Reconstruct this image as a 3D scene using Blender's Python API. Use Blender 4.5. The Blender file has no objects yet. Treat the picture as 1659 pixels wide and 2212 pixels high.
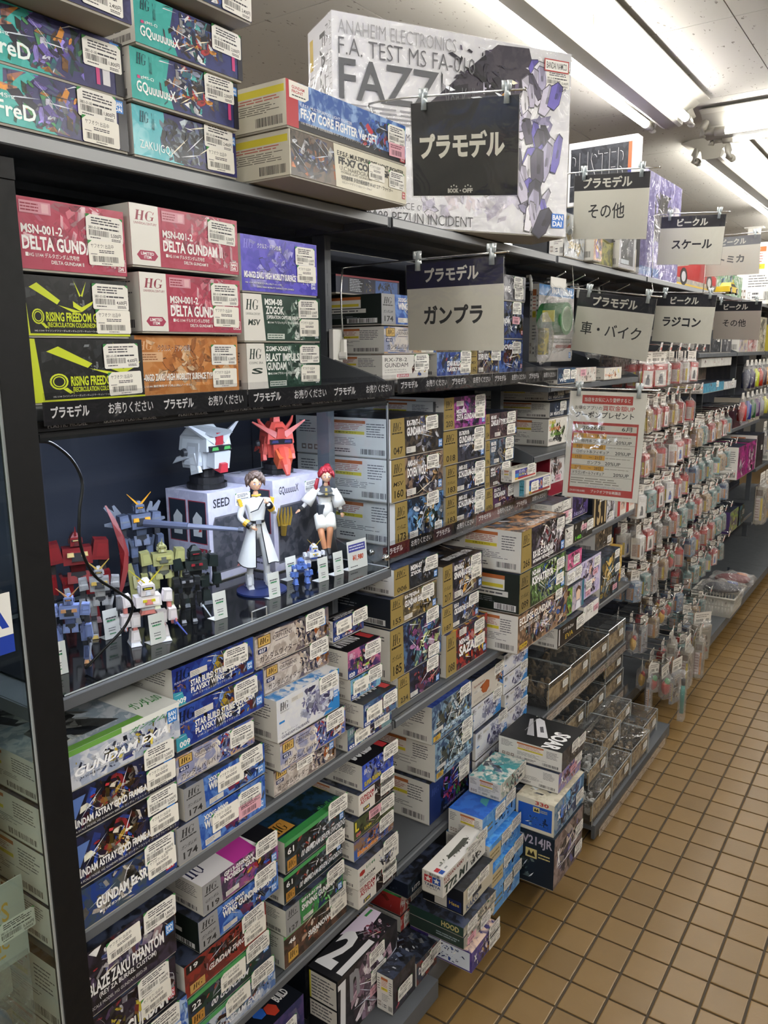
import bpy, bmesh, math, random
from mathutils import Vector, Matrix, Euler
R_=random.Random(7)
SC=bpy.context.scene; COL=SC.collection
# ---------------- camera ----------------
cam=bpy.data.cameras.new('camera'); cam.sensor_fit='HORIZONTAL'; cam.sensor_width=36; cam.lens=1723.257/1659*36
cam.clip_start=.02; cam.clip_end=100
CO=bpy.data.objects.new('camera',cam); COL.objects.link(CO); SC.camera=CO
_R=((.8228326,.5682202,-.0084980),(.1055125,-.1674511,-.9802180),(-.5584027,.8056587,-.1977386))
_M=Matrix(((_R[0][0],-_R[1][0],-_R[2][0],.99923),(_R[0][1],-_R[1][1],-_R[2][1],-.57440),(_R[0][2],-_R[1][2],-_R[2][2],1.62509),(0,0,0,1)))
CO.matrix_world=_M
# ---------------- world, exposure ----------------
SC.view_settings.view_transform='Standard'; SC.view_settings.look='None'
SC.view_settings.gamma=1; SC.view_settings.use_curve_mapping=False; SC.view_settings.exposure=0.80
SC.cycles.transparent_max_bounces=40; SC.cycles.max_bounces=10; SC.cycles.diffuse_bounces=5
W=bpy.data.worlds.new('world'); SC.world=W; W.use_nodes=True
W.node_tree.nodes['Background'].inputs[0].default_value=(.9,.93,1,1); W.node_tree.nodes['Background'].inputs[1].default_value=.35
LAMP_STRENGTH=27.0
CASE_LED=80.0
# ---------------- helpers ----------------
def hx(s):
    if not isinstance(s,str): return s
    s=s.lstrip('#'); o=[]
    for i in (0,2,4):
        c=int(s[i:i+2],16)/255; o.append(c/12.92 if c<=.04045 else ((c+.055)/1.055)**2.4)
    return tuple(o)
def mat(name):
    m=bpy.data.materials.new(name); m.use_nodes=True; n=m.node_tree; 
    return m,n,n.nodes['Principled BSDF'],n.nodes['Material Output']
def N(n,t,**k):
    x=n.nodes.new(t)
    for a,b in k.items(): setattr(x,a,b)
    return x
def print_mat(name,rough,spec=.5,coat=0,mode=0):
    m,n,b,o=mat(name); L=n.links
    a=N(n,'ShaderNodeAttribute',attribute_name='ca'); c=N(n,'ShaderNodeAttribute',attribute_name='cb')
    tc=N(n,'ShaderNodeTexCoord'); oi=N(n,'ShaderNodeObjectInfo')
    ad=N(n,'ShaderNodeVectorMath',operation='ADD'); L.new(tc.outputs['Object'],ad.inputs[0])
    sc=N(n,'ShaderNodeVectorMath',operation='SCALE'); L.new(oi.outputs['Location'],sc.inputs[0]); sc.inputs['Scale'].default_value=3.7; L.new(sc.outputs[0],ad.inputs[1])
    ns=N(n,'ShaderNodeTexNoise'); ns.inputs['Scale'].default_value=26; ns.inputs['Detail'].default_value=4; ns.inputs['Distortion'].default_value=1.2; L.new(ad.outputs[0],ns.inputs['Vector'])
    vo=N(n,'ShaderNodeTexVoronoi'); vo.inputs['Scale'].default_value=70; L.new(ad.outputs[0],vo.inputs['Vector'])
    sx=N(n,'ShaderNodeSeparateColor'); L.new(vo.outputs['Color'],sx.inputs[0])
    mm=N(n,'ShaderNodeMath',operation='MULTIPLY_ADD'); L.new(sx.outputs[0],mm.inputs[0]); mm.inputs[1].default_value=.25; L.new(ns.outputs['Fac'],mm.inputs[2])
    mr=N(n,'ShaderNodeMapRange',interpolation_type='SMOOTHSTEP'); L.new(mm.outputs[0],mr.inputs[0]); mr.inputs[1].default_value=.52; mr.inputs[2].default_value=.75
    f=N(n,'ShaderNodeMath',operation='MULTIPLY'); L.new(mr.outputs[0],f.inputs[0]); L.new(a.outputs['Alpha'],f.inputs[1])
    mx=N(n,'ShaderNodeMix',data_type='RGBA'); L.new(f.outputs[0],mx.inputs[0]); L.new(a.outputs['Color'],mx.inputs[6]); L.new(c.outputs['Color'],mx.inputs[7])
    L.new(mx.outputs[2],b.inputs['Base Color'])
    b.inputs['Roughness'].default_value=rough; b.inputs['Specular IOR Level'].default_value=spec
    if coat: b.inputs['Coat Weight'].default_value=coat; b.inputs['Coat Roughness'].default_value=.12
    bn=N(n,'ShaderNodeTexNoise'); bn.inputs['Scale'].default_value=9; L.new(ad.outputs[0],bn.inputs['Vector'])
    bp=N(n,'ShaderNodeBump'); bp.inputs['Strength'].default_value=.12; bp.inputs['Distance'].default_value=.01; L.new(bn.outputs['Fac'],bp.inputs['Height']); L.new(bp.outputs[0],b.inputs['Normal'])
    return m
M={}
M['card']=print_mat('glossy_printed_card',.42,.35,.12)
M['paper']=print_mat('matt_printed_paper',.6,.3)
M['plastic']=print_mat('moulded_plastic',.4,.5)
M['matte']=print_mat('matt_grey_board',.85,.2)
def simple(name,col,rough=.5,metal=0,spec=.5,noise=0,ns=40,emit=0,bump=0):
    m,n,b,o=mat(name); L=n.links; c=hx(col)
    b.inputs['Base Color'].default_value=(*c,1); b.inputs['Roughness'].default_value=rough; b.inputs['Metallic'].default_value=metal; b.inputs['Specular IOR Level'].default_value=spec
    if noise:
        tc=N(n,'ShaderNodeTexCoord'); t=N(n,'ShaderNodeTexNoise'); t.inputs['Scale'].default_value=ns; t.inputs['Detail'].default_value=5; L.new(tc.outputs['Object'],t.inputs['Vector'])
        mx=N(n,'ShaderNodeMix',data_type='RGBA'); mx.inputs[6].default_value=(*[v*(1-noise) for v in c],1); mx.inputs[7].default_value=(*[min(1,v*(1+noise)) for v in c],1)
        L.new(t.outputs['Fac'],mx.inputs[0]); L.new(mx.outputs[2],b.inputs['Base Color'])
        mr=N(n,'ShaderNodeMapRange'); L.new(t.outputs['Fac'],mr.inputs[0]); mr.inputs[3].default_value=rough*.8; mr.inputs[4].default_value=min(1,rough*1.25); L.new(mr.outputs[0],b.inputs['Roughness'])
        if bump:
            bp=N(n,'ShaderNodeBump'); bp.inputs['Strength'].default_value=bump; bp.inputs['Distance'].default_value=.004; L.new(t.outputs['Fac'],bp.inputs['Height']); L.new(bp.outputs[0],b.inputs['Normal'])
    if emit: b.inputs['Emission Color'].default_value=(*c,1); b.inputs['Emission Strength'].default_value=emit
    return m
M['steel']=simple('grey_painted_steel','565a5f',.42,0,.5,.06,30)
M['steel_front_lit']=simple('lamplit_shelf_edge','8c8f92',.36,.0,.6,.05,20)  # ceiling light on the top shelf's front edge, painted in as paler grey
M['navy']=simple('dark_navy_back_panel','1c2230',.6,0,.4,.1,12)
M['black']=simple('black_powder_coat','0c0d0f',.55,0,.3,.1,60)
M['blackgloss']=simple('black_gloss_acrylic','090a0d',.08,0,.5)
M['chrome']=simple('bright_wire','c9c9c6',.22,1)
M['white']=simple('white_enamel','e4e3dd',.4,0,.5,.02,15)
M['lampmetal']=simple('white_lamp_reflector','9c998f',.35,0,.5,.03,15)
M['wall']=simple('off_white_wall','b5b3ad',.8,0,.3,.04,3)
M['tube']=simple('lit_fluorescent_tube','fcf9f4',.5,0,.3,0,0,LAMP_STRENGTH)
M['led']=simple('lit_led_strip','dfeaff',.5,0,.3,0,0,CASE_LED)
M['rubber']=simple('black_cable_rubber','0a0a0a',.35)
M['grout']=simple('dark_floor_grout','4a4238',.9,0,.2,.2,40)
def clear_mat(name,tint,gloss,rough,wrinkle=0,ws=30,body=0,bodycol='ffffff'):
    m,n,b,o=mat(name); L=n.links; n.nodes.remove(b)
    tr=N(n,'ShaderNodeBsdfTransparent'); tr.inputs[0].default_value=(*hx(tint),1)
    gl=N(n,'ShaderNodeBsdfGlossy'); gl.inputs['Roughness'].default_value=rough; gl.inputs[0].default_value=(1,1,1,1)
    lw=N(n,'ShaderNodeLayerWeight'); lw.inputs[0].default_value=.5
    pw=N(n,'ShaderNodeMath',operation='POWER'); L.new(lw.outputs['Facing'],pw.inputs[0]); pw.inputs[1].default_value=4
    mr=N(n,'ShaderNodeMapRange'); L.new(pw.outputs[0],mr.inputs[0]); mr.inputs[3].default_value=gloss; mr.inputs[4].default_value=.75
    mx=N(n,'ShaderNodeMixShader'); L.new(mr.outputs[0],mx.inputs[0]); L.new(tr.outputs[0],mx.inputs[1]); L.new(gl.outputs[0],mx.inputs[2])
    if wrinkle:
        tc=N(n,'ShaderNodeTexCoord'); oi=N(n,'ShaderNodeObjectInfo'); ad=N(n,'ShaderNodeVectorMath',operation='ADD'); L.new(tc.outputs['Object'],ad.inputs[0]); L.new(oi.outputs['Location'],ad.inputs[1])
        t=N(n,'ShaderNodeTexNoise'); t.inputs['Scale'].default_value=ws; t.inputs['Detail'].default_value=2; t.inputs['Distortion'].default_value=2; L.new(ad.outputs[0],t.inputs['Vector'])
        bp=N(n,'ShaderNodeBump'); bp.inputs['Strength'].default_value=wrinkle; bp.inputs['Distance'].default_value=.02; L.new(t.outputs['Fac'],bp.inputs['Height']); L.new(bp.outputs[0],gl.inputs['Normal'])
    last=mx
    if body:
        df=N(n,'ShaderNodeBsdfDiffuse'); df.inputs[0].default_value=(*hx(bodycol),1)
        m2=N(n,'ShaderNodeMixShader'); m2.inputs[0].default_value=body; L.new(mx.outputs[0],m2.inputs[1]); L.new(df.outputs[0],m2.inputs[2]); last=m2
    L.new(last.outputs[0],o.inputs[0])
    return m
M['acrylic']=clear_mat('clear_acrylic','f2f6f8',.045,.03)
M['acryledge']=clear_mat('acrylic_cut_edge','dfe8ec',.35,.15,0,30,.3,'e8eef0')
M['glass']=clear_mat('greenish_glass','e8efec',.07,.02)
M['bag']=clear_mat('crinkled_clear_bag','f4f4f4',.10,.12,.9,28,.10)
M['sleeve']=clear_mat('clear_pvc_sleeve','f6f6f5',.03,.1,.15,12,.01)
M['wrap']=clear_mat('shrink_film','f8f8f8',.03,.16,.3,16,0)
M['strip']=clear_mat('clear_shelf_strip','f6f6f7',.03,.04,.25,9,0)
M['casep']=clear_mat('clear_pvc_case','f4f6f7',.12,.06,.5,16,.02)
# ceiling panel: specked mineral board
def ceil_mat():
    m,n,b,o=mat('pitted_mineral_ceiling_board'); L=n.links
    tc=N(n,'ShaderNodeTexCoord'); oi=N(n,'ShaderNodeObjectInfo')
    ad=N(n,'ShaderNodeVectorMath',operation='ADD'); L.new(tc.outputs['Object'],ad.inputs[0]); L.new(oi.outputs['Location'],ad.inputs[1])
    mp=N(n,'ShaderNodeMapping'); mp.inputs['Scale'].default_value=(1,.45,1); mp.inputs['Rotation'].default_value=(0,0,.3); L.new(ad.outputs[0],mp.inputs[0])
    v=N(n,'ShaderNodeTexNoise'); v.inputs['Scale'].default_value=75; v.inputs['Detail'].default_value=2; L.new(mp.outputs[0],v.inputs['Vector'])
    mr=N(n,'ShaderNodeMapRange'); L.new(v.outputs['Fac'],mr.inputs[0]); mr.inputs[1].default_value=.27; mr.inputs[2].default_value=.33
    mx=N(n,'ShaderNodeMix',data_type='RGBA'); L.new(mr.outputs[0],mx.inputs[0]); mx.inputs[6].default_value=(*hx('6e6a62'),1); mx.inputs[7].default_value=(*hx('a9a69e'),1)
    L.new(mx.outputs[2],b.inputs['Base Color']); b.inputs['Roughness'].default_value=.9
    return m
M['ceil']=ceil_mat()
def tile_mat():
    m,n,b,o=mat('ochre_glazed_quarry_tile'); L=n.links
    oi=N(n,'ShaderNodeObjectInfo'); tc=N(n,'ShaderNodeTexCoord'); g=N(n,'ShaderNodeNewGeometry')
    t=N(n,'ShaderNodeTexNoise'); t.inputs['Scale'].default_value=6; t.inputs['Detail'].default_value=8; t.inputs['Roughness'].default_value=.7; L.new(g.outputs['Position'],t.inputs['Vector'])
    wn=N(n,'ShaderNodeTexWhiteNoise',noise_dimensions='3D')
    sn=N(n,'ShaderNodeVectorMath',operation='SNAP'); sn.inputs[1].default_value=(.1,.1,1)
    off=N(n,'ShaderNodeVectorMath',operation='SUBTRACT'); off.inputs[1].default_value=(.0626,.085,0.5); L.new(g.outputs['Position'],off.inputs[0]); L.new(off.outputs[0],sn.inputs[0]); L.new(sn.outputs[0],wn.inputs[0])
    mx=N(n,'ShaderNodeMix',data_type='RGBA'); L.new(t.outputs['Fac'],mx.inputs[0]); mx.inputs[6].default_value=(*hx('735a34'),1); mx.inputs[7].default_value=(*hx('826840'),1)
    hs=N(n,'ShaderNodeHueSaturation'); mr=N(n,'ShaderNodeMapRange'); L.new(wn.outputs['Value'],mr.inputs[0]); mr.inputs[3].default_value=.9; mr.inputs[4].default_value=1.08
    L.new(mr.outputs[0],hs.inputs['Value']); L.new(mx.outputs[2],hs.inputs['Color']); L.new(hs.outputs[0],b.inputs['Base Color'])
    b.inputs['Roughness'].default_value=.33; b.inputs['Specular IOR Level'].default_value=.45
    t2=N(n,'ShaderNodeTexNoise'); t2.inputs['Scale'].default_value=160; L.new(g.outputs['Position'],t2.inputs['Vector'])
    bp=N(n,'ShaderNodeBump'); bp.inputs['Strength'].default_value=.12; bp.inputs['Distance'].default_value=.002; L.new(t2.outputs['Fac'],bp.inputs['Height']); L.new(bp.outputs[0],b.inputs['Normal'])
    return m
M['tile']=tile_mat()
# --- glyph cache
_G={}
def glyphs(s,bold):
    k=(s,bold)
    if k not in _G:
        c=bpy.data.curves.new('t','FONT'); c.body=s; c.resolution_u=2; c.offset=bold; c.fill_mode='FRONT'
        o=bpy.data.objects.new('t',c); COL.objects.link(o)
        dg=bpy.context.evaluated_depsgraph_get(); me=bpy.data.meshes.new_from_object(o.evaluated_get(dg))
        vs=[(v.co.x,v.co.y) for v in me.vertices]; fs=[tuple(p.vertices) for p in me.polygons]
        bpy.data.objects.remove(o); bpy.data.curves.remove(c); bpy.data.meshes.remove(me)
        if not vs: vs=[(0,0),(1,1)]
        x0=min(v[0] for v in vs); x1=max(v[0] for v in vs); y0=min(v[1] for v in vs); y1=max(v[1] for v in vs)
        _G[k]=([((v[0]-x0)/max(x1-x0,1e-6),(v[1]-y0)/max(y1-y0,1e-6)) for v in vs],fs)
    return _G[k]
EPS=.000008
class Cv:
    """collects coloured faces; frames map (a,b) to a plane"""
    def __init__(s): s.v=[]; s.f=[]; s.c=[]; s.m=[]; s.mats=['card']; s.cur=0; s.lay=0; s.ao=0
    def use(s,k):
        if k not in s.mats: s.mats.append(k)
        s.cur=s.mats.index(k); return s
    def frame(s,o,u,v,w=1,h=1):
        s.o=Vector(o); s.u=Vector(u); s.vv=Vector(v); s.n=s.u.cross(s.vv).normalized(); s.w=w; s.h=h; s.lay=1; return s
    def face(s,pts,c1,c2=None,amt=0):
        i=len(s.v); s.v+= [tuple(p) for p in pts]; s.f.append(tuple(range(i,i+len(pts))))
        c1=hx(c1); s.c.append((c1,hx(c2) if c2 else c1,amt)); s.m.append(s.cur)
    def P(s,a,b,l): return s.o+s.u*(a*s.w)+s.vv*(b*s.h)+s.n*(l*EPS)
    def poly(s,pts,c1,c2=None,amt=0,lift=1):
        s.lay+=lift; s.face([s.P(a,b,s.lay) for a,b in pts],c1,c2,amt)
    def rect(s,a0,b0,a1,b1,c1,c2=None,amt=0,lift=1): s.poly([(a0,b0),(a1,b0),(a1,b1),(a0,b1)],c1,c2,amt,lift)
    def text(s,t,a0,b0,a1,b1,c,bold=.02,sk=0):
        if a1>.985 and a0>=0 and s.w<.9: a1=.985
        if bold>.012 and any('\u4e00'<=ch<='\u9fff' for ch in t): bold=.012
        vs,fs=glyphs(t,bold); s.lay+=1; i=len(s.v); c=hx(c)
        s.v+=[tuple(s.P(a0+(a1-a0)*x+sk*y,b0+(b1-b0)*y,s.lay)) for x,y in vs]
        for f in fs: s.f.append(tuple(k+i for k in f)); s.c.append((c,c,0)); s.m.append(s.cur)
    def hg(s,a0,b0,a1,b1,col,sk=.16):
        w,h=a1-a0,b1-b0; f=lambda x,y:(a0+w*(x*.9+sk*y*.55),b0+h*y); s.lay+=1; L_=s.lay
        def q(*p): s.face([s.P(*f(x,y),L_) for x,y in p],col)
        for x in (.04,.32): q((x,0),(x+.12,0),(x+.12,1),(x,1)); q((x-.045,0),(x+.165,0),(x+.165,.05),(x-.045,.05)); q((x-.045,.95),(x+.165,.95),(x+.165,1),(x-.045,1))
        q((.16,.48),(.32,.48),(.32,.54),(.16,.54))
        n=14; c_=.79
        for i in range(n):
            t0,t1=[math.radians(50+(340-50)*k/n) for k in (i,i+1)]
            P_=[]
            for t_,k in ((t0,0),(t1,0),(t1,1),(t0,1)):
                th=.13*abs(math.cos(t_/1))**1.2 if math.cos(t_)<0 else .03
                P_.append((c_+(.24-(th if k else 0))*math.cos(t_),.5+(.52-(.05 if k else 0))*math.sin(t_)))
            q(*P_)
        q((.93,.05),(1.02,.08),(1.02,.42),(.93,.42)); q((.84,.38),(1.07,.38),(1.07,.43),(.84,.43)); q((.96,.68),(1.0,.68),(1.02,.95),(.98,.95))
    def title(s,t,a0,b0,a1,b1,c,bold=.03):
        if t=='HG': return s.hg(a0,b0,a1,b1,c)
        s.text(t,a0-.002,b0-.012,a1+.003,b1+.002,'101014' if hx(c)[1]>.3 else 'dcdcdc',bold+.035); s.lay+=1; s.text(t,a0,b0,a1,b1,c,bold+.012)
    def lines(s,a0,b0,a1,b1,n,c,rag=.3,th=.45):
        s.lay+=1; h=(b1-b0)/n
        for i in range(n):
            y=b0+h*i+h*(1-th)/2; x=a0; e=a1-(a1-a0)*R_.random()*rag; s_=s.lay
            while x<e-.001:
                l=min(e-x,(a1-a0)*R_.uniform(.08,.3)); 
                s.face([s.P(x,y,s_),s.P(x+l,y,s_),s.P(x+l,y+h*th,s_),s.P(x,y+h*th,s_)],c); x+=l+(a1-a0)*.025
    def bars(s,a0,b0,a1,b1,n=22,c='222222'):
        s.lay+=1; x=a0; w=(a1-a0)/n
        for i in range(n):
            k=R_.uniform(.25,.75)*w
            s.face([s.P(x,b0,s.lay),s.P(x+k,b0,s.lay),s.P(x+k,b1,s.lay),s.P(x,b1,s.lay)],c); x+=w
    def shards(s,a0,b0,a1,b1,pal,n,sd=0,spread=1.,sz=1.):
        r=random.Random(sd+n*7); cx=(a0+a1)/2; cy=(b0+b1)/2; asp=s.h/s.w
        cl=lambda x,y:(min(max(x,a0),a1),min(max(y,b0),b1))
        ang0=r.uniform(-.9,.9)
        n=int(n*1.7)
        for i in range(n):
            t=r.gauss(0,.33); px=cx+math.cos(ang0)*t*(a1-a0)*.5*spread+r.gauss(0,.16)*(a1-a0); py=cy+math.sin(ang0)*t*(b1-b0)*.6+r.gauss(0,.26)*(b1-b0)
            L_=sz*r.uniform(.03,.17)*(b1-b0)*(1 if i>n//4 else 2.2); w=L_*r.uniform(.2,.6); an=ang0+r.choice((0,0,1.2,-1.2,1.57))+r.gauss(0,.35)
            q=[]
            for sx,sy in ((-1,-.6),(.7,-1),(1,.5),(-.5,1)):
                dx=sx*L_; dy=sy*w; q.append(cl(px+(dx*math.cos(an)-dy*math.sin(an))*asp,py+dx*math.sin(an)+dy*math.cos(an)))
            a_=hx(pal[r.randrange(len(pal))]); k_=1 if isinstance(pal,tuple) else r.choice((1.3,1,.6,.3,.1,.05,.03))
            fc=tuple(min(v*k_,.82) for v in a_)
            if i%3==0 and i>n//4:
                q=[]
                for k in range(6): 
                    th=k*math.pi/3+.3; rx=L_*1.1*r.uniform(.75,1.1); ry=max(w,L_*.4)*r.uniform(.8,1.1); dx,dy=rx*math.cos(th),ry*math.sin(th); q.append((px+(dx*math.cos(an)-dy*math.sin(an))*asp,py+dx*math.sin(an)+dy*math.cos(an)))
                fc=tuple(min(v,.82) for v in a_); sc_=lambda k,ox=0,oy=0:[cl(px+ox+(x_-px)*k,py+oy+(y_-py)*k) for x_,y_ in q]
                s.poly(sc_(1.12),tuple(v*.12 for v in fc),None,0,.5); s.poly(sc_(1),fc,tuple(v*.5 for v in fc),.5,.5); s.poly(sc_(.45,L_*.2*asp,L_*.15),tuple(v*(.35 if i%2 else .6) for v in fc),None,0,.5)
                continue
            s.poly(q,fc,tuple(v*.4 for v in hx(pal[r.randrange(len(pal))])),.6,.5)
        if not isinstance(pal,tuple):
            for i in range(n//12):
                px=cx+r.gauss(0,.3)*(a1-a0); py=cy+r.gauss(0,.3)*(b1-b0); an=ang0+r.gauss(0,.5); l=r.uniform(.15,.5)*(b1-b0)*sz; dx,dy=l*math.cos(an)*asp,l*math.sin(an)
                s.poly([cl(px-dx,py-dy),cl(px+.006*asp,py-.012),cl(px+dx,py+dy),cl(px-.006*asp,py+.012)],r.choice(('e4e8f0','cfd8e6','f0e8d0','0a0a0e')),None,0,.5)
    # solids
    def box(s,x0,y0,z0,x1,y1,z1,c1,c2=None,amt=0):
        p=[Vector((x,y,z)) for z in (z0,z1) for y in (y0,y1) for x in (x0,x1)]
        s.solid(p,c1,c2,amt)
    def solid(s,p,c1,c2=None,amt=0):
        for q in ((0,2,3,1),(4,5,7,6),(0,1,5,4),(2,6,7,3),(0,4,6,2),(1,3,7,5)): s.face([p[k] for k in q],c1,c2,amt)
    def prism(s,c,d,t=(1,1),rot=(0,0,0),col='888888',col2=None,amt=0,shift=(0,0),base=None):
        """tapered block: centre of its bottom c, size d, top scale t, euler rot, top shift"""
        E=Euler(rot).to_matrix(); p=[]
        for z,k,sh in ((0,(1,1),(0,0)),(1,t,shift)):
            for y in (-.5,.5):
                for x in (-.5,.5): p.append(Vector(c)+E@Vector((x*d[0]*k[0]+sh[0],y*d[1]*k[1]+sh[1],z*d[2])))
        s.solid(p,col,col2,amt)
    def tube(s,pts,r,n=8,c='888888',caps=True):
        pts=[Vector(p) for p in pts]; rr=r if isinstance(r,(list,tuple)) else [r]*len(pts); rings=[]
        up=Vector((0,0,1)); c=hx(c)
        for i,p in enumerate(pts):
            d=(pts[min(i+1,len(pts)-1)]-pts[max(i-1,0)]).normalized()
            a=d.cross(up); 
            if a.length<.05: a=d.cross(Vector((1,0,0)))
            a.normalize(); b=a.cross(d).normalized()
            k=len(s.v); s.v+=[tuple(p+(a*math.cos(2*math.pi*j/n)+b*math.sin(2*math.pi*j/n))*rr[i]) for j in range(n)]; rings.append(k)
        for i in range(len(rings)-1):
            for j in range(n):
                s.f.append((rings[i]+j,rings[i+1]+j,rings[i+1]+(j+1)%n,rings[i]+(j+1)%n)); s.c.append((c,c,0)); s.m.append(s.cur)
        if caps:
            s.f.append(tuple(rings[0]+j for j in range(n))); s.c.append((c,c,0)); s.m.append(s.cur)
            s.f.append(tuple(rings[-1]+n-1-j for j in range(n))); s.c.append((c,c,0)); s.m.append(s.cur)
    def ell(s,c,r,col,nu=12,nv=8,col2=None):
        k=len(s.v); col=hx(col)
        for i in range(nv+1):
            th=math.pi*i/nv
            for j in range(nu): ph=2*math.pi*j/nu; s.v.append((c[0]+r[0]*math.sin(th)*math.cos(ph),c[1]+r[1]*math.sin(th)*math.sin(ph),c[2]+r[2]*math.cos(th)))
        for i in range(nv):
            for j in range(nu): s.f.append((k+i*nu+j,k+(i+1)*nu+j,k+(i+1)*nu+(j+1)%nu,k+i*nu+(j+1)%nu)); s.c.append((col,col,0)); s.m.append(s.cur)
    def mesh(s,name,smooth=False):
        me=bpy.data.meshes.new(name); me.from_pydata(s.v,[],s.f); 
        for k in s.mats: me.materials.append(M[k])
        me.polygons.foreach_set('material_index',s.m)
        A=me.attributes.new('ca','FLOAT_COLOR','CORNER'); B=me.attributes.new('cb','FLOAT_COLOR','CORNER')
        la=[];lb=[]
        for f,(c1,c2,t) in zip(s.f,s.c):
            la+=[*c1,t]*len(f); lb+=[*c2,1]*len(f)
        A.data.foreach_set('color',la); B.data.foreach_set('color',lb)
        if smooth: me.polygons.foreach_set('use_smooth',[True]*len(me.polygons))
        me.update(); return me
    def build(s,name,parent=None,loc=None,smooth=False,rz=0):
        return ob(name,s.mesh(name,smooth),parent,loc,rz)
def ob(name,me,parent=None,loc=None,rz=0,rot=None,scale=None):
    o=bpy.data.objects.new(name,me); COL.objects.link(o)
    if loc is not None: o.location=loc
    if rz: o.rotation_euler=(0,0,rz)
    if rot is not None: o.rotation_euler=rot
    if scale is not None: o.scale=scale if not isinstance(scale,(int,float)) else (scale,)*3
    if parent is not None: o.parent=parent
    return o
def tag(o,label,cat,group=None):
    o['label']=label; o['category']=cat
    if group: o['group']=group
    return o
def thing(name,label,cat,loc=(0,0,0),rz=0,group=None):
    return tag(ob(name,None,None,loc,rz),label,cat,group)
def struct(name,me,loc=(0,0,0),parent=None):
    o=ob(name,me,parent,loc); o['kind']='structure'; return o
def flat(me,m):  # single-material mesh helper
    me.materials.clear(); me.materials.append(M[m]); return me
def boxmesh(name,x0,y0,z0,x1,y1,z1,m):
    c=Cv(); c.mats=[m]; c.box(x0,y0,z0,x1,y1,z1,'808080'); return c.mesh(name)
# ---------------- structure: floor, ceiling, walls ----------------
fl=struct('floor',boxmesh('floor_slab',-4,-4,-.05,4.5,16,-.004,'grout'))
TX,TY,TS=.2626,1.085,.1
def tile_geo(c,x,y):
    h=.0468; k=.0024; p=[]
    for z,r in ((-.006,h),(-.0008,h),(0,h-k)):
        p.append([(x-r,y-r,z),(x+r,y-r,z),(x+r,y+r,z),(x-r,y+r,z)])
    c.face(p[2],'a9834b')
    for a in (0,1):
        for i in range(4): c.face([p[a][i],p[a][(i+1)%4],p[a+1][(i+1)%4],p[a+1][i]],'a9834b')
_c=Cv(); _c.mats=['tile']; tile_geo(_c,0,0); tme=_c.mesh('tile')
_Mi=_M.inverted()
def proj(x,y,z):
    q=_Mi@Vector((x,y,z)); 
    if q.z>-.05: return None
    return 829.5-1723.26*q.x/q.z,1106+1723.26*q.y/q.z
vis=[];rest=[]
for i in range(-8,32):
    for j in range(-35,75):
        x=TX+(i+.5)*TS; y=TY+(j+.5)*TS; p=proj(x,y,0)
        d=(x-1)**2+(y+.57)**2
        if p and -20<p[0]<1680 and p[1]<2240 and x>-.02 and (x>.22 or y>3.2 or y<1.2): vis.append((d,x,y))
        else: rest.append((x,y))
vis.sort()
for k,(d,x,y) in enumerate(vis[:300]): ob('tile',tme,fl,(x,y,0))
_c=Cv(); _c.mats=['tile']
for d,x,y in vis[300:]: tile_geo(_c,x,y)
for x,y in rest: tile_geo(_c,x,y)
_c.box(-4,-4,-.003,TX-8*TS,16,-.001,'a9834b'); _c.box(TX+32*TS,-4,-.003,4.5,16,-.001,'a9834b'); _c.box(TX-8*TS,TY+75*TS,-.003,TX+32*TS,16,-.001,'a9834b')
t=_c.build('tile_field',fl); t['kind']='stuff'
CZ=2.7
ce=struct('ceiling',boxmesh('ceiling_slab',-4,-4,CZ+.004,4.5,16,CZ+.05,'grout'))
c=Cv(); c.mats=['ceil']; a,b=.95,.88
g=.0018; c.box(-a/2+g,-b/2+g,0,a/2-g,b/2-g,.004,'ffffff'); pm=c.mesh('ceiling_panel')
for i in range(-5,6):
    for j in range(-8,18):
        x=.306+(i+.5)*a; y=1.603+(j+.5)*b
        if -4.5<x<4.9 and -4.4<y<16.4: ob('ceiling_panel',pm,ce,(x,y,CZ))
struct('wall_left',boxmesh('wall_left',-4.1,-4,0,-4,16,CZ,'wall'))
struct('wall_right',boxmesh('wall_right',4.5,-4,0,4.6,16,CZ,'wall'))
struct('wall_back',boxmesh('wall_back',-4,16,0,4.5,16.1,CZ,'wall'))
struct('wall_front',boxmesh('wall_front',-4,-4.1,0,4.5,-4,CZ,'wall'))
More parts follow.
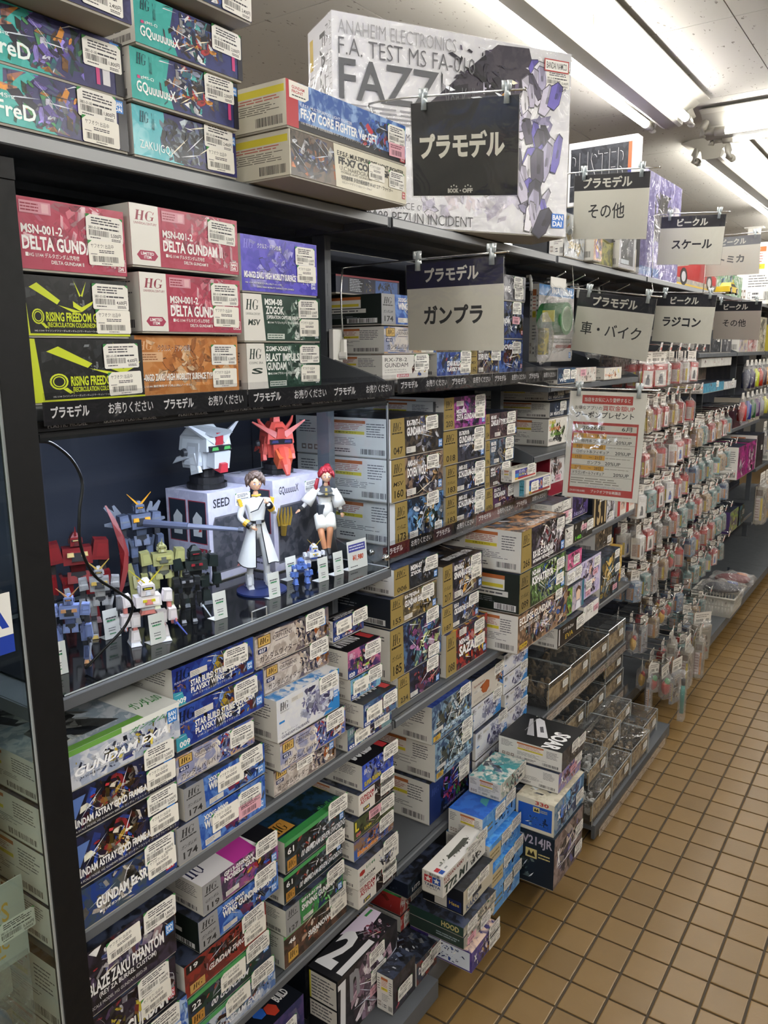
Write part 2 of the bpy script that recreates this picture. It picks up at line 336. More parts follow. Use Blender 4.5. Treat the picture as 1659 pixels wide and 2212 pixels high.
# ---------------- fluorescent fixtures ----------------
def fixture(x,y,rz,L,label,group=None):
    t=thing('ceiling_light',label,'light fixture',(x,y,2.6),rz,group)
    c=Cv(); c.mats=['lampmetal']; h=L/2+.03
    prof=[(-.155,.088),(-.155,.084),(-.115,.076),(-.052,.034),(-.045,-.002),(-.03,-.008),(.03,-.008),(.045,-.002),(.052,.034),(.115,.076),(.155,.084),(.155,.088),(.1,.1),(-.1,.1)]
    n=len(prof)
    for i in range(n):
        p,q=prof[i],prof[(i+1)%n]; c.face([(p[0],-h,p[1]),(p[0],h,p[1]),(q[0],h,q[1]),(q[0],-h,q[1])],'ffffff')
    c.face([(p[0],-h,p[1]) for p in prof],'ffffff'); c.face([(p[0],h,p[1]) for p in prof[::-1]],'ffffff')
    c.build('reflector',t)
    for s in (-1,1):
        c=Cv(); c.mats=['tube']; c.tube([(s*.085,-L/2+.03,0),(s*.085,L/2-.03,0)],.0165,8); c.build('tube',t,smooth=True)
        for e in (-1,1):
            c=Cv(); c.mats=['lampmetal']; y0=e*(L/2+.012)
            c.tube([(s*.085,e*(L/2-.075),0),(s*.085,e*(L/2-.028),0)],.0185,10); c.tube([(s*.085,y0-e*.04,0),(s*.085,y0,0)],.013,8)
            c.tube([(s*.085,y0,-.012),(s*.085,y0+e*.012,-.01),(s*.085,y0+e*.014,.02),(s*.075,y0+e*.004,.05),(s*.06,y0,.06)],[.010,.017,.018,.016,.012],8)
            c.build('lamp_holder',t,smooth=True)
    for s in (-1,1):
        c=Cv(); c.mats=['lampmetal']; c.box(s*.085-.004,-.006,.0,s*.085+.004,.006,.055,'ffffff'); c.build('tube_clip',t)
    return t
fixture(-.115,2.09,0,2.4,'long twin-tube ceiling light above the big white box and first shop signs')
fixture(-.115,-.5,0,2.4,'twin-tube ceiling light behind the camera over the shelf front','ceiling lights out of view')
fixture(-.115,5.28,0,2.4,'twin-tube ceiling light receding above the small grey vehicle signs')
fixture(-.115,7.9,0,2.4,'farthest twin-tube ceiling light at the right edge')
fixture(1.19,3.62,math.pi/2,2.4,'bright twin-tube ceiling light set crossways at the upper right')
for x,y,l in ((2.3,-.3,'right of the camera'),(2.3,2.2,'right of the picture, near'),(2.3,6,'right of the picture, far'),(-2.4,1,'beyond the shelves, near'),(-2.4,4,'beyond the shelves, middle'),(2.3,9,'right of the picture, farthest'),(1.2,-2.6,'added straight behind the camera'),(-2.4,7.5,'beyond the shelves, far'),(-1.5,-2.4,'added behind the camera at the left'),(3.7,1,'added along the right wall, near'),(3.7,4,'added along the right wall, far'),(2.6,-2.8,'added behind the camera at the right')):  # wall and rear rows added to throw more light on the shelf fronts
    fixture(x,y,0,2.4,'ceiling light over another aisle, '+l,'ceiling lights of other aisles')
# ---------------- shelf units ----------------
def quadprism(c,prof,y0,y1,col='808080'):
    n=len(prof)
    for i in range(n):
        p,q=prof[i],prof[(i+1)%n]; c.face([(p[0],y0,p[1]),(p[0],y1,p[1]),(q[0],y1,q[1]),(q[0],y0,q[1])],col)
    c.face([(p[0],y0,p[1]) for p in prof],col); c.face([(p[0],y1,p[1]) for p in prof[::-1]],col)
OBS=[]
def shelf_unit(k,levels,label,base_x=.13,base_z=.1,group=None):
    y0=.9*k; t=thing('shelf_unit',label,'shelving',(0,y0,0),0,group)
    if k: OBS.append((-.216,-.179,y0-.0005,y0+.023,0,1.883,0))
    for z,xf,depth,br in levels: OBS.append((xf-depth,xf,y0+.004,y0+.896,z-.0215,z,1))
    c=Cv(); c.mats=['navy']; c.box(-.45,.002,.06,-.43,.898,1.9,'0'*6)
    for i in range(1,6): c.box(-.43,.004,.06+.36*i-.004,-.426,.896,.06+.36*i+.004,'0'*6)
    c.build('back_panel',t)
    c=Cv(); c.mats=['steel']; ux=-.215 if k else -.36; c.box(ux,0,0,ux+.035,.022,1.882,'0'*6); c.box(-.42,.0005,0,-.215,.02,.06,'0'*6)
    for i in range(36):
        z=.1+i*.05; c.box(ux+.0345,.008,z,ux+.0355,.014,z+.028,'101010')
    c.build('upright',t)
    c=Cv(); c.mats=['steel']
    c.box(-.42,.002,base_z-.02,base_x,.898,base_z,'0'*6); c.box(base_x-.012,.002,base_z-.05,base_x,.898,base_z-.02,'0'*6)
    c.build('base_deck',t)
    c=Cv(); c.mats=['black']; c.box(base_x-.10,.002,0,base_x-.08,.898,base_z-.05,'0'*6); c.build('kick_plate',t)
    for z,xf,depth,br in levels:
        c=Cv(); c.mats=['steel','steel_front_lit']
        th=.021; a,b=.004,.896
        c.box(xf-depth,a,z-.006,xf-.012,b,z,'0'*6)
        quadprism(c,[(xf-.014,z-th),(xf-.014,z),(xf-.003,z),(xf,z-.003),(xf,z-th+.002),(xf-.002,z-th)],a+.006,b-.006)
        for i in (1,2): c.box(xf-depth*i/3-.02,a,z-.018,xf-depth*i/3+.02,b,z-.006,'0'*6)
        s=c.build('shelf_board',t)
        if z>1.85:
            for f in s.data.polygons:
                if abs(f.normal.x)>.9 and f.center.x>xf-.004: f.material_index=1
        for yy in ((.0015,.0055),(.8945,.8985)):
            c=Cv(); c.mats=['steel']
            hb=.10 if br else .0; 
            quadprism(c,[(xf-depth,z-.0213),(xf-.02,z-.0213),(xf-.003,z-.0213),(xf-.003,z-.001+hb*.05),(xf-.03,z-.001+hb*.16),(xf-depth*.8,z-.001+hb*1.06),(xf-depth,z-.001+hb*1.06)],yy[0],yy[1])
            c.build('shelf_bracket',s)
    return t
A_=[(1.905,0,.42,0),(1.555,-.01,.40,1),(1.135,0,.42,0),(.75,0,.42,0),(.345,0,.42,0)]
shelf_unit(0,A_,'dark grey shelf unit next to the black post, holding the glass case')
shelf_unit(1,[(1.905,0,.42,0),(1.555,-.01,.40,1),(1.138,-.06,.34,1),(.75,0,.42,0),(.345,0,.42,0)],'dark grey shelf unit with gold panel kit boxes behind the big black sign',.10,.1)
shelf_unit(2,[(1.905,0,.42,0),(1.515,-.01,.38,1),(1.285,-.06,.34,1),(.972,0,.42,0),(.655,0,.42,0),(.395,0,.42,0),(.19,0,.3,0)],'dark grey shelf unit with clear plastic cases on its lower shelves',.2,.06)
shelf_unit(3,[(1.905,0,.42,0)],'dark grey shelf unit full of hooks with bagged miniature cars',.0,.12)
shelf_unit(4,[(1.905,0,.42,0),(1.60,0,.36,1),(1.40,-.1,.3,1)],'dark grey shelf unit where the white plastic basket stands',.13,.12)
shelf_unit(5,[(1.905,0,.42,0),(1.6,0,.36,1),(1.15,0,.4,1),(.84,0,.4,0),(.5,0,.4,0)],'shelf unit beyond the basket with magenta packets and steep label strip',.13,.12)
shelf_unit(6,[(1.905,0,.42,0),(1.6,0,.36,1),(.8,0,.4,0),(.42,0,.4,0)],'next to last shelf unit at the right edge of the picture',.13,.12)
shelf_unit(7,[(1.905,0,.42,0),(1.5,0,.36,0),(1.1,0,.36,0),(.8,0,.4,0),(.42,0,.4,0)],'last far shelf unit at the right edge of the picture',.13,.12)
for k in range(-1,6):  # unseen units added to keep light off the floor and lower shelves
    t=shelf_unit(0,[(1.785,0,.40,0),(1.4,0,.40,1),(1.05,0,.42,0),(.7,0,.42,0),(.36,0,.42,0)],'unseen shelf unit added across the aisle to block light, %s from the front'%('first second third fourth fifth sixth seventh'.split()[k+1]),.13,.1,'added shelf units across the aisle'); del OBS[-5:]
    t.location=(2.15,.9*k+.9,0); t.rotation_euler=(0,0,math.pi)
# ---------------- promo strips (clear holders with printed paper) ----------------
def promo(y0,y1,x,z0,z1,label,offs=0,pairs=2,ysub=True,redpart=0,lowcol='0c0c10'):
    t=thing('shelf_label_strip',label,'label strip',(x,y0,z0))
    c=Cv(); W=y1-y0; H=z1-z0; c.frame((.001,0,0),(0,1,0),(0,0,1),W,H)
    c.use('card'); c.rect(0,0,1,.72,'0d0d11')
    if redpart: c.rect(0,.0,redpart,.72,'5a1c22'); c.rect(.5,.0,.5+redpart*.8,.72,'3a1c26')
    w=1/(pairs*2)
    for i in range(pairs*2):
        a=(i+offs)*w+w*.12; 
        if a+w*.8>1.02: break
        if i%2==0: c.text('プラモデル',a,.2,a+w*.62,.58,'e8e8e8',.03)
        else: c.text('お売りください',a-w*.05,.2,a+w*.78,.58,'e8e8e8',.03)
    c.build('printed_insert',t)
    c=Cv(); c.mats=['strip']; c.box(.004,0,0,.0055,W,H,'0'*6); c.box(-.002,0,-.003,.0055,W,0,'0'*6); c.build('clear_holder',t)
    return t
promo(.049,.436,.012,1.530,1.574,'black strip in clear holder over the left part of the glass case')
promo(.439,.893,.012,1.530,1.574,'black strip in clear holder over the right part of the glass case')
promo(.905,1.36,.012,1.534,1.576,'black strip in clear holder under the large white kit sign')
promo(1.362,1.80,.012,1.534,1.576,'black strip in clear holder right of the large white kit sign')
promo(.935,1.40,-.052,1.135,1.178,'dark red and black strip below the gold boxes numbered 173',0,2,True,.25)
promo(1.402,1.90,-.052,1.135,1.178,'dark red and black strip below the gold box numbered 190',0,2,True,.3)
# lower printed line of the case lintel
c=Cv(); c.mats=['black']; c.box(-.36,.03,1.5215,.002,.889,1.5335,'000000')
lin=tag(c.build('case_lintel'),'black lintel with small white words above the glass case','lintel')
c=Cv(); c.frame((.0035,0,1.5225),(0,1,0),(0,0,1))
for a,s in ((.06,'PLASTIC MODEL'),(.15,'GUNDAM PLASTIC MODEL'),(.29,'PLASTIC MODEL'),(.39,'GUNDAM PLASTIC MODEL'),(.53,'PLASTIC MODEL'),(.62,'GUNDAM PLASTIC MODEL'),(.77,'PLASTIC MODEL')): c.text(s,a,.003,a+.0048*len(s),.009,'b9b9b9',.02)
c.build('small_lettering',lin)
# ---------------- left showcase with black post ----------------
t=thing('glass_showcase','tall glass showcase cut off at the left edge, black end post','showcase',(0,0,0))
c=Cv(); c.mats=['black']; c.box(.004,-.0095,0,.02,.035,1.859,'0'*6); c.build('end_post',t)
c=Cv(); c.mats=['black']; c.box(-.004,-.9,1.838,.023,.0345,1.863,'0'*6); c.build('top_rail',t)
c=Cv(); c.mats=['black']; c.box(-.5,-.9,0,-.48,-.03,1.86,'0'*6); c.build('back_panel',t)
c=Cv(); c.mats=['glass']; c.box(.010,-.9,.05,.015,-.011,1.835,'0'*6); c.build('glass_door',t)
c=Cv(); c.mats=['acryledge']; c.box(.0152,-.0135,.05,.0165,-.0095,1.835,'0'*6); c.build('glass_edge',t)
for z in (.66,1.02,1.36): 
    c=Cv(); c.mats=['glass']; c.box(-.46,-.88,z-.006,-.08,-.03,z,'0'*6); c.build('glass_shelf',t)
# ---------------- printed kit boxes ----------------
WH='e3e1da'; BK='121216'
def st_price(price):
    c=Cv(); c.use('paper'); W,H=.062,.036; c.frame((0,0,0),(0,1,0),(0,0,1),W,H); c.lay=3
    c.poly([(.03,0),(.97,0),(1,.05),(1,.97),(.97,1),(.03,1),(0,.97),(0,.05)],'e6e4de')
    c.poly([(0,.86),(.12,1),(0.02,1),(0,.98)],'3f8a4a'); c.poly([(.9,1),(1,.88),(1,.97),(.98,1)],'3f8a4a')
    c.lines(.14,.62,.92,.92,3,'55555a',.35,.5); c.text('3801-01-00',.06,.45,.36,.56,'222226',.01); c.lines(.38,.46,.9,.56,1,'44444a',.1,.6)
    c.bars(.07,.2,.62,.42,26); c.lines(.1,.08,.4,.16,1,'55555a',.1,.5)
    c.text(price,.66,.2,.95,.37,'1c1c20',.015); c.lines(.68,.06,.94,.17,2,'666666',.1,.6)
    return c.mesh('price_sticker')
def st_auc():
    c=Cv(); c.use('paper'); W,H=.060,.034; c.frame((0,0,0),(0,1,0),(0,0,1),W,H); c.lay=4
    c.poly([(.03,0),(.97,0),(1,.06),(1,.95),(.97,1),(.05,1),(0,.95),(0,.05)],'e8e5dc'); c.poly([(0,.84),(.12,1),(0.02,1),(0,.98)],'3f8a4a')
    c.text('ヤフオク! 出品中',.08,.7,.72,.88,'2a2a2e',.0); c.lines(.3,.5,.8,.64,2,'555559',.2,.55); c.bars(.1,.14,.85,.38,34); c.lines(.35,.04,.66,.11,1,'666666',.1,.5); c.lines(.06,.42,.24,.48,1,'777777',.0,.6)
    return c.mesh('auction_sticker')
def st_pink():
    c=Cv(); c.use('paper'); c.frame((0,0,0),(0,1,0),(0,0,1),.05,.022); c.lay=6; c.rect(0,0,1,1,'d9a5b2'); c.lines(.1,.6,.8,.9,2,'7a4a55',.2,.5); c.bars(.15,.12,.8,.5,20,'4a3038')
    return c.mesh('discount_sticker')
_ST={}
def sticker(kind,parent,x,y,z,price='2,400円',s=1,rot=0):
    k=(kind,price if kind=='p' else '')
    if k not in _ST: _ST[k]=st_price(price) if kind=='p' else st_auc() if kind=='a' else st_pink()
    nm={'p':'price_sticker','a':'auction_sticker','k':'discount_sticker'}[kind]
    o=ob(nm,_ST[k],parent,(x+.0016,y,z),rot=(rot,0,0),scale=s); return o
def bandai(c,a,b,w,col='2a78c8',tx='e8eef4'):
    h=w*c.w/c.h*1.1; c.rect(a,b,a+w,b+h,col); c.text('BAN',a+w*.12,b+h*.52,a+w*.88,b+h*.88,tx,.03); c.text('DAI',a+w*.12,b+h*.12,a+w*.88,b+h*.47,tx,.03)
def url(c,a,b,w=.17,h=.16):
    c.rect(a,b,a+w,b+h,'cfcdc8'); c.lines(a+.01,b+.02,a+w*.6,b+h-.02,3,'77777a',.2,.4)
def F_panel(pcol,num,sub,titles,c1,c2,pal,pf=.24,inset=0,ban=1,hcol='2a2416',seed=None,sh=34,urlp=(.28,.06),tcol='e9e9ea',sub2=None,lim=0):
    def f(c):
        c.rect(0,0,1,1,c1,c2,1)
        sd=hash_(num+sub+(titles[0][0] if titles else c1)); 
        c.shards(pf+.1,.02,.99,.98,pal,sh,sd)
        c.poly([(0,0),(pf,0),(pf-.02,1),(0,1)],pcol)
        c.hg(pf*.16,.68,pf*.72,.89,hcol); c.lines(pf*.1,.6,pf*.8,.65,1,hcol,.0,.7)
        if sub: c.text(sub,pf*.12,.36,pf*.78,.47,hcol,.01,pf*.05)
        if num: c.text(num,pf*.2,.08,pf*.82,.27,hcol,.02)
        if lim:
            k=lim if isinstance(lim,str) else 'a03050'
            c.poly([(pf*.08,.2),(pf*.2,.1),(pf*.72,.1),(pf*.86,.2),(pf*.72,.3),(pf*.2,.3)],k); c.text('LIMITED',pf*.24,.2,pf*.7,.27,'eeeeee',.02); c.text('ITEM',pf*.3,.125,pf*.62,.19,'eeeeee',.02)
        for t in titles: c.title(t[0],*t[1:5],t[5] if len(t)>5 else tcol,.03)
        if urlp: url(c,*urlp)
        if ban: bandai(c,.9,.07,.075)
    return f
def hash_(s):
    h=7
    for ch in s: h=(h*31+ord(ch))%99991
    return h
PG=['2c3450','7c8698','c9ccd6','4a4a58','8a5a40','b8a060','a03838','3d62a8']; DK=['16181e','2e3240','55607a','8a93a8','c8ccd4','70583c']
GOLD='94804a'; SIL='8e8f92'
def gold(num,sub,t1,t2,c1='1a1c24',c2='3a4258',pal=PG,pf=.24,**k):
    T=[]
    if t1: T.append((t1,pf+.03,.76,pf+.03+.024*len(t1)+.02,.92))
    if t2: T.append((t2,pf+.03,.5,min(.95,pf+.03+.034*len(t2)+.02),.73))
    return F_panel(GOLD,num,sub,T,c1,c2,pal,pf,**k)
def titlebox(c1,c2,pal,titles,ban='2a78c8',hgsq=None,num=None,stripe=None,sh=40,extra=None):
    def f(c):
        c.rect(0,0,1,1,c1,c2,1); c.shards(.1,.05,.98,.97,pal,sh,hash_(titles[0][0]))
        if stripe: c.rect(*stripe)
        for t in titles: c.title(t[0],*t[1:5],t[5] if len(t)>5 else 'ececec',t[6] if len(t)>6 else .03)
        if hgsq: a,b,w=hgsq[:3]; h=w*c.w/c.h*.8; c.rect(a,b,a+w,b+h,'3a2c12'); c.rect(a+.006,b+.012,a+w-.006,b+h-.012,'c49a4a'); c.hg(a+w*.16,b+h*.28,a+w*.86,b+h*.82,'2a1c08')
        if num: c.text(*num)
        if extra: extra(c)
        if ban: bandai(c,.9,.1,.075,ban)
    return f
def side_w(c,v=0,base='dcdad4',ink='55555a',y=1):
    c.rect(0,0,1,1,base)
    r=random.Random(v*13+5); o=r.uniform(-.05,.05)
    if y:
        c.rect(.3+o,.52,.72+o,.93,'e6dcd2'); c.rect(.3+o,.85,.72+o,.93,'b86a3c'); c.lines(.32+o,.67,.7+o,.84,4,'b06a60',.2,.4); c.rect(.31+o,.57,.71+o,.65,'d6c53c'); c.text('注意(ちゅうい)',.4+o,.585,.62+o,.635,'3a3418',.01)
    c.lines(.04,.55,.24,.9,5,ink,.4,.35); c.lines(.3,.27,.85,.48,5,ink,.5,.3); c.lines(.76,.5,.95,.88,6,ink,.3,.35)
    for a in (.06,.13,.2): c.rect(a,.1,a+.05,.24,'8a7a70'); c.rect(a+.012,.14,a+.04,.2,base)
    c.text('CE',.3,.09,.37,.2,ink,-.01); c.lines(.42,.08,.6,.2,2,ink,.2,.5); c.bars(.7,.06,.95,.2,20,'38383c' if base[0]>'8' else 'dddddd')
def side_k(c,v=0):
    c.rect(0,0,1,1,'1c222c'); c.lines(.3,.5,.7,.9,4,'8a8e96',.4,.3); c.lines(.06,.1,.3,.8,5,'7a7e86',.4,.3); c.rect(.68,.06,.95,.26,'dddddd'); c.bars(.7,.08,.93,.24,18); c.rect(.3,.08,.5,.2,'bbbbbb')
def side_kw(c,v=0):
    c.rect(0,0,1,1,'1e2622'); c.rect(.25,.55,.8,.92,'dedcd4'); c.rect(.25,.82,.8,.92,'b86a3c'); c.rect(.27,.6,.78,.69,'d6c53c'); c.rect(.25,.38,.85,.52,'cfcdc8'); c.lines(.28,.4,.8,.5,1,'55555a',.1,.4); c.lines(.3,.2,.8,.34,3,'8a8e96',.4,.35); c.rect(.66,.04,.96,.2,'dddddd'); c.bars(.68,.05,.94,.19,18)
BOXES=[]
def BX(label,X,y0,y1,z0,z1,front,D=.30,side='w',top=('1a1c22','3a4258',None),price='2,400円',stk=(('p',.67,.52),('a',.68,.06)),rz=None,group=None,name='model_kit_box',cat='box',base='1c1c20',ss=1,wrap=0):
    rz_=abs(rz) if rz is not None else .006
    if rz_<.02:
        for a in OBS:
            g=.0002 if a[6] else .0022
            ox=min(X,a[1])-max(X-D,a[0]); oy=min(y1,a[3])-max(y0,a[2]); oz=min(z1,a[5])-max(z0,a[4])
            if ox<=.0002 or oy<=-.0018 or oz<=.0002: continue
            if min(ox,oy,oz)>.05: continue
            if a[6] and z0>=a[4]-.001 and z0<a[5]: z0=a[5]+.0004
            elif oz<=ox and oz<=max(oy,.001)+.004 and oz<.02:
                if z0>a[4]: z0=a[5]+.0004
                else: z1=a[4]-.0004
            elif oy<=ox:
                if y0>a[2] and y0<a[3]: y0=a[3]+g
                elif y1<a[3] or y1-a[2]<.03: y1=a[2]-g
                else: D=max(.03,X-a[1]-g)
            elif X>a[1]-.0001: D=max(.03,X-a[1]-g)
        OBS.append((X-D,X,y0,y1,z0,z1,0))
    W=y1-y0; H=z1-z0-.0008; D_=D; i=len(BOXES); rz=R_.uniform(-.006,.006) if rz is None else rz
    t=thing(name,label,cat,(X,y0,z0),rz,group)
    c=Cv(); 
    g='a8a49a'
    # tray peeking below the lid
    c.use('matte'); c.box(-D+.0015,.0015,0,-.0015,W-.0015,.004,g); c.use('card')
    b=.003
    pts=lambda z:[(-D,0,z),(0,0,z),(0,W,z),(-D,W,z)]
    lo=pts(b); hi=pts(H); 
    ec=base
    for q in range(4): c.face([lo[q],lo[(q+1)%4],hi[(q+1)%4],hi[q]],ec)
    c.face(hi,ec); c.face(lo[::-1],g)
    c.frame((0,0,b),(0,1,0),(0,0,1),W,H-b); c.ao=0; front(c)
    if side:
        c.frame((-D,0,b),(1,0,0),(0,0,1),D,H-b); {'w':side_w,'k':side_k,'kw':side_kw,'n':lambda c,v:None}[side](c,i) if isinstance(side,str) else side(c)
    if top:
        c.frame((0,0,H),(0,1,0),(-1,0,0),W,D)
        if callable(top): top(c)
        else:
            c.rect(0,0,1,1,top[0],top[1],1); c.shards(.05,.2,.95,.98,[top[1],top[0],'c8ccd4','55607a'],14,i)
            if top[2]: c.text(top[2],.3,.05,.92,.16,'e0e0e0',.03)
    body=c.build('printed_carton',t)
    if wrap:
        k=Cv(); k.mats=['wrap']; e=.0012; k.box(-D-e,-e,.002,e,W+e,H+e,'0'*6); k.build('shrink_wrap',t)
    for s in (stk or ()):
        sc=s[3] if len(s)>3 else ss
        sticker(s[0],t,0,s[1]*W,s[2]*H,price,sc,R_.uniform(-.03,.03))
    BOXES.append(t); return t
TEAL=['1f8f8a','4a5fae','5a3d92','2a2c5c','c8ccd8','3f7a5a','d08a30','8a3a4a','e8e8ee']
# -- top of the unit: teal boxes
def fred(c):
    c.rect(0,0,1,1,'2a2a58','3a3a70',.6); c.poly([(0,0),(.62,0),(.5,.35),(.48,.75),(.55,1),(0,1)],'2fa39b','49b8b4',.7); c.shards(.36,.04,.78,.98,['4b3a86','6a5ab0','1f6f74','c7c9dc','2b2350','d08a30','3f8a50','8d7fd0'],60,3)
    c.text('gMS-κ',.33,.42,.43,.52,'d8f0f0',.01); c.text('GFreD',.27,.12,.52,.4,'e8f4f2',.02); c.hg(.3,.72,.36,.94,'10404a'); c.text('GQuuuuuuX',.40,.55,.425,.95,'0e2c38',.0)
    c.rect(.95,0,1,1,'181820'); c.rect(.88,.12,.92,.6,'cdcdd2'); c.rect(.845,.1,.865,.42,'c23a78'); bandai(c,.93,.72,.05)
for i,(z0,z1) in enumerate(((1.906,1.978),(1.9785,2.052))):
    BX(('teal and purple kit box at the upper left, lowest of its stack','teal and purple kit box at the upper left, second from below')[i],-.0,-.07,.2295,z0,z1,fred,.19,'w',price='1,800円',stk=(('p',.78,.42),) if i else (('p',.73,.5),('a',.745,.05)),base='24244c')
BX('dark blue kit box overhanging at the upper left, topmost of its stack',.055,-.07,.204,2.053,2.125,titlebox('2a2a52','3a3a6a',TEAL,[('ZERO',.1,.2,.4,.6)],None),.30,'w',stk=(('p',.72,.1),('p',.76,.55)),base='c8c6be')
def gqx(c):
    c.rect(0,0,1,1,'2c3470','20244c',.8); c.poly([(0,0),(.36,0),(.3,.5),(.34,1),(0,1)],'2fa39b','45b5b0',.5); c.shards(.24,.04,.8,.98,['c8ccd8','3c5fae','b03038','1a1c38','e8e8ee','d08a30','8d98b4','54c0c0'],70,11)
    c.rect(.05,.42,.075,.48,'c23a78'); c.text('gMS-Ω',.08,.42,.19,.5,'e0f4f4',.01); c.text('GQuuuuuuX',.04,.12,.38,.38,'eef6f6',.02); c.hg(.05,.7,.13,.92,'10404a'); c.text('GQuuuuuuX',.155,.5,.18,.92,'0e2c38',.0)
    c.rect(.95,0,1,1,'181828'); c.rect(.89,.15,.92,.5,'c23a78'); bandai(c,.935,.72,.055)
def zgq(c):
    c.rect(0,0,1,1,'26265c','343470',.6); c.poly([(0,0),(.45,0),(.3,.5),(.28,1),(0,1)],'4cb0bc','8fd0d8',.8); c.shards(.24,.02,.8,.98,['20242c','3a4450','6a7684','141820','a8b4be','4e5a80'],70,5)
    c.text('ZAKU(GQ)',.05,.1,.34,.32,'e6f2f2',.0); c.hg(.06,.68,.14,.9,'16485a'); c.text('GQuuuuuuX',.165,.5,.19,.92,'0e2c38',.0); bandai(c,.935,.72,.055)
BX('teal kit box with dark machine art, lowest of the second upper stack',0,.2395,.4475,1.906,1.978,zgq,.19,price='2,400円',stk=(('p',.66,.56),('a',.68,.08)),base='d6d4ce')
BX('teal kit box in the upper left, middle of the second stack',.01,.234,.4445,1.9785,2.050,gqx,.19,price='2,000円',stk=(('p',.66,.5),),base='d6d4ce')
BX('teal kit box in the upper left, next to topmost of the second stack',.02,.238,.4485,2.0505,2.118,gqx,.19,price='2,000円',stk=(('p',.69,.5),),base='d6d4ce')
BX('dark kit box over the second upper stack, cut by the top edge',.055,.225,.437,2.125,2.195,titlebox('1f3a56','2a2a5a',TEAL,[('GUNDAM',.1,.2,.4,.6)],None),.30,stk=(('p',.7,.06),),base='242c3c')
# -- blue-sky boxes
def ffa(c):
    c.rect(0,0,1,1,'2c56a0','8fb0dc',.9); c.rect(0,0,1,.17,'15161c'); c.poly([(0,0),(.085,0),(.085,1),(0,1)],'b02a34'); c.shards(.55,.1,.98,.85,['16203c','2c4fa0','c03040','1a1a22','8fb0dc','3a63c8'],46,8)
    c.poly([(.02,.62),(.13,.62),(.16,.7),(.16,.99),(.02,.99)],'e4e0d8'); c.text('GUNDAM',.04,.83,.13,.9,'b02a34',.02); c.text('FRONT',.04,.74,.12,.81,'b02a34',.02); c.lines(.04,.66,.14,.72,1,'16161a',0,.4)
    c.text('E.F.S.F. MULTIPURPOSE LIGHT FIGHTER',.1,.5,.5,.57,'dfe6f0',.01); c.text('FF-X7 CORE FIGHTER Ver.GFT',.1,.24,.72,.47,'f0f2f4',.03)
    c.text('1/35 地球連邦軍 多目的軽戦闘機 FF-X7 コア・ファイター バージョン',.1,.12,.62,.18,'dddddd',.0)
    c.rect(.94,.02,.99,.2,'a83038'); c.text('BAN',.95,.12,.98,.18,'e0e0e0',.02); c.text('DAI',.95,.04,.98,.1,'e0e0e0',.02)
def ffb(c):
    c.rect(0,0,1,1,'cfcab6','d8d4c4',.4); c.rect(.005,.0,.35,1,'4a4238','6a5a4c',1); c.shards(.01,.03,.36,.97,['b0673a','3c3a44','8a8fa0','2c2a30','c0c2c8','4a5a9a','705038'],60,4)
    c.poly([(.35,0),(.4,0),(.37,1),(.33,1)],'cfcab6')
    c.text('E.F.S.F. MULTIPURPOSE LIGHT FIGHTER',.36,.75,.97,.86,'1c1c1e',.02); c.text('FF-X7 CORE FIGHTER',.37,.54,.95,.73,'1c1c1e',.04)
    c.text('U.C.HARDGRAPH',.38,.42,.68,.52,'3a3834',-.01); c.text('MOBILE SUIT GUNDAM',.39,.35,.66,.4,'5a564c',.0); c.text('地球連邦軍 多目的軽戦闘機 FF-X7 コア・ファイター',.39,.2,.86,.31,'222222',.01); c.text('U.C.ハードグラフ1/35シリーズNo.7',.4,.11,.66,.17,'333333',0)
    c.rect(.955,.12,.985,.3,'b03438'); c.text('BAN',.96,.22,.98,.28,'eeeeee',.02); c.text('DAI',.96,.14,.98,.2,'eeeeee',.02)
def ffside(c):
    c.rect(0,0,1,1,'c9c5b6'); c.rect(.3,.74,.98,.9,'cfc23c'); c.lines(.34,.6,.95,.72,2,'b05a50',.2,.4); c.lines(.3,.34,.95,.58,5,'5a564c',.3,.35); c.lines(.1,.3,.22,.9,6,'5a564c',.3,.3); c.bars(.66,.06,.96,.26,22); c.rect(.06,.2,.16,.5,'9a958a')
BX('cream kit box with orange machine art, lower of the two large upper boxes',.09,.478,.824,1.906,1.9795,ffb,.20,ffside,('c9c5b6','b9b4a2',None),price='1,300円',stk=(('a',.63,.42,.85),('p',.82,.36,.85)),base='c9c5b6',rz=0)
BX('blue-sky kit box with red end strip, on top of the cream box',.09,.473,.822,1.980,2.053,ffa,.20,ffside,('2c56a0','6a8cc8',None),price='6,000円',stk=(('p',.82,.42,.95),('k',.83,.12,1.1)),base='c9c5b6',rz=0)
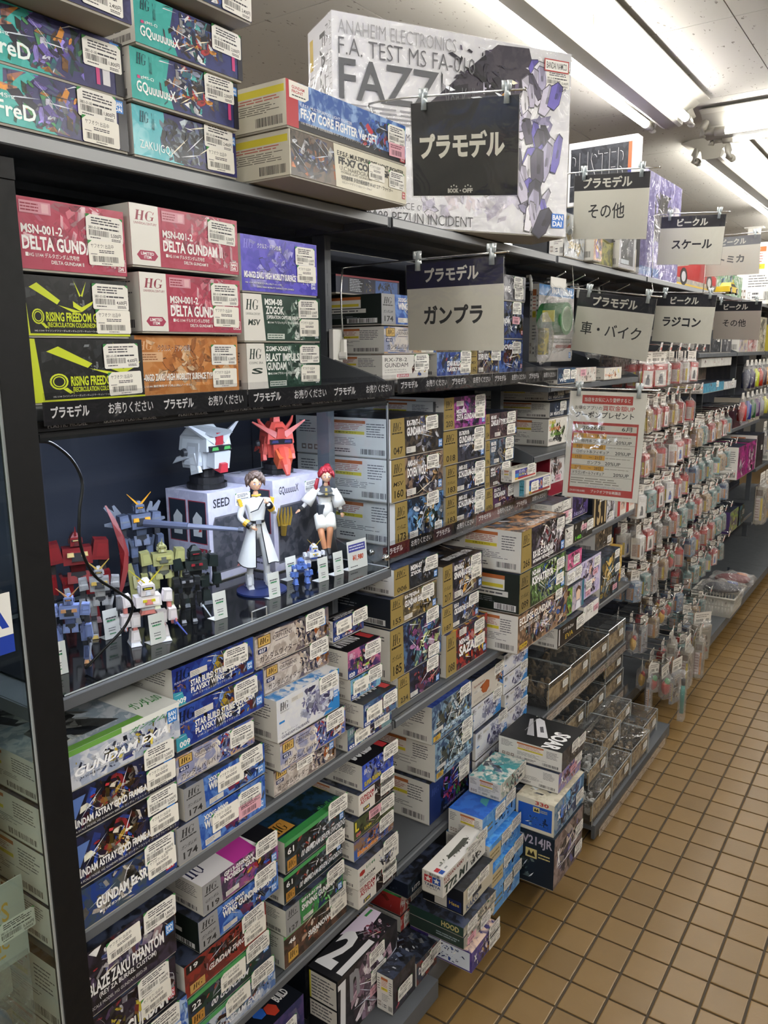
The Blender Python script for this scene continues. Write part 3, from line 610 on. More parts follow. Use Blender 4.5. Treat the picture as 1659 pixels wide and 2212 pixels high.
# -- very large white box, standing at an angle
def mech(c,x0,y0,x1,y1):
    r=random.Random(12); W=x1-x0; H=y1-y0; asp=c.h/c.w
    c.shards(x0+.02,y0,x1-.02,y1,('6a6484','8a84a8','c0bcd0','4a4458','d8d6e0'),34,4,.5,.35)
    pal=('dcdae4','c4bfd4','e4e2ea','a8a2c0','6a5fb8','3a3648','b8b2c8','d0ccdc','4e485c')
    for i in range(13):
        y=y1-H*(i+.5)/13; x=x0+W*(.5+.22*math.sin(i*1.3)); 
        for k in range(3):
            px=x+r.uniform(-.3,.3)*W; py=y+r.uniform(-.03,.03); rx=r.uniform(.014,.034); ry=r.uniform(.05,.11); a=r.gauss(0,.35); col=hx(pal[r.randrange(9)])
            q=[]
            for sx,sy in ((-.7,-1),(.5,-1),(1,-.4),(.8,.9),(-.2,1.05),(-1,.5)): dx,dy=sx*rx,sy*ry; q.append((px+dx*math.cos(a)-dy*math.sin(a)*asp,py+dy*math.cos(a)+dx*math.sin(a)/asp))
            S=lambda k_,o=0:[(px+o+(u-px)*k_,py+(v-py)*k_) for u,v in q]
            c.poly(S(1.08),tuple(v*.15 for v in col)); c.poly(q,col,tuple(v*.75 for v in col),.4); c.poly([q[3],q[4],(px,py),(px+rx*.5,py-ry*.3)],tuple(v*.6 for v in col)); c.poly(S(.25,rx*.2),tuple(v*.35 for v in col))
def fazz(c):
    c.rect(0,0,1,1,'d6d6da','cdccd6',.5)
    fa=('c6c2d2','b6b0c8','d6d0dc','b8b2c8','c8bcc4','d2d0dc'); c.shards(.32,.05,.8,.62,fa,120,21,1,.6)
    fb=('4a4458','6a6484','8a84a8','c0bcd0','6a62a8','9a92b4','d8d6e0','a8a4c0','c8c4d4','3a3648')
    c.poly([(.36,.62),(.52,.82),(.66,.98),(.80,.99),(.84,.82),(.66,.66),(.50,.50),(.42,.52)],'3c3640','2a2634',.8); c.poly([(.58,.63),(.72,.77),(.72,.74),(.60,.61)],'c08a3a'); c.text('PG',.6,.72,.65,.78,'c8c4d4',.01)
    mech(c,.72,.05,.95,.9); c.shards(.42,.5,.8,.95,['1c1824','4a4254','2c2636','3a3648','5a5068'],60,5,1,.35)
    c.text('ANAHEIM ELECTRONICS',.02,.9,.48,.965,'8f8f92',-.01); c.text('F.A. TEST MS FA-010',.02,.805,.56,.885,'5c5c60',-.01); c.text('FAZZ',.02,.6,.41,.79,'55565a',.01); c.text('"Ver.Ka"',.42,.61,.56,.74,'5c5c60',-.01)
    c.lines(.02,.5,.62,.585,4,'8a8a90',.25,.35); c.text('CONSTRUCTOR: ANAHEIM ELECTRONICS',.02,.43,.44,.465,'4a4a4e',.0)
    c.text('TASK FORCE α',.12,.085,.34,.12,'4a4a4e',-.01); c.text('0088 PEZUN INCIDENT',.12,.015,.56,.07,'2c2c30',-.01)
    c.rect(.87,.89,.985,.955,'b03a3a'); c.rect(.874,.896,.981,.949,'e4e2de'); c.text('BANDAI NAMCO',.88,.905,.975,.94,'2c2c30',.01); c.text('15+',.945,.79,.975,.82,'4a4a50',.0)
    c.rect(.925,.045,.985,.125,'2a6fc8'); c.text('BAN',.93,.09,.98,.118,'e8eef4',.03); c.text('DAI',.93,.053,.975,.083,'e8eef4',.03)
def fazzside(c):
    c.rect(0,0,1,1,'d2d2d8'); c.rect(.08,.8,.22,.95,'c0a43a'); c.lines(.08,.6,.3,.78,6,'8a8a90',.3,.3)
    # vertical title
    o,u,v=c.o.copy(),c.u.copy(),c.vv.copy(); c.o=o+u*c.w+v*c.h; c.u,c.vv=-v,u; w,h=c.w,c.h; c.w,c.h=h,w
    c.o=o+v*h; c.text('FAZZ',.06,.5,.5,.72,'55565a',.01); c.text('F.A. TEST MS FA-010',.04,.74,.62,.84,'66666a',-.01); c.text('ANAHEIM ELECTRONICS',.03,.88,.6,.96,'8f8f92',-.01); c.text('"Ver.Ka"',.54,.52,.7,.66,'66666a',-.01)
_yw=.519
_bx=.163-math.sin(_yw)*.637; _by=1.461-math.cos(_yw)*.637
BX('huge white kit box standing at an angle on top of the shelves',_bx,_by,_by+.637,1.906,2.338,fazz,.145,fazzside,('d6d6da','cdccd6',None),price='15,000円',stk=(('p',.88,.81,1.15),),rz=-_yw,base='cfcfd6',wrap=1)
def gaun(c): c.rect(0,0,1,1,'3c3e42','55575c',.6)
BX('tall dark grey box just right of the huge white box',-.06,1.86,1.955,1.906,2.335,gaun,.12,'n',stk=(('p',.2,.7,.9),),base='2c2e32')
# -- bay 1 upper row
RED='a5304a'; RP=('b8405a','c86a7c','d8a0ac','932540','b0506a','e0c0c8')
def delta(ii,pf=0,panel=False):
    def f(c):
        c.rect(0,0,1,1,RED,'b44860',.5); c.shards(pf+.05,.3,.99,.98,RP,46,9); c.shards(.55,.05,.99,.6,RP,30,19)
        x=pf+.03; k=(1-pf)
        c.text('MSN-001-2',x,.5,x+.36*k,.63,'ece6e6',.03); c.text('DELTA GUNDAM'+(' Ⅱ' if ii else ''),x,.27,x+(.74 if ii else .7)*k,.47,'f0ecec',.035); c.text('■HG 1/144 デルタガンダム弐号機',x+.02,.17,x+.5*k,.24,'ece6e6',.01); c.text('DELTA GUNDAM Ⅱ',x+.24*k,.09,x+.54*k,.145,'ece6e6',.02)
        c.rect(x,.78,x+.27*k,.95,'c98a98'); c.lines(x+.01,.8,x+.17*k,.93,3,'8a2038',.2,.45); c.rect(x+.19*k,.8,x+.25*k,.93,'d8a8b2')
        if panel: c.rect(0,0,pf,1,'dcdad4'); c.hg(.04,.74,.04+pf*.68,.9,'8a2a3e'); c.text('UNIVERSALCENTURY',.03,.67,.03+pf*.8,.71,'8a2a3e',.01); c.poly([(.04,.17),(.07,.09),(.19,.09),(.22,.17),(.19,.25),(.07,.25)],'a03050'); c.text('LIMITED',.075,.175,.185,.225,'eeeeee',.02); c.text('ITEM',.1,.115,.16,.165,'eeeeee',.02)
        c.rect(.905,.06,.985,.22,'e0d8d8'); c.rect(.91,.07,.98,.21,RED); c.text('BAN',.918,.145,.972,.2,'eeeeee',.03); c.text('DAI',.918,.08,.965,.135,'eeeeee',.03)
    return f
YL='c9d62c'
def rising(pf,panel):
    def f(c):
        c.rect(0,0,1,1,'0c0d0e','1c1d1f',.8); [c.poly([(pf+.4,.5),(pf+.4+.7*math.cos(a_),.5+1.2*math.sin(a_)),(pf+.4+.7*math.cos(a_+.05),.5+1.2*math.sin(a_+.05))],'5a5c60') for a_ in (2.6,2.9,.3,.6,3.6)] if 0 else None; c.shards(pf,.35,.95,.98,['101214','26282c','3c4044','0c0e10','6a6e72','22262a'],40,6)
        x=pf; c.poly([(x+.03,.8),(x+.1,.88),(x+.3,.6),(x+.27,.53)],YL); c.poly([(x+.28,.52),(x+.5,.42),(x+.42,.4)],YL)
        for s in (-1,1): c.poly([(x+.5,.7),(x+.5+s*.06,.95),(x+.5+s*.015,.68)],YL)
        c.poly([(x+.42,.6),(x+.5,.5),(x+.62,.62),(x+.6,.55),(x+.5,.42),(x+.42,.5)],YL)
        [c.poly([(x+.09+r_*.055*math.cos(k*math.pi/8),.32+r_*.13*math.sin(k*math.pi/8)) for k in range(16)],k_) for r_,k_ in ((1,YL),(.8,'101112'),(.68,YL),(.55,'101112'))]; c.poly([(x+.11,.2),(x+.15,.12),(x+.17,.14),(x+.135,.22)],YL)
        c.text('RISING FREEDOM GUNDAM',x+.16,.24,x+.16+.7*(1-pf),.4,YL,.03); c.text('[RECIRCULATION COLOR/NEON YELLOW]',x+.17,.12,x+.17+.62*(1-pf),.225,YL,.02)
        c.text('HG 1/144 ライジングフリーダムガンダム [リサーキュレーションカラー/ネオンイエロー]',x+.05,.06,.9,.1,'e8e8e8',.0); c.rect(x,.0,1,.035,YL)
        if panel: c.poly([(0,0),(pf,0),(pf-.03,1),(0,1)],YL); c.hg(.1,.7,.1+pf*.5,.9,'1a1c10'); c.text('COSMIC ERA',.05,.6,.05+pf*.7,.65,'1a1c10',.01); c.poly([(.06,.4),(.1,.33),(.24,.33),(.26,.4),(.24,.48),(.1,.48)],'2a2c2e'); c.text('LIMITED',.11,.41,.23,.46,'ddddcc',.02); c.text('ITEM',.13,.35,.2,.395,'ddddcc',.02); c.text('GUNPLA',.05,.16,.27,.24,'1a1c10',.0)
        else: c.poly([(0,0),(.03,0),(.0,1)],YL)
        bandai(c,.91,.06,.075,'101010')
    return f
BX('black and neon yellow kit box with yellow end panel, bottom of its stack',-.022,-.02,.246,1.556,1.6465,rising(.36,1),.30,price='4,600円',stk=(('p',.735,.52),('a',.755,.08)),base='1c1e1c')
BX('black and neon yellow kit box under the red box beside the black post',-.022,.0585,.2265,1.647,1.7305,rising(.02,0),.30,price='4,600円',stk=(('p',.63,.5),('a',.65,.08)),base='1c1e1c')
BX('crimson kit box next to the black post, top of the leftmost stack',-.022,.058,.229,1.7345,1.830,delta(0),.30,price='5,500円',stk=(('p',.61,.52),('a',.62,.16)),base=RED)
BX('orange kit box with white machine art, bottom of the second stack',-.04,.245,.470,1.556,1.6535,titlebox('b87436','c88a50',('d0a070','e0c09c','a05c24','c07c40','b06c34'),[('HG',.03,.76,.15,.9,'e0b488'),('ククルス・ドアンの島',.2,.74,.5,.85,'6a3410',.01),('MS-06GD ZAKU HIGH MOBILITY SURFACE TYPE (NORMAL)',.02,.2,.9,.36,'f0e8e0'),('HG 1/144 高機動型ザク(地上用)(ノーマル)',.03,.12,.5,.17,'f0e8e0',.0)],'b87436',extra=lambda c:(c.rect(.05,.56,.24,.72,'d8b08a'),c.lines(.06,.58,.2,.7,3,'8a5020',.2,.4))),.30,price='3,200円',stk=(('p',.71,.5,.95),('a',.715,.1,.95)),base='b87436')
BX('crimson kit box with white end panel, middle of its stack',-.022,.250,.466,1.6555,1.7475,delta(0,.24,True),.30,price='5,500円',stk=(('p',.68,.52),('a',.69,.14)),base='dcdad4')
BX('crimson kit box with white end panel, topmost of its stack and lettered II',-.022,.240,.465,1.7535,1.846,delta(1,.24,True),.30,price='5,500円',stk=(('p',.69,.55),),base='dcdad4')
BX('violet-blue kit box on top of the two dark green boxes',-.032,.481,.690,1.7295,1.829,titlebox('4038b0','5a50c8',('6a60d0','8a84e0','3028a0','a09ce0','5048c0'),[('HG',.03,.76,.15,.92,'8a84e0'),('ククルス・ドアンの島',.2,.78,.5,.88,'e0e0f0',.01),('MS-06GD ZAKU HIGH MOBILITY SURFACE TYPE (WARD)',.03,.2,.92,.36,'ecebf6'),('HG 1/144 高機動型ザク(地上用)(ウォルド機)',.04,.13,.5,.17,'e0e0f0',.0),('ZAKU HIGH MOBILITY SURFACE TYPE (WARD)',.18,.06,.66,.1,'e0e0f0',.0)],'4038b0'),.30,price='3,200円',stk=(('p',.69,.58,.92),('a',.71,.26,.92)),base='4038b0')
GRN='1d3a30'
def green(c1,titles,sub,sd):
    def f(c):
        c.rect(0,0,1,1,c1,'28493c',.5); c.shards(.5,.03,.85,.95,('dfe6e2','9ab0a6','4a6a5c','2a4a3e','1a3028','24443a'),46,sd); c.rect(0,0,.22,1,'dcdad4'); c.poly([(.22,0),(.26,0),(.22,1)],'dcdad4')
        c.hg(.03,.66,.18,.88,'1c3028'); c.text(sub,.03,.55,.2,.6,'1c3028',.0); c.text('MSV' if sd==1 else 'S',.05,.33,.19,.46,'1c3028',.03,.01)
        for t in titles: c.text(*t[:5],'e8ece8',.03)
        c.rect(.28,.04,.5,.16,'c8d0ca'); c.lines(.29,.05,.49,.15,2,'3a5a4c',.1,.4); bandai(c,.91,.04,.06,'1d3a30')
    return f
BX('dark green kit box with white end panel and black lettering, middle of its stack',-.032,.481,.696,1.6425,1.7285,green(GRN,[('MSM-08',.26,.78,.48,.92),('ZOGOK',.27,.58,.5,.76),('[OPERATION CAPTURE JABURO]',.28,.46,.72,.56),('■1/144『ゾゴック(ジャブロー攻略戦)』',.29,.37,.7,.43)],'UNIVERSALCENTURY',1),.30,price='3,200円',stk=(('p',.69,.54,.95),('a',.7,.14,.95)),base='dcdad4')
BX('dark green kit box with white end panel, bottom of its stack above the case',-.032,.485,.695,1.556,1.6415,green('1a3a2e',[('ZGMF-X56S/γ',.24,.8,.56,.94),('BLAST IMPULSE',.24,.6,.72,.78),('GUNDAM',.25,.4,.5,.58),('■HG 1/144 ブラストインパルスガンダム',.26,.3,.7,.36)],'COSMIC ERA',2),.30,price='3,200円',stk=(('p',.69,.56,.95),('a',.7,.14,.95)),base='dcdad4')
# -- bay 2 upper row
def rx2(c):
    c.rect(0,0,1,1,'d6d4cf'); c.shards(.6,.05,.98,.9,['b03038','3c5fae','d6b040','e8e8e8','8a8a90'],24,4); c.text('RX-78-2',.05,.72,.52,.88,'3a3a3e',.0); c.text('GUNDAM',.05,.48,.54,.66,'3a3a3e',.0); c.text('1/144 RX-78-2 ガンダム',.05,.34,.5,.41,'55555a',0); c.text('RX-78-2 GUNDAM Workshop Kit Ver.',.05,.24,.52,.3,'55555a',0); c.rect(.3,.05,.56,.18,'c8707a'); c.text('GUNPLA',.32,.07,.54,.16,'eeeeee',.02)
BX('white kit box with thin black letters, bottom of the stack behind the large kit sign',-.1,1.010,1.215,1.556,1.6165,rx2,stk=(('p',.68,.35,1.1),),base='dcdad4')
def orph(num,jp,c1='8a7a70',c2='5a5260',pal=('d8d0c8','7a6e80','3a3440','b8a898','26304a','16203c'),sd=4):
    def f(c):
        c.rect(0,0,1,1,c1,c2,1); c.poly([(0,.05),(.5,.0),(.62,.4),(.5,.95),(.2,1),(0,.9)],'c9c2bc',c1,.6); c.shards(.48,.04,.86,.98,pal,60,sd); c.shards(.78,.1,.99,.9,['c07a3c','e0d8d0','a85a30','d8b080'],16,sd)
        c.rect(0.03,.62,.19,.95,'3a2c12'); c.rect(.036,.64,.184,.93,'c4a25c'); c.hg(.055,.7,.165,.88,'2a1c08'); c.text('ORPHANS',.22,.68,.47,.82,'2a2430',-.01); c.lines(.25,.84,.42,.9,1,'4a4450',.1,.5); c.lines(.25,.6,.42,.65,1,'6a6470',.1,.5)
        c.rect(.03,.42,.14,.56,'1c2c58'); c.text(num,.045,.445,.125,.535,'eeeeee',.02); c.text(jp,.05,.13,.05+.06*len(jp),.35,'15131a',.0); c.lines(.1,.06,.4,.1,1,'3a3440',.2,.5); bandai(c,.88,.45,.075)
    return f
BX('sky and sand coloured kit box numbered 021 behind the large kit sign',-.1,1.018,1.258,1.6175,1.6835,orph('021','ガンダムバルバトスルプス','4a6aa8','c09a70',('7a8cc0','3a4aa0','e8e4dc','a02c30','26304a'),8),base='cfcdc6')
def sil(num,t1,t2,c1='1f4a9c',c2='5a84c8',pal=('d8dce4','3c5fae','1a2a60','c03040','e8e8ee','7aa0d8','16203c')):
    T=[(t1,.28,.76,.28+.03*len(t1),.9),(t2,.28,.5,.28+.04*len(t2),.74)]
    return F_panel(SIL,num,'ガンダムW',T,c1,c2,list(pal),.24,hcol='24262a')
BX('black-ended kit box with silver panel numbered 174, behind the large kit sign',-.1,1.008,1.257,1.6855,1.7585,sil('174','XXXG-00W0','WING GUNDAM ZERO'),side='kw',base='20242c')
def bback(c):
    c.rect(0,0,1,1,'141c34'); c.rect(.0,.9,1,1,'7a2430'); c.rect(.18,.06,.42,.86,'10141f'); c.lines(.2,.1,.4,.84,8,'b8bcc6',.3,.4); c.rect(.6,.08,.97,.86,'35548c'); c.shards(.62,.1,.95,.84,['1c2438','2a3450','0e1424'],20,3); c.shards(.44,.08,.58,.84,['2a3a70','a09040','4a2c40','16203c'],16,5)
BX('dark blue box lying at the back of the upper shelf, behind the large kit sign',-.2,.965,1.236,1.760,1.805,bback,.2,side='n',stk=None,base='10141f')
BX('navy kit box with gold lettering art, below the right part of the large kit sign',-.1,1.262,1.44,1.556,1.6215,titlebox('26408a','7a94c8',PG,[('STAR BUILD STRIKE',.3,.4,.95,.62),('PLAVSKY WING',.3,.16,.85,.36),('HG',.05,.7,.2,.92,'101830')],None),price='1,400円',stk=(('p',.7,.5),('a',.7,.1)))
BX('gold end kit box numbered 160 on the upper shelf beside the large kit sign',-.1,1.445,1.62,1.556,1.637,gold('160','MSV','AMX-014','DOVEN WOLF','2a2436','7a6a5a'),stk=(('p',.72,.5),))
u_=('dark kit box with blue machine art right of the large kit sign, lowest of three','dark kit box with pink sticker right of the large kit sign, middle of three','silvery kit box right of the large kit sign, topmost of three')
BX(u_[0],-.1,1.625,1.786,1.556,1.6565,titlebox('1c2a5a','4a6ab0',PG,[('DOVEN',.1,.7,.6,.86)],'b03438'),stk=(('p',.52,.58),))
BX(u_[1],-.1,1.625,1.787,1.6575,1.768,titlebox('24283c','3a4a80',DK,[('GUNDAM',.05,.4,.4,.55)],'b03438'),stk=(('p',.5,.68),('k',.5,.42)))
BX(u_[2],-.1,1.64,1.800,1.7695,1.846,titlebox('5a5a60','9a9aa0',['c8c8cc','707078','3a3a44','a8a8b0'],[('WE',.04,.3,.3,.55)],None),stk=(('p',.45,.5),('p',.5,.1)))
# -- bay 2 gold row on the labelled shelf
BX('gold end kit box numbered 173, bottom of the stack right of the glass case',-.09,1.045,1.285,1.1395,1.2525,gold('173','ガンダムZZ','','','16202e','5a86b8',['e8eef4','7ab0e0','2a4a80','203830','3a5a48','d8a850','c8ccd4'],pf=.25,sh=70,sub2=1),price='2,400円',stk=(('p',.63,.72),('p',.8,.1,.6)))
BX('gold end kit box numbered 160, middle of the stack right of the glass case',-.09,1.030,1.280,1.2535,1.3625,gold('160','MSV','AMX-014','DOVEN WOLF','2c2630','8a7460',['6a7ab0','c8ccd8','3a3a4c','b0906a','20242e','a8a8b4'],pf=.26,sh=60),price='2,400円',stk=(('p',.66,.62),))
BX('gold end kit box numbered 047, top of the stack right of the glass case',-.09,1.027,1.281,1.3635,1.4635,gold('047','','RX-78NT-1','GUNDAM NT1','1a1a20','4a4238',['c8ccd8','3c4a7a','d0a838','6a5a40','20242e','8a8a94'],pf=.26,sh=40),price='2,000円',stk=(('p',.64,.6),))
BX('gold end kit box numbered 183 resting on the label strip, bottom of its stack',-.1,1.312,1.547,1.1395,1.2245,gold('183','ガンダムUC','AMX-101E','SCHUZRUM-GALLUSS',pf=.28),price='1,600円',stk=(('p',.72,.52),('a',.72,.12)))
BX('gold end kit box numbered 183, second from the bottom of its stack',-.1,1.312,1.544,1.2255,1.312,gold('183','ガンダムUC','AMX-101E','SCHUZRUM-GALLUSS',pf=.28),price='1,600円',stk=(('p',.72,.52),('a',.72,.12)))
BX('kit box with slanted gold panel numbered 018, below the pinkish machine box',-.1,1.298,1.541,1.313,1.4085,F_panel(GOLD,'018','',[('RX-78GP01Fb',.36,.8,.6,.94),('GUNDAM GP01',.36,.56,.8,.78),('E.F.S.F. PROTOTYPE',.37,.46,.7,.53)],'1c1e26','3a3c4c',DK,.33,hcol='2a2416',urlp=None,sh=24),price='1,500円',stk=(('p',.72,.6),('a',.72,.26)))
BX('gold end kit box numbered 203 with magenta beam art, top of its stack',-.1,1.300,1.541,1.4095,1.5,F_panel(GOLD,'203','Zガンダム',[('MSZ-006',.28,.46,.52,.6),('ZETA GUNDAM',.28,.24,.74,.44)],'3a1c3c','a04898',['c060b8','5a4a90','2a2240','e0c8e8','3c5fae','8a3a80'],.24,hcol='2a2416',urlp=(.28,.7)),price='1,800円',stk=(('p',.72,.6),('a',.72,.26)))
BX('pale kit box lying behind, only its printed end showing left of the box numbered 203',-.125,1.284,1.2975,1.42,1.49,gaun,.28,stk=None,base='dcdad4')
BX('gold end kit box numbered 190, bottom of the third gold stack',-.1,1.550,1.783,1.1395,1.212,gold('190','','RX-77-2','GUNCANNON','2a1c2c','5a3a5a',['c84a3a','3c4a9a','d8a8a0','2c2438','e0b050'],pf=.22),price='1,000円',stk=(('p',.66,.4),))
BX('narrow gold end kit box, second from bottom of the third gold stack',-.1,1.548,1.729,1.2125,1.279,gold('019','','MSM-07',"Z'GOK",'2c2626','5a4a48',pf=.16),price='1,000円',stk=(('p',.6,.55,.95),))
BX('gold end kit box with grey-blue machine art, third from bottom of the third gold stack',-.1,1.547,1.744,1.2795,1.360,gold('196','','MS-07B','GOUF','262c34','5a6a80',pf=.15),price='1,600円',stk=(('p',.66,.56,.95),('a',.66,.1,.95)))
BX('gold end kit box with plum machine art, top of the third gold stack',-.1,1.544,1.757,1.3605,1.4395,gold('154','','MS-06F','ZAKUII F TYPE SOLARI','3a2c34','5a4448',['7a5a60','2c2228','a89090','4a3a44'],pf=.13),price='1,600円',stk=(('p',.66,.54,.95),('a',.66,.08,.95)))
def gasha(c):
    c.rect(0,0,1,1,'dcd8cc'); c.rect(.12,.1,.96,.9,'4a4a9c'); c.rect(.12,.1,.96,.24,'b03a34'); c.rect(.12,.3,.26,.6,'3c8ac8'); c.rect(.12,.12,.24,.28,'d8b83a'); c.text('ガンダム',.28,.6,.52,.84,'e8e8e8',.02); c.text('RX-78-2',.28,.34,.52,.55,'d8d83a',.02); c.shards(.5,.2,.64,.85,['d8a030','e0e0e0','b03a34'],10,3)
BX('small cream box with red and blue print, standing on the tilted white one',-.06,1.648,1.828,1.2215,1.2775,gasha,.038,'w',('d0ccc0','c0bcae',None),price='500円',stk=(('p',.6,.3,.95),),base='dcd8cc')
BX('small white box with light blue end band beside the gold box numbered 190',-.055,1.742,1.936,1.160,1.2195,gasha,.043,lambda c:(c.rect(0,0,1,1,'d8d8d4'),c.rect(.45,.02,.85,.98,'6ab4cc'),c.text('#',.5,.2,.8,.8,'2a7a80',.0)),('d0ccc0','c0bcae',None),price='500円',stk=(('a',.18,.26,.95),('p',.64,.3,.95)),base='dcd8cc')
# -- row z .75 bay 2
ow=['d8dce4','6a7ab0','20242e','a8a8b4','4a5a80','c8a860']
BX('gold end kit box numbered 234, bottom of its stack on the wide shelf edge',-.031,.966,1.168,.7505,.831,gold('234','','','','1c2030','2c3450',['3a4a7a','20242e','5a3a60','8a5a80','16182a','a04a50'],pf=.27,sh=50),price='2,000円',stk=(('p',.66,.62,.95),))
BX('white-ended gold panel kit box numbered 185 with violet machine art',-.03,.931,1.173,.8318,.9645,gold('185','ガンダムUC','','','1c2440','4a6a90',['5a2a5c','8a4a80','2a1c38','c8d890','7ab8c8','e0e8d0','3a6ab0','a878a8'],pf=.25,sh=90,urlp=None),price='3,000円',stk=(('p',.68,.78),('p',.72,.05,.9)))
BX('black-ended gold panel kit box numbered 155',-.03,.934,1.151,.9655,1.0425,gold('155','','RX-79[G]Ez-8','GUNDAM Ez8','4a4438','8a7a58',['c8ccd4','7a6a48','2c2c30','d0b058','a8a090'],pf=.26),side='k',price='1,300円',stk=(('p',.64,.5),),base='1c2230')
BX('gold panel kit box numbered 006, top of the stack right below the glass case corner',-.03,.950,1.156,1.0435,1.112,F_panel(GOLD,'006','',[('MSM-07',.36,.7,.62,.92),("Z'GOK",.36,.5,.6,.66)],'1a1c20','2e343c',DK,.33,hcol='2a2416',urlp=None,sh=24),price='1,000円',stk=(('p',.68,.48),))
BX('gold panel kit box numbered 088 with red and yellow machine art',-.024,1.190,1.428,.7505,.8745,F_panel(GOLD,'088','',[('MSN-04',.3,.58,.54,.72),('SAZABI',.3,.3,.78,.55)],'28242e','a03028',['b83028','e0b83a','3a3a8a','20242e','d84a38','5a1c1c','c8ccd4'],.24,hcol='2a2416',urlp=(.3,.8),sh=60),price='2,500円',stk=(('p',.66,.66),('a',.68,.3)),top=('26305a','d0a030',None))
BX('gold panel kit box numbered 187, half hidden between two others',-.03,1.179,1.386,.8755,.9535,gold('187','','RX-0','CROSSBONE GUNDAM',pf=.28),price='2,000円',stk=(('p',.7,.55,.95),))
BX('gold panel kit box numbered 217 with a printed dark top, top of its stack',-.03,1.180,1.405,.9545,1.066,gold('217','ガンダムNT','MSN-06S-2','SINANJU STEIN','1c1e28','5a5260',['8a7a60','c8b890','3a3a4c','c8ccd4','6a6a90','d8a050'],pf=.24,sh=60),price='2,600円',stk=(('p',.68,.66),('a',.7,.36)),top=('141418','3a3028','MSN-06S-2 SINANJU STEIN'))
MGs=['8a6a5a','c8a88a','3a3448','6a5a80','d8c8b8','2a2430','a84a38','b8b0c4']
def ecl(c):
    c.rect(0,0,1,1,'5a4638','9a7a60',1); c.shards(.15,.03,.98,.98,MGs+['7ab0a0','4a6ab0'],110,13); c.text('ECLIPSE GUNDAM',.02,.72,.62,.92,'e6e2dc',.03); c.text('GAT MOBILE SUIT ECLIPSE',.03,.58,.4,.68,'d8d4cc',.01); c.rect(.03,.08,.17,.2,'c8a83a'); c.text('GUNDAM',.04,.1,.16,.18,'4a3a10',.02)
BX('very large white-ended kit box at the bottom of the big stack on the shelf corner',.062,1.455,1.832,.7505,.8685,ecl,.26,price='5,000円',stk=(('p',.72,.8,.9),),top=('3a3028','6a5a48',None),base='d6d4cf')
BX('very large dark-ended kit box numbered 099, middle of the big stack',.06,1.462,1.828,.8695,.9915,F_panel('7d6e44','099','ガンダムUC',[('NZ-666',.25,.8,.42,.94),('KSHATRIYA',.25,.55,.7,.77)],'2c3a2c','6a8a50',['3c5a3c','8ab04a','3a6ab8','c8d8b0','16201c','5a90c8','dce8d0','20304a'],.22,hcol='1c180e',urlp=None,sh=100),.26,'kw',price='4,000円',stk=(('p',.78,.6,1),('a',.78,.2,1)),base='1c201e')
BX('very large white kit box numbered 266 with fiery printed top, top of the big stack',.06,1.468,1.815,.9925,1.1185,F_panel(GOLD,'266','',[('RX-105 Ξ GUNDAM',.25,.2,.7,.4),('HATHAWAY VER. MOBILE SUIT',.25,.08,.72,.17)],'1c1a20','3c3848',['c8c4cc','4a3a48','e0dce0','2c2430','7a2c38','8a8494','16141a'],.22,hcol='2a2416',urlp=None,sh=90),.26,price='5,000円',stk=(('p',.78,.66,1),),top=('2a2226','c08a5a','HG RX-105 GUNDAM'),base='dcdad4')
# -- bay 1 row z .75
navy2=['26408a','3c5fae','c8ccd8','a02c30','16203c','7a9ad8','e0e0e4','d8b83a']
def sbs(num):
    def f(c):
        c.rect(0,0,1,1,'1c2c78','2f52a8',.8); c.shards(.3,.1,.98,.98,navy2,60,7); c.poly([(0,0),(.14,0),(.1,.35),(0,.4)],'3a9ab0'); c.shards(.0,.3,.2,.62,['c88a50','e0a868','a86a38'],14,3)
        c.hg(.03,.66,.2,.92,'101838'); c.text('BUILD FIGHTERS',.02,.6,.22,.65,'c8ccd8',.0); c.text('STAR BUILD STRIKE GUNDAM',.2,.37,.88,.55,'ecebe6',.03); c.text('PLAVSKY WING',.2,.2,.6,.35,'ecebe6',.03); c.text('1/144 スタービルドストライクガンダム',.22,.1,.7,.17,'e0e0e0',.0); c.text(num,.03,.05,.14,.2,'eeeeee',.03); url(c,.2,.62,.2,.16); bandai(c,.9,.12,.075)
    return f
BX('blue kit box with white bold lettering, top of the second stack under the glass case',-.02,.262,.458,1.027,1.100,sbs('009'),price='1,400円',stk=(('p',.6,.45),))
BX('blue kit box numbered 009, second from the top under the glass case',-.02,.262,.481,.9465,1.0258,sbs('009'),price='1,400円',stk=(('p',.64,.5),))
BX('sky blue and tan kit box half hidden under the blue box numbered 009',-.012,.252,.442,.8905,.9455,orph('021','ガンダムバルバトスルプス','3a5aa8','c09a70',('7a8cc0','3a4aa0','e8e4dc','a02c30','26304a'),18),price='1,400円',stk=(('p',.66,.3),))
BX('silver panel kit box numbered 174, upper of the pair on the middle left shelf',0,.255,.456,.8255,.8895,sil('174','XXXG-00W0','WING GUNDAM ZERO'),price='2,400円',stk=(('a',.38,.3,1.1),('p',.66,.5)),base='8e8f92')
BX('silver panel kit box numbered 174, lower of the pair, with a pink sticker',0,.235,.454,.7505,.8245,sil('174','XXXG-00W0','WING GUNDAM ZERO'),price='1,400円',stk=(('a',.36,.3,1.1),('p',.66,.42),('k',.66,.2,1.2)),base='8e8f92')
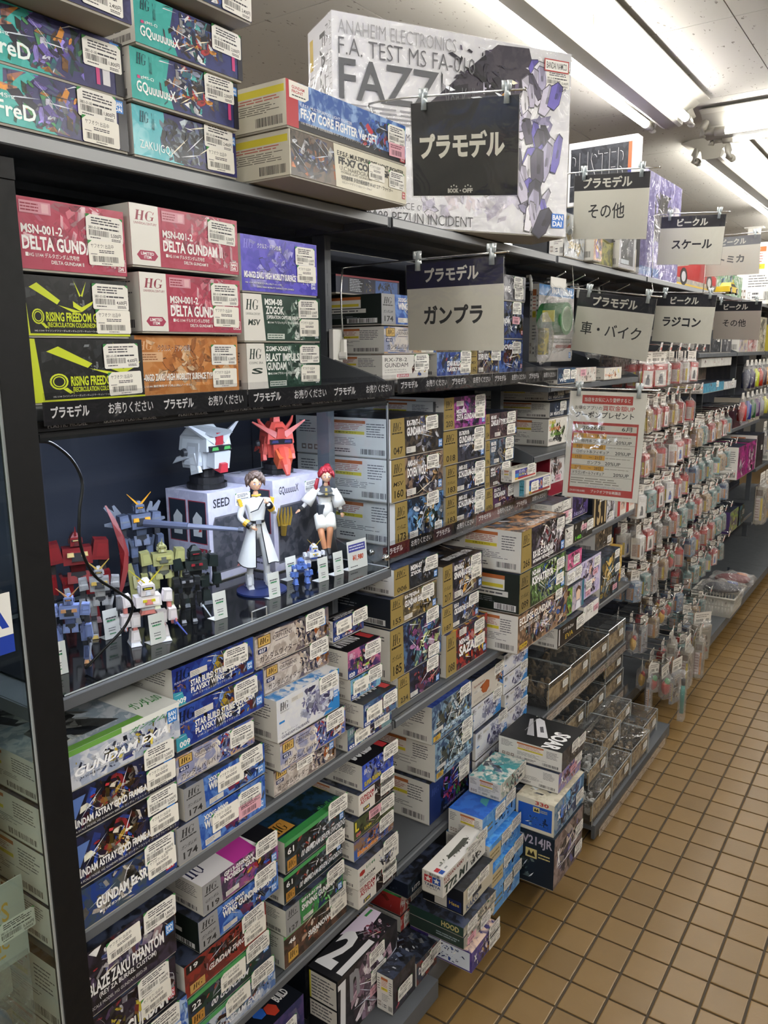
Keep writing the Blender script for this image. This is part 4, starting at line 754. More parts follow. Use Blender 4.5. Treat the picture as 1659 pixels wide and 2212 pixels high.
def exia(num=1):
    def f(c):
        c.rect(0,0,1,1,'c8ccd4','8a98b4',.8); c.shards(.2,.1,.95,.75,['3a4ab0','e0e4ec','8a98b4','2a3068','c8ccd8','5a6a90','d8c050'],60,12); c.rect(0,.86,1,1,'6aa04a'); c.rect(.55,.84,1,1,'e0e4e0'); c.text('ガンダム00',.6,.72,.95,.86,'3f8a4a',.02,.03)
        c.text('GN-001',.46,.56,.6,.63,'eef0f4',.02); c.text('GUNDAM EXIA',.2,.28,.9,.5,'f2f4f8',.03,.02); c.text('1/144 SCALE MODEL HG GUNDAM 00-01 ガンダムエクシア',.22,.18,.86,.24,'2a2c38',.0); c.poly([(0,.4),(.1,.4),(.14,.55),(.1,.72),(0,.72)],'10181c'); c.text('01',.02,.46,.09,.64,'e8e8e8',.02)
        c.rect(.02,.02,.16,.32,'b8863c'); c.hg(.04,.1,.14,.27,'2a1c08'); bandai(c,.9,.5,.08)
    return f
def exiatop(c):
    c.rect(0,0,1,1,'b8c0c8','8a9aa8',1); c.rect(0,0,1,.05,'6aa04a'); c.rect(.72,0,1,.4,'dfe2df'); c.shards(.1,.1,.65,.8,['e4e8e8','2a2e34','a8b0b4','6a747a','c8ccc8','14161a'],26,6); c.text('ガンダム00',.76,.1,.98,.2,'3f8a4a',.02)
BX('white and blue kit box with green edge, top of the leftmost lower stack',0,.0,.256,.9855,1.052,exia(),.30,top=exiatop,price='2,600円',stk=None,base='dcdcd8')
def astray(c):
    c.rect(0,0,1,1,'121420','28305a',.6); c.shards(.25,.1,.8,.98,['141420','3a3040','b8963c','2c50b0','6a5030','20182c','d8d0c0','a83038'],70,14); c.poly([(0,.4),(.22,.4),(.3,.85),(0,.85)],'5a78b8'); c.text('59',.02,.48,.2,.78,'c8d4ec',.03); url(c,.02,.2,.2,.18)
    c.text('GUNDAM ASTRAY GOLD FRAME AMATSU MINA',.18,.17,.97,.34,'eeeeee',.03); c.text('1/144 SCALE MODEL HG GUNDAM SEED-59 ガンダムアストレイ ゴールドフレーム天ミナ',.18,.06,.97,.12,'dddddd',.0); c.rect(.02,.01,.14,.2,'b8863c'); c.hg(.035,.04,.125,.17,'2a1c08'); bandai(c,.9,.36,.07)
BX('black and gold kit box, upper of the pair beside the black post',0,-.005,.242,.9105,.9848,astray,price='3,200円',stk=(('p',.74,.66),('a',.75,.16)),base='14141c')
BX('black and gold kit box, lower of the pair beside the black post',0,-.005,.241,.8225,.9095,astray,price='3,200円',stk=(('p',.74,.62),('a',.75,.18)),base='14141c')
BX('dark blue hexagon-print kit box at the bottom of the stack beside the black post',0,-.005,.231,.7505,.8215,titlebox('1c3a80','3a4a58',['5a5a58','8a8a86','b8b0a8','2c2c30','3a5a90','c8c0b4'],[('GUNDAM Ez-SR',.32,.3,.74,.58),('■1/144 ガンダムEz-SR',.34,.16,.6,.24)],'b03438'),price='4,000円',stk=(('p',.72,.6),('a',.74,.2)),base='1c2a50')
BX('kit box numbered 027, topmost of the middle stack under the glass case',-.02,.463,.685,1.0285,1.097,orph('027','ガンダムヴィダール',sd=24),price='1,400円',stk=(('p',.66,.5),),base='4a4648')
BX('kit box numbered 027, second from top in the middle stack under the glass case',-.02,.484,.686,.967,1.0275,orph('027','ガンダムヴィダール',sd=24),price='1,400円',stk=(('p',.68,.5),),base='dcdad4')
def cali(t,jp,sd,c2='c8ccdc'):
    def f(c):
        c.rect(0,0,1,1,'d6d8dc',c2,.5); c.poly([(.72,.0),(1,0),(1,.42),(.86,.3)],'2a80c8'); c.poly([(.8,1),(1,1),(1,.86),(.7,.9)],'2a80c8'); c.shards(.35,.08,.9,.92,('5a5a88','8a8ab0','c0c4d8','3a3a5c','d0d4e4','a8aec8'),50,sd)
        c.hg(.05,.72,.17,.9,'2a2c34'); c.text('THE WITCH FROM MERCURY',.05,.66,.18,.69,'55555a',0); url(c,.22,.78,.18,.12); c.rect(.03,.42,.11,.47,'2a80c8'); c.text(jp,.06,.14,.3,.2,'5a5a78',0); c.text(t,.06,.05,.06+.028*len(t),.12,'4a4a68',.0); bandai(c,.9,.3,.075)
    return f
BX('white and bright blue kit box in the middle of the stack under the glass case',.01,.477,.681,.8755,.9665,cali('GUNDAM CALIBARN','キャリバーン',31),price='1,800円',stk=(('p',.66,.6),),top=('d8dade','2a80c8',None),base='dcdad4')
BX('sky blue and tan kit box numbered 021, below the white and bright blue one',.01,.489,.699,.8115,.8748,orph('021','ガンダムバルバトスルプス','3a5aa8','c09a70',('7a8cc0','3a4aa0','e8e4dc','a02c30','26304a'),18),price='1,400円',stk=(('p',.68,.45),),base='4a4648')
BX('kit box numbered 027 at the bottom of the middle stack',-.01,.489,.688,.7505,.8108,orph('027','ガンダムヴィダール',sd=24),price='1,400円',stk=(('p',.34,.5,.8),),base='4a4648')
lim=['a04a60','d8889a','3a3a78','c8ccd8','26204a','e0b0a0','7a84c0']
def v20(num,c1,c2,sd=3):
    def f(c):
        c.rect(0,0,1,1,c1,c2,1); c.shards(.15,.05,.98,.95,lim+['8ab04a'],40,sd); c.poly([(0,0),(.26,0),(.3,.22),(0,.3)],'1c3a80'); c.text(num,.03,.04,.2,.2,'eeeeee',.03); c.shards(.02,.28,.2,.42,['c88a50','e0a868'],8,4); c.hg(.04,.7,.2,.9,'d0d4e0'); c.text('1/144',.3,.05,.6,.16,'c8ccd8',.02)
    return f
def ktop(t): return lambda c:(c.rect(0,0,1,1,'141418'),c.text(t,.1,.1,.7,.3,'d8d8dc',.03),c.text('BATTLE ARMS ARMS',.2,.34,.8,.5,'d8d8dc',.03),c.rect(.8,.05,.97,.2,'b03438'),c.lines(.1,.55,.7,.7,2,'9a9a9a',.2,.4))
BX('blue kit box numbered 033 leaning at the top right under the glass case',-.01,.680,.798,1.014,1.064,v20('033','1c2c60','3a4a80',2),.28,top=ktop('DRONE'),price='1,000円',stk=(('a',.1,.3,.9),('p',.62,.4,.9)),base='14161c')
BX('pink beam art kit box numbered 020 with black top',0,.724,.848,.918,.985,v20('020','3a2a60','c06a90',9),.28,top=ktop('SPINNING'),price='1,000円',stk=(('p',.5,.45),),base='dcdad4')
BX('narrow blue kit box numbered 025 with orange top trim, third from bottom of its stack',0,.733,.848,.8655,.917,v20('025','3a70a0','7ab0c8',5),.28,stk=(('a',.06,.25,.95),('p',.55,.4,.9)),price='1,000円',base='dcdad4')
BX('black-topped kit box numbered 022 pulled forward beside the shelf end',.03,.738,.866,.8065,.8645,v20('022','1c2c60','4a6a90',7),.28,top=ktop('KARAMI'),stk=(('a',.08,.2,1),('p',.58,.35,.9)),price='1,000円',base='dcdad4')
BX('kit box numbered 022 at the bottom beside the shelf end',0,.718,.892,.7505,.8055,v20('022','1c2c60','6a8a90',7),.28,stk=(('a',.14,.15,1),('p',.58,.3,1)),price='1,000円',base='dcdad4')
# -- bay 1 row z .345
def blaze(c):
    c.rect(0,0,1,1,'16161c','3c3448',.8); c.shards(.15,.35,.95,.98,['d8d4dc','5a4a6a','a83038','8a84a0','2c2434','e8e4ea','3a4a80'],60,16); c.text('BLAZE ZAKU PHANTOM',.2,.3,.88,.5,'eeeeee',.03); c.text('(REY ZA BURREL CUSTOM)',.28,.18,.8,.28,'dddddd',.02); c.text('1/144 SCALE MODEL HG GUNDAM SEED-28',.14,.08,.7,.13,'cccccc',0); c.poly([(0,.35),(.12,.35),(.16,.55),(0,.55)],'3c5aa8'); c.text('28',.02,.39,.1,.51,'d0dcf0',.03); bandai(c,.9,.38,.08)
BX('black kit box with white bold lettering, upper one at the lower left corner',0,.0,.219,.594,.7125,blaze,price='1,800円',stk=(('a',.37,.62,1.1),('p',.7,.66,1.1)),base='141418')
BX('black kit box with dark machine art, second of the lower left corner stack',0,.0,.212,.5055,.593,titlebox('16161c','2c2434',['1c1c24','4a3a58','b8a83a','8a2c38','5a5a6a','c8c8d0'],[('GUNDAM',.5,.05,.9,.38)],'b03438'),price='3,000円',stk=(('p',.62,.62,1.05),('a',.64,.2,1.05)),base='141418')
BX('blue and white kit box cut off at the lower left corner',.005,.0,.228,.41,.5045,titlebox('2c5ab0','a8c0e0',['e0e8f4','3c6ac0','1c2c60','8ab0e0'],[('SEED',.3,.2,.7,.4)],None),price='1,800円',stk=(('p',.62,.62,1.1),('a',.66,.22)),base='1c3a80')
BX('another blue and white kit box hidden at the very bottom left',.0,.0,.228,.3455,.4095,titlebox('2c4a90','8aa0c8',navy2,[('SEED',.3,.2,.7,.4)],None),stk=None,base='1c3a80')
def nob(c): F_panel(SIL,'119','Gガンダム',[('GF13-050NSW',.27,.78,.66,.94),('NOBELL GUNDAM',.27,.58,.85,.76)],'3a3448','8a4a80',['b84a90','3a5ab8','e0dce4','20242e','7a84a8','d8a040','c03040'],.24,hcol='24262a',urlp=(.28,.08))(c)
BX('silver panel kit box numbered 119 with magenta and white top',0,.282,.483,.6205,.684,nob,price='1,600円',stk=(('p',.68,.6),),top=lambda c:(c.rect(0,0,1,1,'d8d6da'),c.poly([(.4,0),(.7,.0),(.9,1),(.5,1)],'b83a98'),c.rect(.75,0,1,1,'16161c'),c.rect(.7,.25,.85,.42,'c8702c'),c.hg(.02,.1,.2,.3,'2a2c50')),base='dcdad4')
BX('silver panel kit box numbered 174 in the lower left, black ended',0,.268,.481,.554,.6195,sil('174','XXXG-00W0','WING GUNDAM ZERO'),side='kw',price='3,000円',stk=(('p',.68,.6),),base='1c2420')
def thr(c):
    c.rect(0,0,1,1,'8a3028','5a2a28',.8); c.shards(.2,.2,.85,.95,['16141a','3a2c30','b84a38','20202a','6a2a24','8a8490'],60,25); c.text('GUNDAM THRONE',.26,.3,.78,.48,'e8e2e0',.03,.02); c.rect(.05,.05,.22,.32,'c09a58'); c.hg(.08,.12,.19,.27,'3a2008'); c.poly([(.02,.72),(.2,.72),(.24,.85),(.18,.97),(.02,.97)],'141416'); c.text('19',.06,.77,.15,.92,'e8e8e8',.02)
BX('brick red kit box with dark machine art in the lower left stack',0,.224,.441,.4835,.553,thr,price='3,000円',stk=(('p',.68,.6),('a',.7,.16)),base='dcdad4')
def g22(num,t,c1='1c3a2c',c2='2a3448'):
    def f(c):
        c.rect(0,0,1,1,c1,c2,1); c.shards(.2,.2,.95,.95,['3a4a60','c8ccd4','20282c','5a6a80','8aa0a8','a04a40'],44,hash_(num+t)); c.rect(0,.86,1,1,'4a9a5a'); c.poly([(.02,.5),(.16,.5),(.2,.65),(.16,.8),(.02,.8)],'10181c'); c.text(num,.04,.55,.14,.75,'e8e8e8',.02)
        c.rect(.03,.04,.17,.38,'b8863c'); c.hg(.045,.12,.155,.32,'2a1c08'); c.text(t,.24,.16,.24+.05*len(t),.36,'e6e8ec',.02,.02); bandai(c,.9,.4,.07)
    return f
BX('green-edged kit box numbered 22 below the brick red one',0,.234,.451,.4145,.4825,g22('22','00 GUNDAM'),price='2,800円',stk=(('a',.36,.35,1.1),('p',.68,.55,1.05)),base='3a6a4a',top=('2c5a3c','4a8a58',None))
BX('green-edged kit box numbered 01 at the bottom of the lower left stack',0,.244,.460,.3455,.4135,g22('01','GUNDAM EXIA','b8c0cc','4a6aa0'),price='2,800円',stk=(('a',.36,.45,1.1),('p',.68,.62,1.05)),base='3a6a4a',top=('2c5a3c','4a8a58',None))
def seven(c): g22('61','00 GUNDAM SEVEN SWORD/G','16201e','2c3a44')(c)
def ktop7(c): c.rect(0,0,1,1,'10201f','1c3a58',.8); c.shards(.2,.3,.9,.9,['2a6a50','1c2c48','3a8a6a'],12,3); c.rect(0,0,1,.06,'3a8a4a'); c.rect(.03,.08,.3,.22,'b8863c'); c.hg(.08,.1,.24,.2,'2a1c08'); c.rect(.62,.7,.85,.86,'c8ccd0'); c.text('ガンダム00',.66,.02,.98,.1,'3f8a4a',.02)
BX('dark green kit box numbered 61 with a dark printed top, top of its stack',-.01,.513,.715,.563,.6385,seven,price='4,500円',stk=(('p',.7,.68,1.1),),top=ktop7,base='dcdad4')
BX('dark green kit box numbered 61, second of its stack',-.01,.506,.704,.4955,.562,seven,price='4,500円',stk=(('p',.7,.6,1.1),),base='dcdad4')
BX('silver panel kit box numbered 127 with a green sphere in its art',0,.498,.690,.429,.4945,F_panel(SIL,'127','',[('GF13-017NJ',.26,.76,.6,.92),('SHINING GUNDAM',.26,.48,.84,.72)],'28303a','3a8a4a',['4ab04a','3a4ab8','c8ccd4','20282c','8ac88a'],.24,hcol='24262a'),price='1,600円',stk=(('p',.7,.6),),base='dcdad4')
BX('green-edged kit box numbered 46 with brown armour art, bottom of its stack',-.01,.500,.715,.3455,.428,titlebox('2c2420','5a4034',['6a4a3c','c8a890','3a2c2c','a05a40','20201e','e0d0c0'],[('46',.07,.62,.17,.76),('SUSANOWO',.36,.32,.76,.5)],None,(.05,.08,.16),None,(0,.88,1,1,'5ab06a')),price='2,200円',stk=(('p',.7,.66,1),('a',.72,.26,1)),top=('3a5a48','8ab098',None),base='dcdad4')
def sup(c): titlebox('1c3a9c','3a5ac8',['4a6ad8','c8ccd8','16206a','8a9ae0'],[('SUPER FUMINA',.06,.1,.6,.3,'c0b040'),('HG',.05,.6,.2,.8)],None)(c)
BX('bright blue kit box with black top, top of the narrow stack by the shelf gap',0,.770,.921,.6285,.6945,sup,.28,top=ktop('BUILD'),price='1,800円',stk=(('p',.66,.6),),base='dcdad4')
def ast(c): c.rect(0,0,1,1,'d6d2cc'); c.rect(.45,0,1,1,'20181a'); c.shards(.45,.02,.98,.98,['c8c4c0','a02c28','20181a','e8e4e0','6a5a58'],50,9); c.text('GUNDAM',.04,.68,.42,.86,'a83038',.02); c.text('ASTRAY',.04,.48,.42,.66,'a83038',.02); c.rect(.12,.08,.3,.26,'26305a'); c.text('248',.14,.11,.28,.23,'d8c83a',.02)
BX('white and black kit box with red lettering, second from top of the narrow stack',0,.755,.914,.572,.6275,ast,.28,price='1,000円',stk=(('p',.6,.62,.95),('p',.6,.2,.95)),base='dcdad4')
BX('olive kit box with yellow letter, third from top of the narrow stack',0,.735,.907,.5195,.571,titlebox('3a4428','4a5434',['8a9a6a','6a4a5a','20241a'],[('L',.03,.4,.12,.9,'d8c83a'),('1/144',.25,.15,.42,.32,'c8b83a'),('09',.05,.1,.16,.3,'c03a38')],None),.28,price='1,000円',stk=(('k',.35,.55),('p',.62,.3)),base='dcdad4')
BX('blue and orange kit box, fourth from top of the narrow stack',0,.734,.907,.467,.5185,titlebox('3a5aa0','8a6a50',['c87a38','6a8ad0','2a3a80','e0b080'],[('Blazer',.08,.1,.6,.35,'e08a30')],None),.28,price='1,000円',stk=(('p',.62,.4),),base='dcdad4')
def whi(c): c.rect(0,0,1,1,'d2d0ca'); c.shards(.5,.02,.98,.95,['3a5ab0','6a6a74','2c2c34','c8ccd4'],40,6); c.poly([(.04,.6),(.1,.55),(.16,.6),(.16,.75),(.1,.8),(.04,.75)],'a02c28'); c.text('GUNDAM',.04,.3,.4,.42,'3a3a3e',.01); c.lines(.04,.08,.4,.26,3,'6a6a6e',.2,.3); c.text('1/144',.2,.7,.4,.85,'2a7a4a',.01)
BX('white kit box with blue art and green letters, low in the narrow stack',.02,.721,.890,.4085,.466,whi,.28,price='1,000円',stk=(('p',.6,.6,1),),base='d6d2cc')
BX('white and black kit box with red lettering, bottom of the narrow stack',.01,.735,.894,.3455,.4075,ast,.28,price='1,000円',stk=(('p',.6,.62,.95),('p',.62,.2,.95)),base='dcdad4')
# -- bay 2 row z .345
gs=['4a6a90','8ab0c8','2a3a5c','c8d8e0','5a5a48','a8a070','1c2434','dce4ea']
def gself(c): c.rect(0,0,1,1,'2c4468','7a98b0',1); c.shards(.1,.1,.98,.98,gs,100,27); c.text('GUNDAM G-SELF PERFECT PACK',.22,.14,.95,.26,'c8e0f0',.03); c.rect(.03,.04,.2,.18,'c8a23c'); c.hg(.07,.06,.17,.16,'3a2808'); url(c,.04,.26,.22,.1)
BX('tall pale blue machine art kit box, upper of two alike, ends printed white',-.02,1.111,1.329,.588,.6985,gself,price='2,400円',stk=(('p',.68,.7),),base='dcdad4',top=('2a3f88','4a5fa8',None))
BX('tall pale blue machine art kit box, lower of two alike, ends printed white',-.02,1.128,1.342,.4725,.587,gself,price='2,400円',stk=(('p',.68,.74),('a',.68,.44)),base='2a3f88')
BX('dark blue kit box with red and violet figure, bottom on the lower shelf edge',-.03,1.116,1.358,.3455,.4715,lambda c:(c.rect(0,0,1,1,'0f1426','1c3a80',.7),c.shards(.3,.1,.95,.95,['a83050','6a3a90','4a9a50','1c1830','c85a70','3a4ab0'],70,29),c.rect(0,0,.24,1,'1c2c60'),c.hg(.04,.66,.2,.82,'3c4c88'),c.text('THE LEGEND OF GUNDAM',.3,.08,.8,.14,'a8b0d0',0),bandai(c,.9,.3,.07)),price='2,600円',stk=(('p',.66,.7),('a',.67,.44)),base='dcdad4')
def merc(c): c.rect(0,0,1,1,'c8c2b8'); c.poly([(.75,1),(1,1),(1,0),(.82,.3)],'2a70b8'); c.poly([(.3,.4),(.36,.62),(.46,.7),(.55,.6),(.55,.35),(.46,.2),(.36,.25)],'a8582c'); c.poly([(.26,.55),(.36,.64),(.33,.45)],'8a4420'); c.shards(.75,.1,.97,.9,['8a4a30','3a2c28','c8a080'],16,8); c.text('Figure-riseStandard',.08,.66,.4,.78,'8a3a30',.01); url(c,.08,.42,.18,.14); c.text('SULETTA MERCURY',.08,.1,.6,.2,'8a847c',0)
BX('beige kit box with a round orange-brown shape, above the white and blue boxes',-.03,1.346,1.555,.600,.683,merc,price='2,400円',stk=(('p',.7,.62),),base='c8c2b8')
cl=('white kit box with violet figure art, second from top below the beige box','white and blue kit box with violet wing art in the middle of its stack','white kit box with dark red and blue figure, bottom of its stack')
BX(cl[0],-.03,1.341,1.545,.519,.599,cali('GUNDAM CALIBARN','キャリバーン',31),price='1,800円',stk=(('p',.7,.62),),base='dcdad4')
BX(cl[1],-.02,1.350,1.569,.430,.518,cali('GUNDAM PHARACT','ファラクト',35),price='1,400円',stk=(('p',.7,.66),),base='dcdad4')
BX(cl[2],-.02,1.357,1.582,.3455,.429,cali('GUNDAM LFRITH','ルブリス',39,'b8bcd4'),price='1,400円',stk=(('p',.68,.5),),base='dcdad4')
for i,(y0,y1,z0,z1,l) in enumerate(((1.578,1.755,.3455,.424,'white kit box at the bottom of the stack nearest the clear plastic cases'),(1.566,1.74,.425,.4945,'white kit box second from the bottom beside the clear plastic cases'),(1.562,1.738,.4955,.5595,'white kit box third from the bottom beside the clear plastic cases'),(1.558,1.737,.5605,.624,'white kit box fourth from the bottom, just under the large kit boxes'),(1.551,1.735,.625,.695,'white kit box directly below the very large boxes on the shelf corner'))):
    BX(l,-.0 if i==0 else -.03,y0,y1,z0,z1,cali('GUNDAM CALIBARN','キャリバーン',31+i%2*4),price='1,800円',stk=(('p',.68,.6,.9),),base='d8d8d8')
def plain(c1,c2,pal,sh=30,txt=None,sd=1,tc='e0e0e0'):
    def f(c):
        c.rect(0,0,1,1,c1,c2,.9); c.shards(.05,.05,.95,.95,pal,sh,sd)
        if txt:
            for t in txt: c.text(t[0],*t[1:5],t[5] if len(t)>5 else tc,.02)
    return f
# ---------------- base row and bay 3 boxes ----------------
def f21(c):
    c.rect(0,0,1,1,'1a1a1e','3a343c',.5); c.shards(.2,.0,.98,.98,['a890a8','d8c8d4','5a4a5c','e8dce4','8a6a80','3a3038','c8a8b8'],80,41); c.poly([(.02,.05),(.1,.05),(.12,.93),(.0,.93),(.0,.85),(.04,.85)],'d8d8dc'); c.text('n',.18,.5,.34,.93,'8a8a90',.03)
def t21(c):
    c.rect(0,0,1,1,'1c1c20'); c.poly([(.5,1),(1,1),(1,.55),(.72,.45)],'d2c4d8'); c.shards(.55,.02,.98,.6,['a890a8','5a3a50','c8b0c0','3a3038','8a2840'],34,17)
    c.rect(.86,.8,.98,.88,'3a8a4a'); o,u,v,w,h=c.o.copy(),c.u.copy(),c.vv.copy(),c.w,c.h
    c.o=o+v*h; c.u,c.vv,c.w,c.h=-v,u,h,w; c.text('21',.06,.08,.97,.62,'d4d4d8',.04)
def s21(c): c.rect(0,0,1,1,'16161a'); c.rect(.05,.55,.95,.96,'c8c4bc'); c.rect(.05,.55,.1,.96,'c8c03a'); c.lines(.12,.58,.9,.92,7,'55555a',.3,.4); c.rect(.05,.28,.95,.52,'c8c4bc'); c.lines(.1,.3,.9,.5,4,'55555a',.3,.4); c.rect(.5,.06,.95,.24,'c8c4bc'); c.bars(.52,.08,.92,.22,20)
BX('big black and white box with giant numeral on top, at the bottom edge',.05,.601,.836,.1005,.274,f21,.085,s21,t21,'3,300円',(('p',.5,.72,1),('p',.52,.42,1),('k',.5,.25),),0,base='141418')
BX('black kit box standing behind the big numeral box on the lowest shelf',-.06,.62,.82,.1005,.25,gaun,.25,'k',stk=None,base='14181c')
BX('blue and white hexagon-dotted kit box low behind the green-edged stack',-.0,.40,.545,.1005,.262,lambda c:(c.rect(0,0,1,1,'2a2c5a','4a3a6a',1),c.shards(.1,.1,.9,.9,['5a5a9a','a8a0c8','2a2440'],20,5),bandai(c,.86,.1,.1)),.28,'k',lambda c:(c.rect(0,0,1,1,'10141c'),c.poly([(.3,.1),(.4,.1),(.45,.16),(.4,.22),(.3,.22),(.25,.16)],'2a5ab0'),c.poly([(.46,.04),(.56,.04),(.61,.1),(.56,.16),(.46,.16),(.41,.1)],'b03a28'),c.poly([(.46,.18),(.56,.18),(.61,.24),(.56,.3),(.46,.3),(.41,.24)],'c8a83a'),c.text('BUILD',.66,.1,.9,.18,'e0e0e0',.03)),stk=(('p',.4,.6,1),),base='1c2230')
BX('dark kit box stacked low at the bottom edge, with paired barcode stickers',.10,.845,.94,.1005,.168,titlebox('2c3a48','6a3a30',['8a2c28','c8c4bc','3a4a6a','20242c'],[('D',.1,.4,.2,.7)],None),.09,stk=(('p',.2,.3,.95),('p',.62,.4,.95)),base='2a2e34')
rs=['b03430','d8d0c4','3a6a4a','2a2c34','8a2420','e0dcd4']
def sred(c): c.rect(0,0,1,1,'a03230'); c.shards(.1,.15,.9,.9,['3a1a1c','c84a3a','5a2422','2c2024'],26,3)
BX('slim black kit box with a white barcode sticker, foremost at the bottom edge',.10,.742,.838,.1005,.20,plain('1c1e22','3a3440',['2c2c34','6a5a70','a83a48'],14,None,6),.045,stk=(('p',.2,.25,1),),base='17181c')
BX('red ended kit box, top of the stack under the gap between two shelf units',0,.905,1.082,.201,.256,titlebox('a83a34','d8ccc0',rs,[('FA',.05,.4,.14,.7)],None),.28,sred,('2a2628','3a8a4a','HANDS'),stk=(('p',.3,.2,.9),('p',.64,.4,.9)),base='8a2c2a')
BX('white ended box, second of the stack under the gap between two shelf units',.0,.902,1.075,.152,.2,titlebox('b83a34','e0dcd4',rs,[('1/24',.1,.4,.3,.7)],None),.28,stk=(('p',.1,.2,.95),('p',.58,.3,.95)),base='d2cec6')
BX('dark kit box third of the stack under the gap between two shelf units',.0,.905,1.06,.1005,.1515,titlebox('20304a','3a5a8a',rs,[('BMW',.1,.4,.3,.7)],None),.28,stk=(('p',.1,.2,.95),('p',.6,.3,.95)),base='2a3444')
# tank box on its side across the stack
def tankf(c):
    c.rect(0,0,1,1,'d6d4ce'); c.text('RUSSIAN ARMY',.02,.72,.48,.9,'7a3028',.03); c.text('TANK',.02,.54,.16,.69,'7a3028',.03); c.text('T72 M1',.02,.08,.55,.5,'2c3a30',.05,.02)
    c.shards(.6,.1,.95,.6,['3a3c34','5a5a50','2a2c28','6a6a60'],30,6)
def tanks(c):
    c.rect(0,0,1,1,'d2d0ca'); c.rect(.1,.5,.48,.82,'b83038'); c.rect(.5,.5,.88,.82,'2a50a0')
    for x in (.29,.69):
        p=[]
        for k in range(10):
            r=.2 if k%2==0 else .085; a=math.pi/2+k*math.pi/5; p.append((x+r*math.cos(a)*.85,.66+r*math.sin(a)*.75))
        for k in range(0,10,2): c.poly([p[k],p[k+1],(x,.66),p[k-1]],'e8e6e0')
    c.text('TAMIYA',.1,.32,.88,.45,'2a3c6a',.02); c.text('T72 M1',.2,.2,.7,.28,'3a3a3e',.0); c.bars(.35,.84,.85,.96,18); c.text('c',.12,.86,.2,.94,'3a3a3e',0)
def tankt(c):
    c.rect(0,0,1,1,'dcdad6'); c.shards(.3,.25,.85,.6,['4a4c44','6a6c60','3a3c38','8a8a7c'],40,8); c.shards(.15,.4,.3,.62,['5a6a4a','7a8a6a'],14,2); c.poly([(.35,.55),(.75,.62),(.8,.42),(.55,.32),(.3,.4)],'4e5048')
    c.rect(.03,.1,.1,.3,'2a50a0'); c.rect(.03,.32,.1,.52,'b83038'); c.lines(.14,.1,.2,.6,2,'8a8a8a',.2,.3)
t=BX('white tank kit box with red and blue star emblem, lying across the low stack',.122,.931,1.155,.300,.362,tankf,.06,tanks,tankt,'1,800円',(('p',.52,.62,1),('p',.76,.7,1)),.0,base='d6d4ce')
BX('dark printed kit box under the white tank box, poking out to its left',.02,.93,1.12,.256,.2995,titlebox('1c2430','3a4a5a',['20242c','5a6a7a','8a8a8a'],[('1/72',.1,.2,.3,.5)],None),.2,lambda c:(c.rect(0,0,1,1,'1a2030'),c.shards(.1,.1,.95,.8,['2c3444','0e1218','4a5468'],20,4)),stk=None,base='1c2230')
BX('black kit box with cream front, right under the white tank box near the floor',.15,.985,1.145,.2285,.2985,lambda c:(c.rect(0,0,1,1,'c0b8a4'),c.text('KAKO',.1,.04,.5,.3,'3a4a6a',.03),c.rect(.3,.3,.6,.5,'2a2c34')),.12,lambda c:(c.rect(0,0,1,1,'16181e'),c.rect(.3,.05,.6,.6,'c8c4bc'),c.rect(.62,.05,.95,.5,'1c2858'),c.text('Hase',.66,.25,.9,.4,'c8a83a',.01)),('16181c','2a2c34',None),stk=(('p',.12,.5,.9),('p',.5,.6,.9)),base='1c1c20')
BX('dark green and cream kit box lettered for a warship, under the black and cream one',.17,.951,1.125,.198,.2275,titlebox('c8c0b0','8a8a80',rs,[('x',.1,.4,.2,.7)],None),.16,lambda c:(c.rect(0,0,1,1,'223a34'),c.text('HOOD',.6,.2,.92,.8,'c8b878',.03)),stk=(('p',.1,.0,.85),),base='b8b0a0',ss=.9)
BX('olive-edged kit box second under the black and cream one, near the floor',.17,.953,1.12,.1625,.1975,titlebox('c8c0b0','8a8a80',rs,[('x',.1,.4,.2,.7)],None),.16,lambda c:(c.rect(0,0,1,1,'2c3a34'),c.lines(.5,.3,.95,.7,2,'8a9aa0',.3,.5)),stk=(('k',.1,.1),('p',.52,.0,.9)),base='b8b090',ss=.9)
BX('blue and violet kit box with two jets on its end, lowest by the floor',.19,.958,1.095,.1005,.1615,titlebox('2c2a68','5a4a90',['c8a870','e0d8e8','3a3a9a','d88a3a','1c1a3a'],[('x',.1,.4,.2,.7)],None),.18,lambda c:(c.rect(0,0,1,1,'3c3478','6a4a90',.6),c.rect(.3,.06,.97,.94,'c8d0dc'),c.shards(.35,.52,.92,.86,['2a4aa0','1c2c5a','4a6ac0'],16,3),c.shards(.35,.12,.92,.46,['2a4aa0','1c2c5a','3a5ab0'],16,5)),('2a2860','c8b0a0',None),stk=(('p',.66,.56,1),('p',.68,.05,1)),base='1c1a48')
bl=['2a6ac8','5aa0e8','1c3c80','c8d8e8','3a3a5a','8ab8e0']
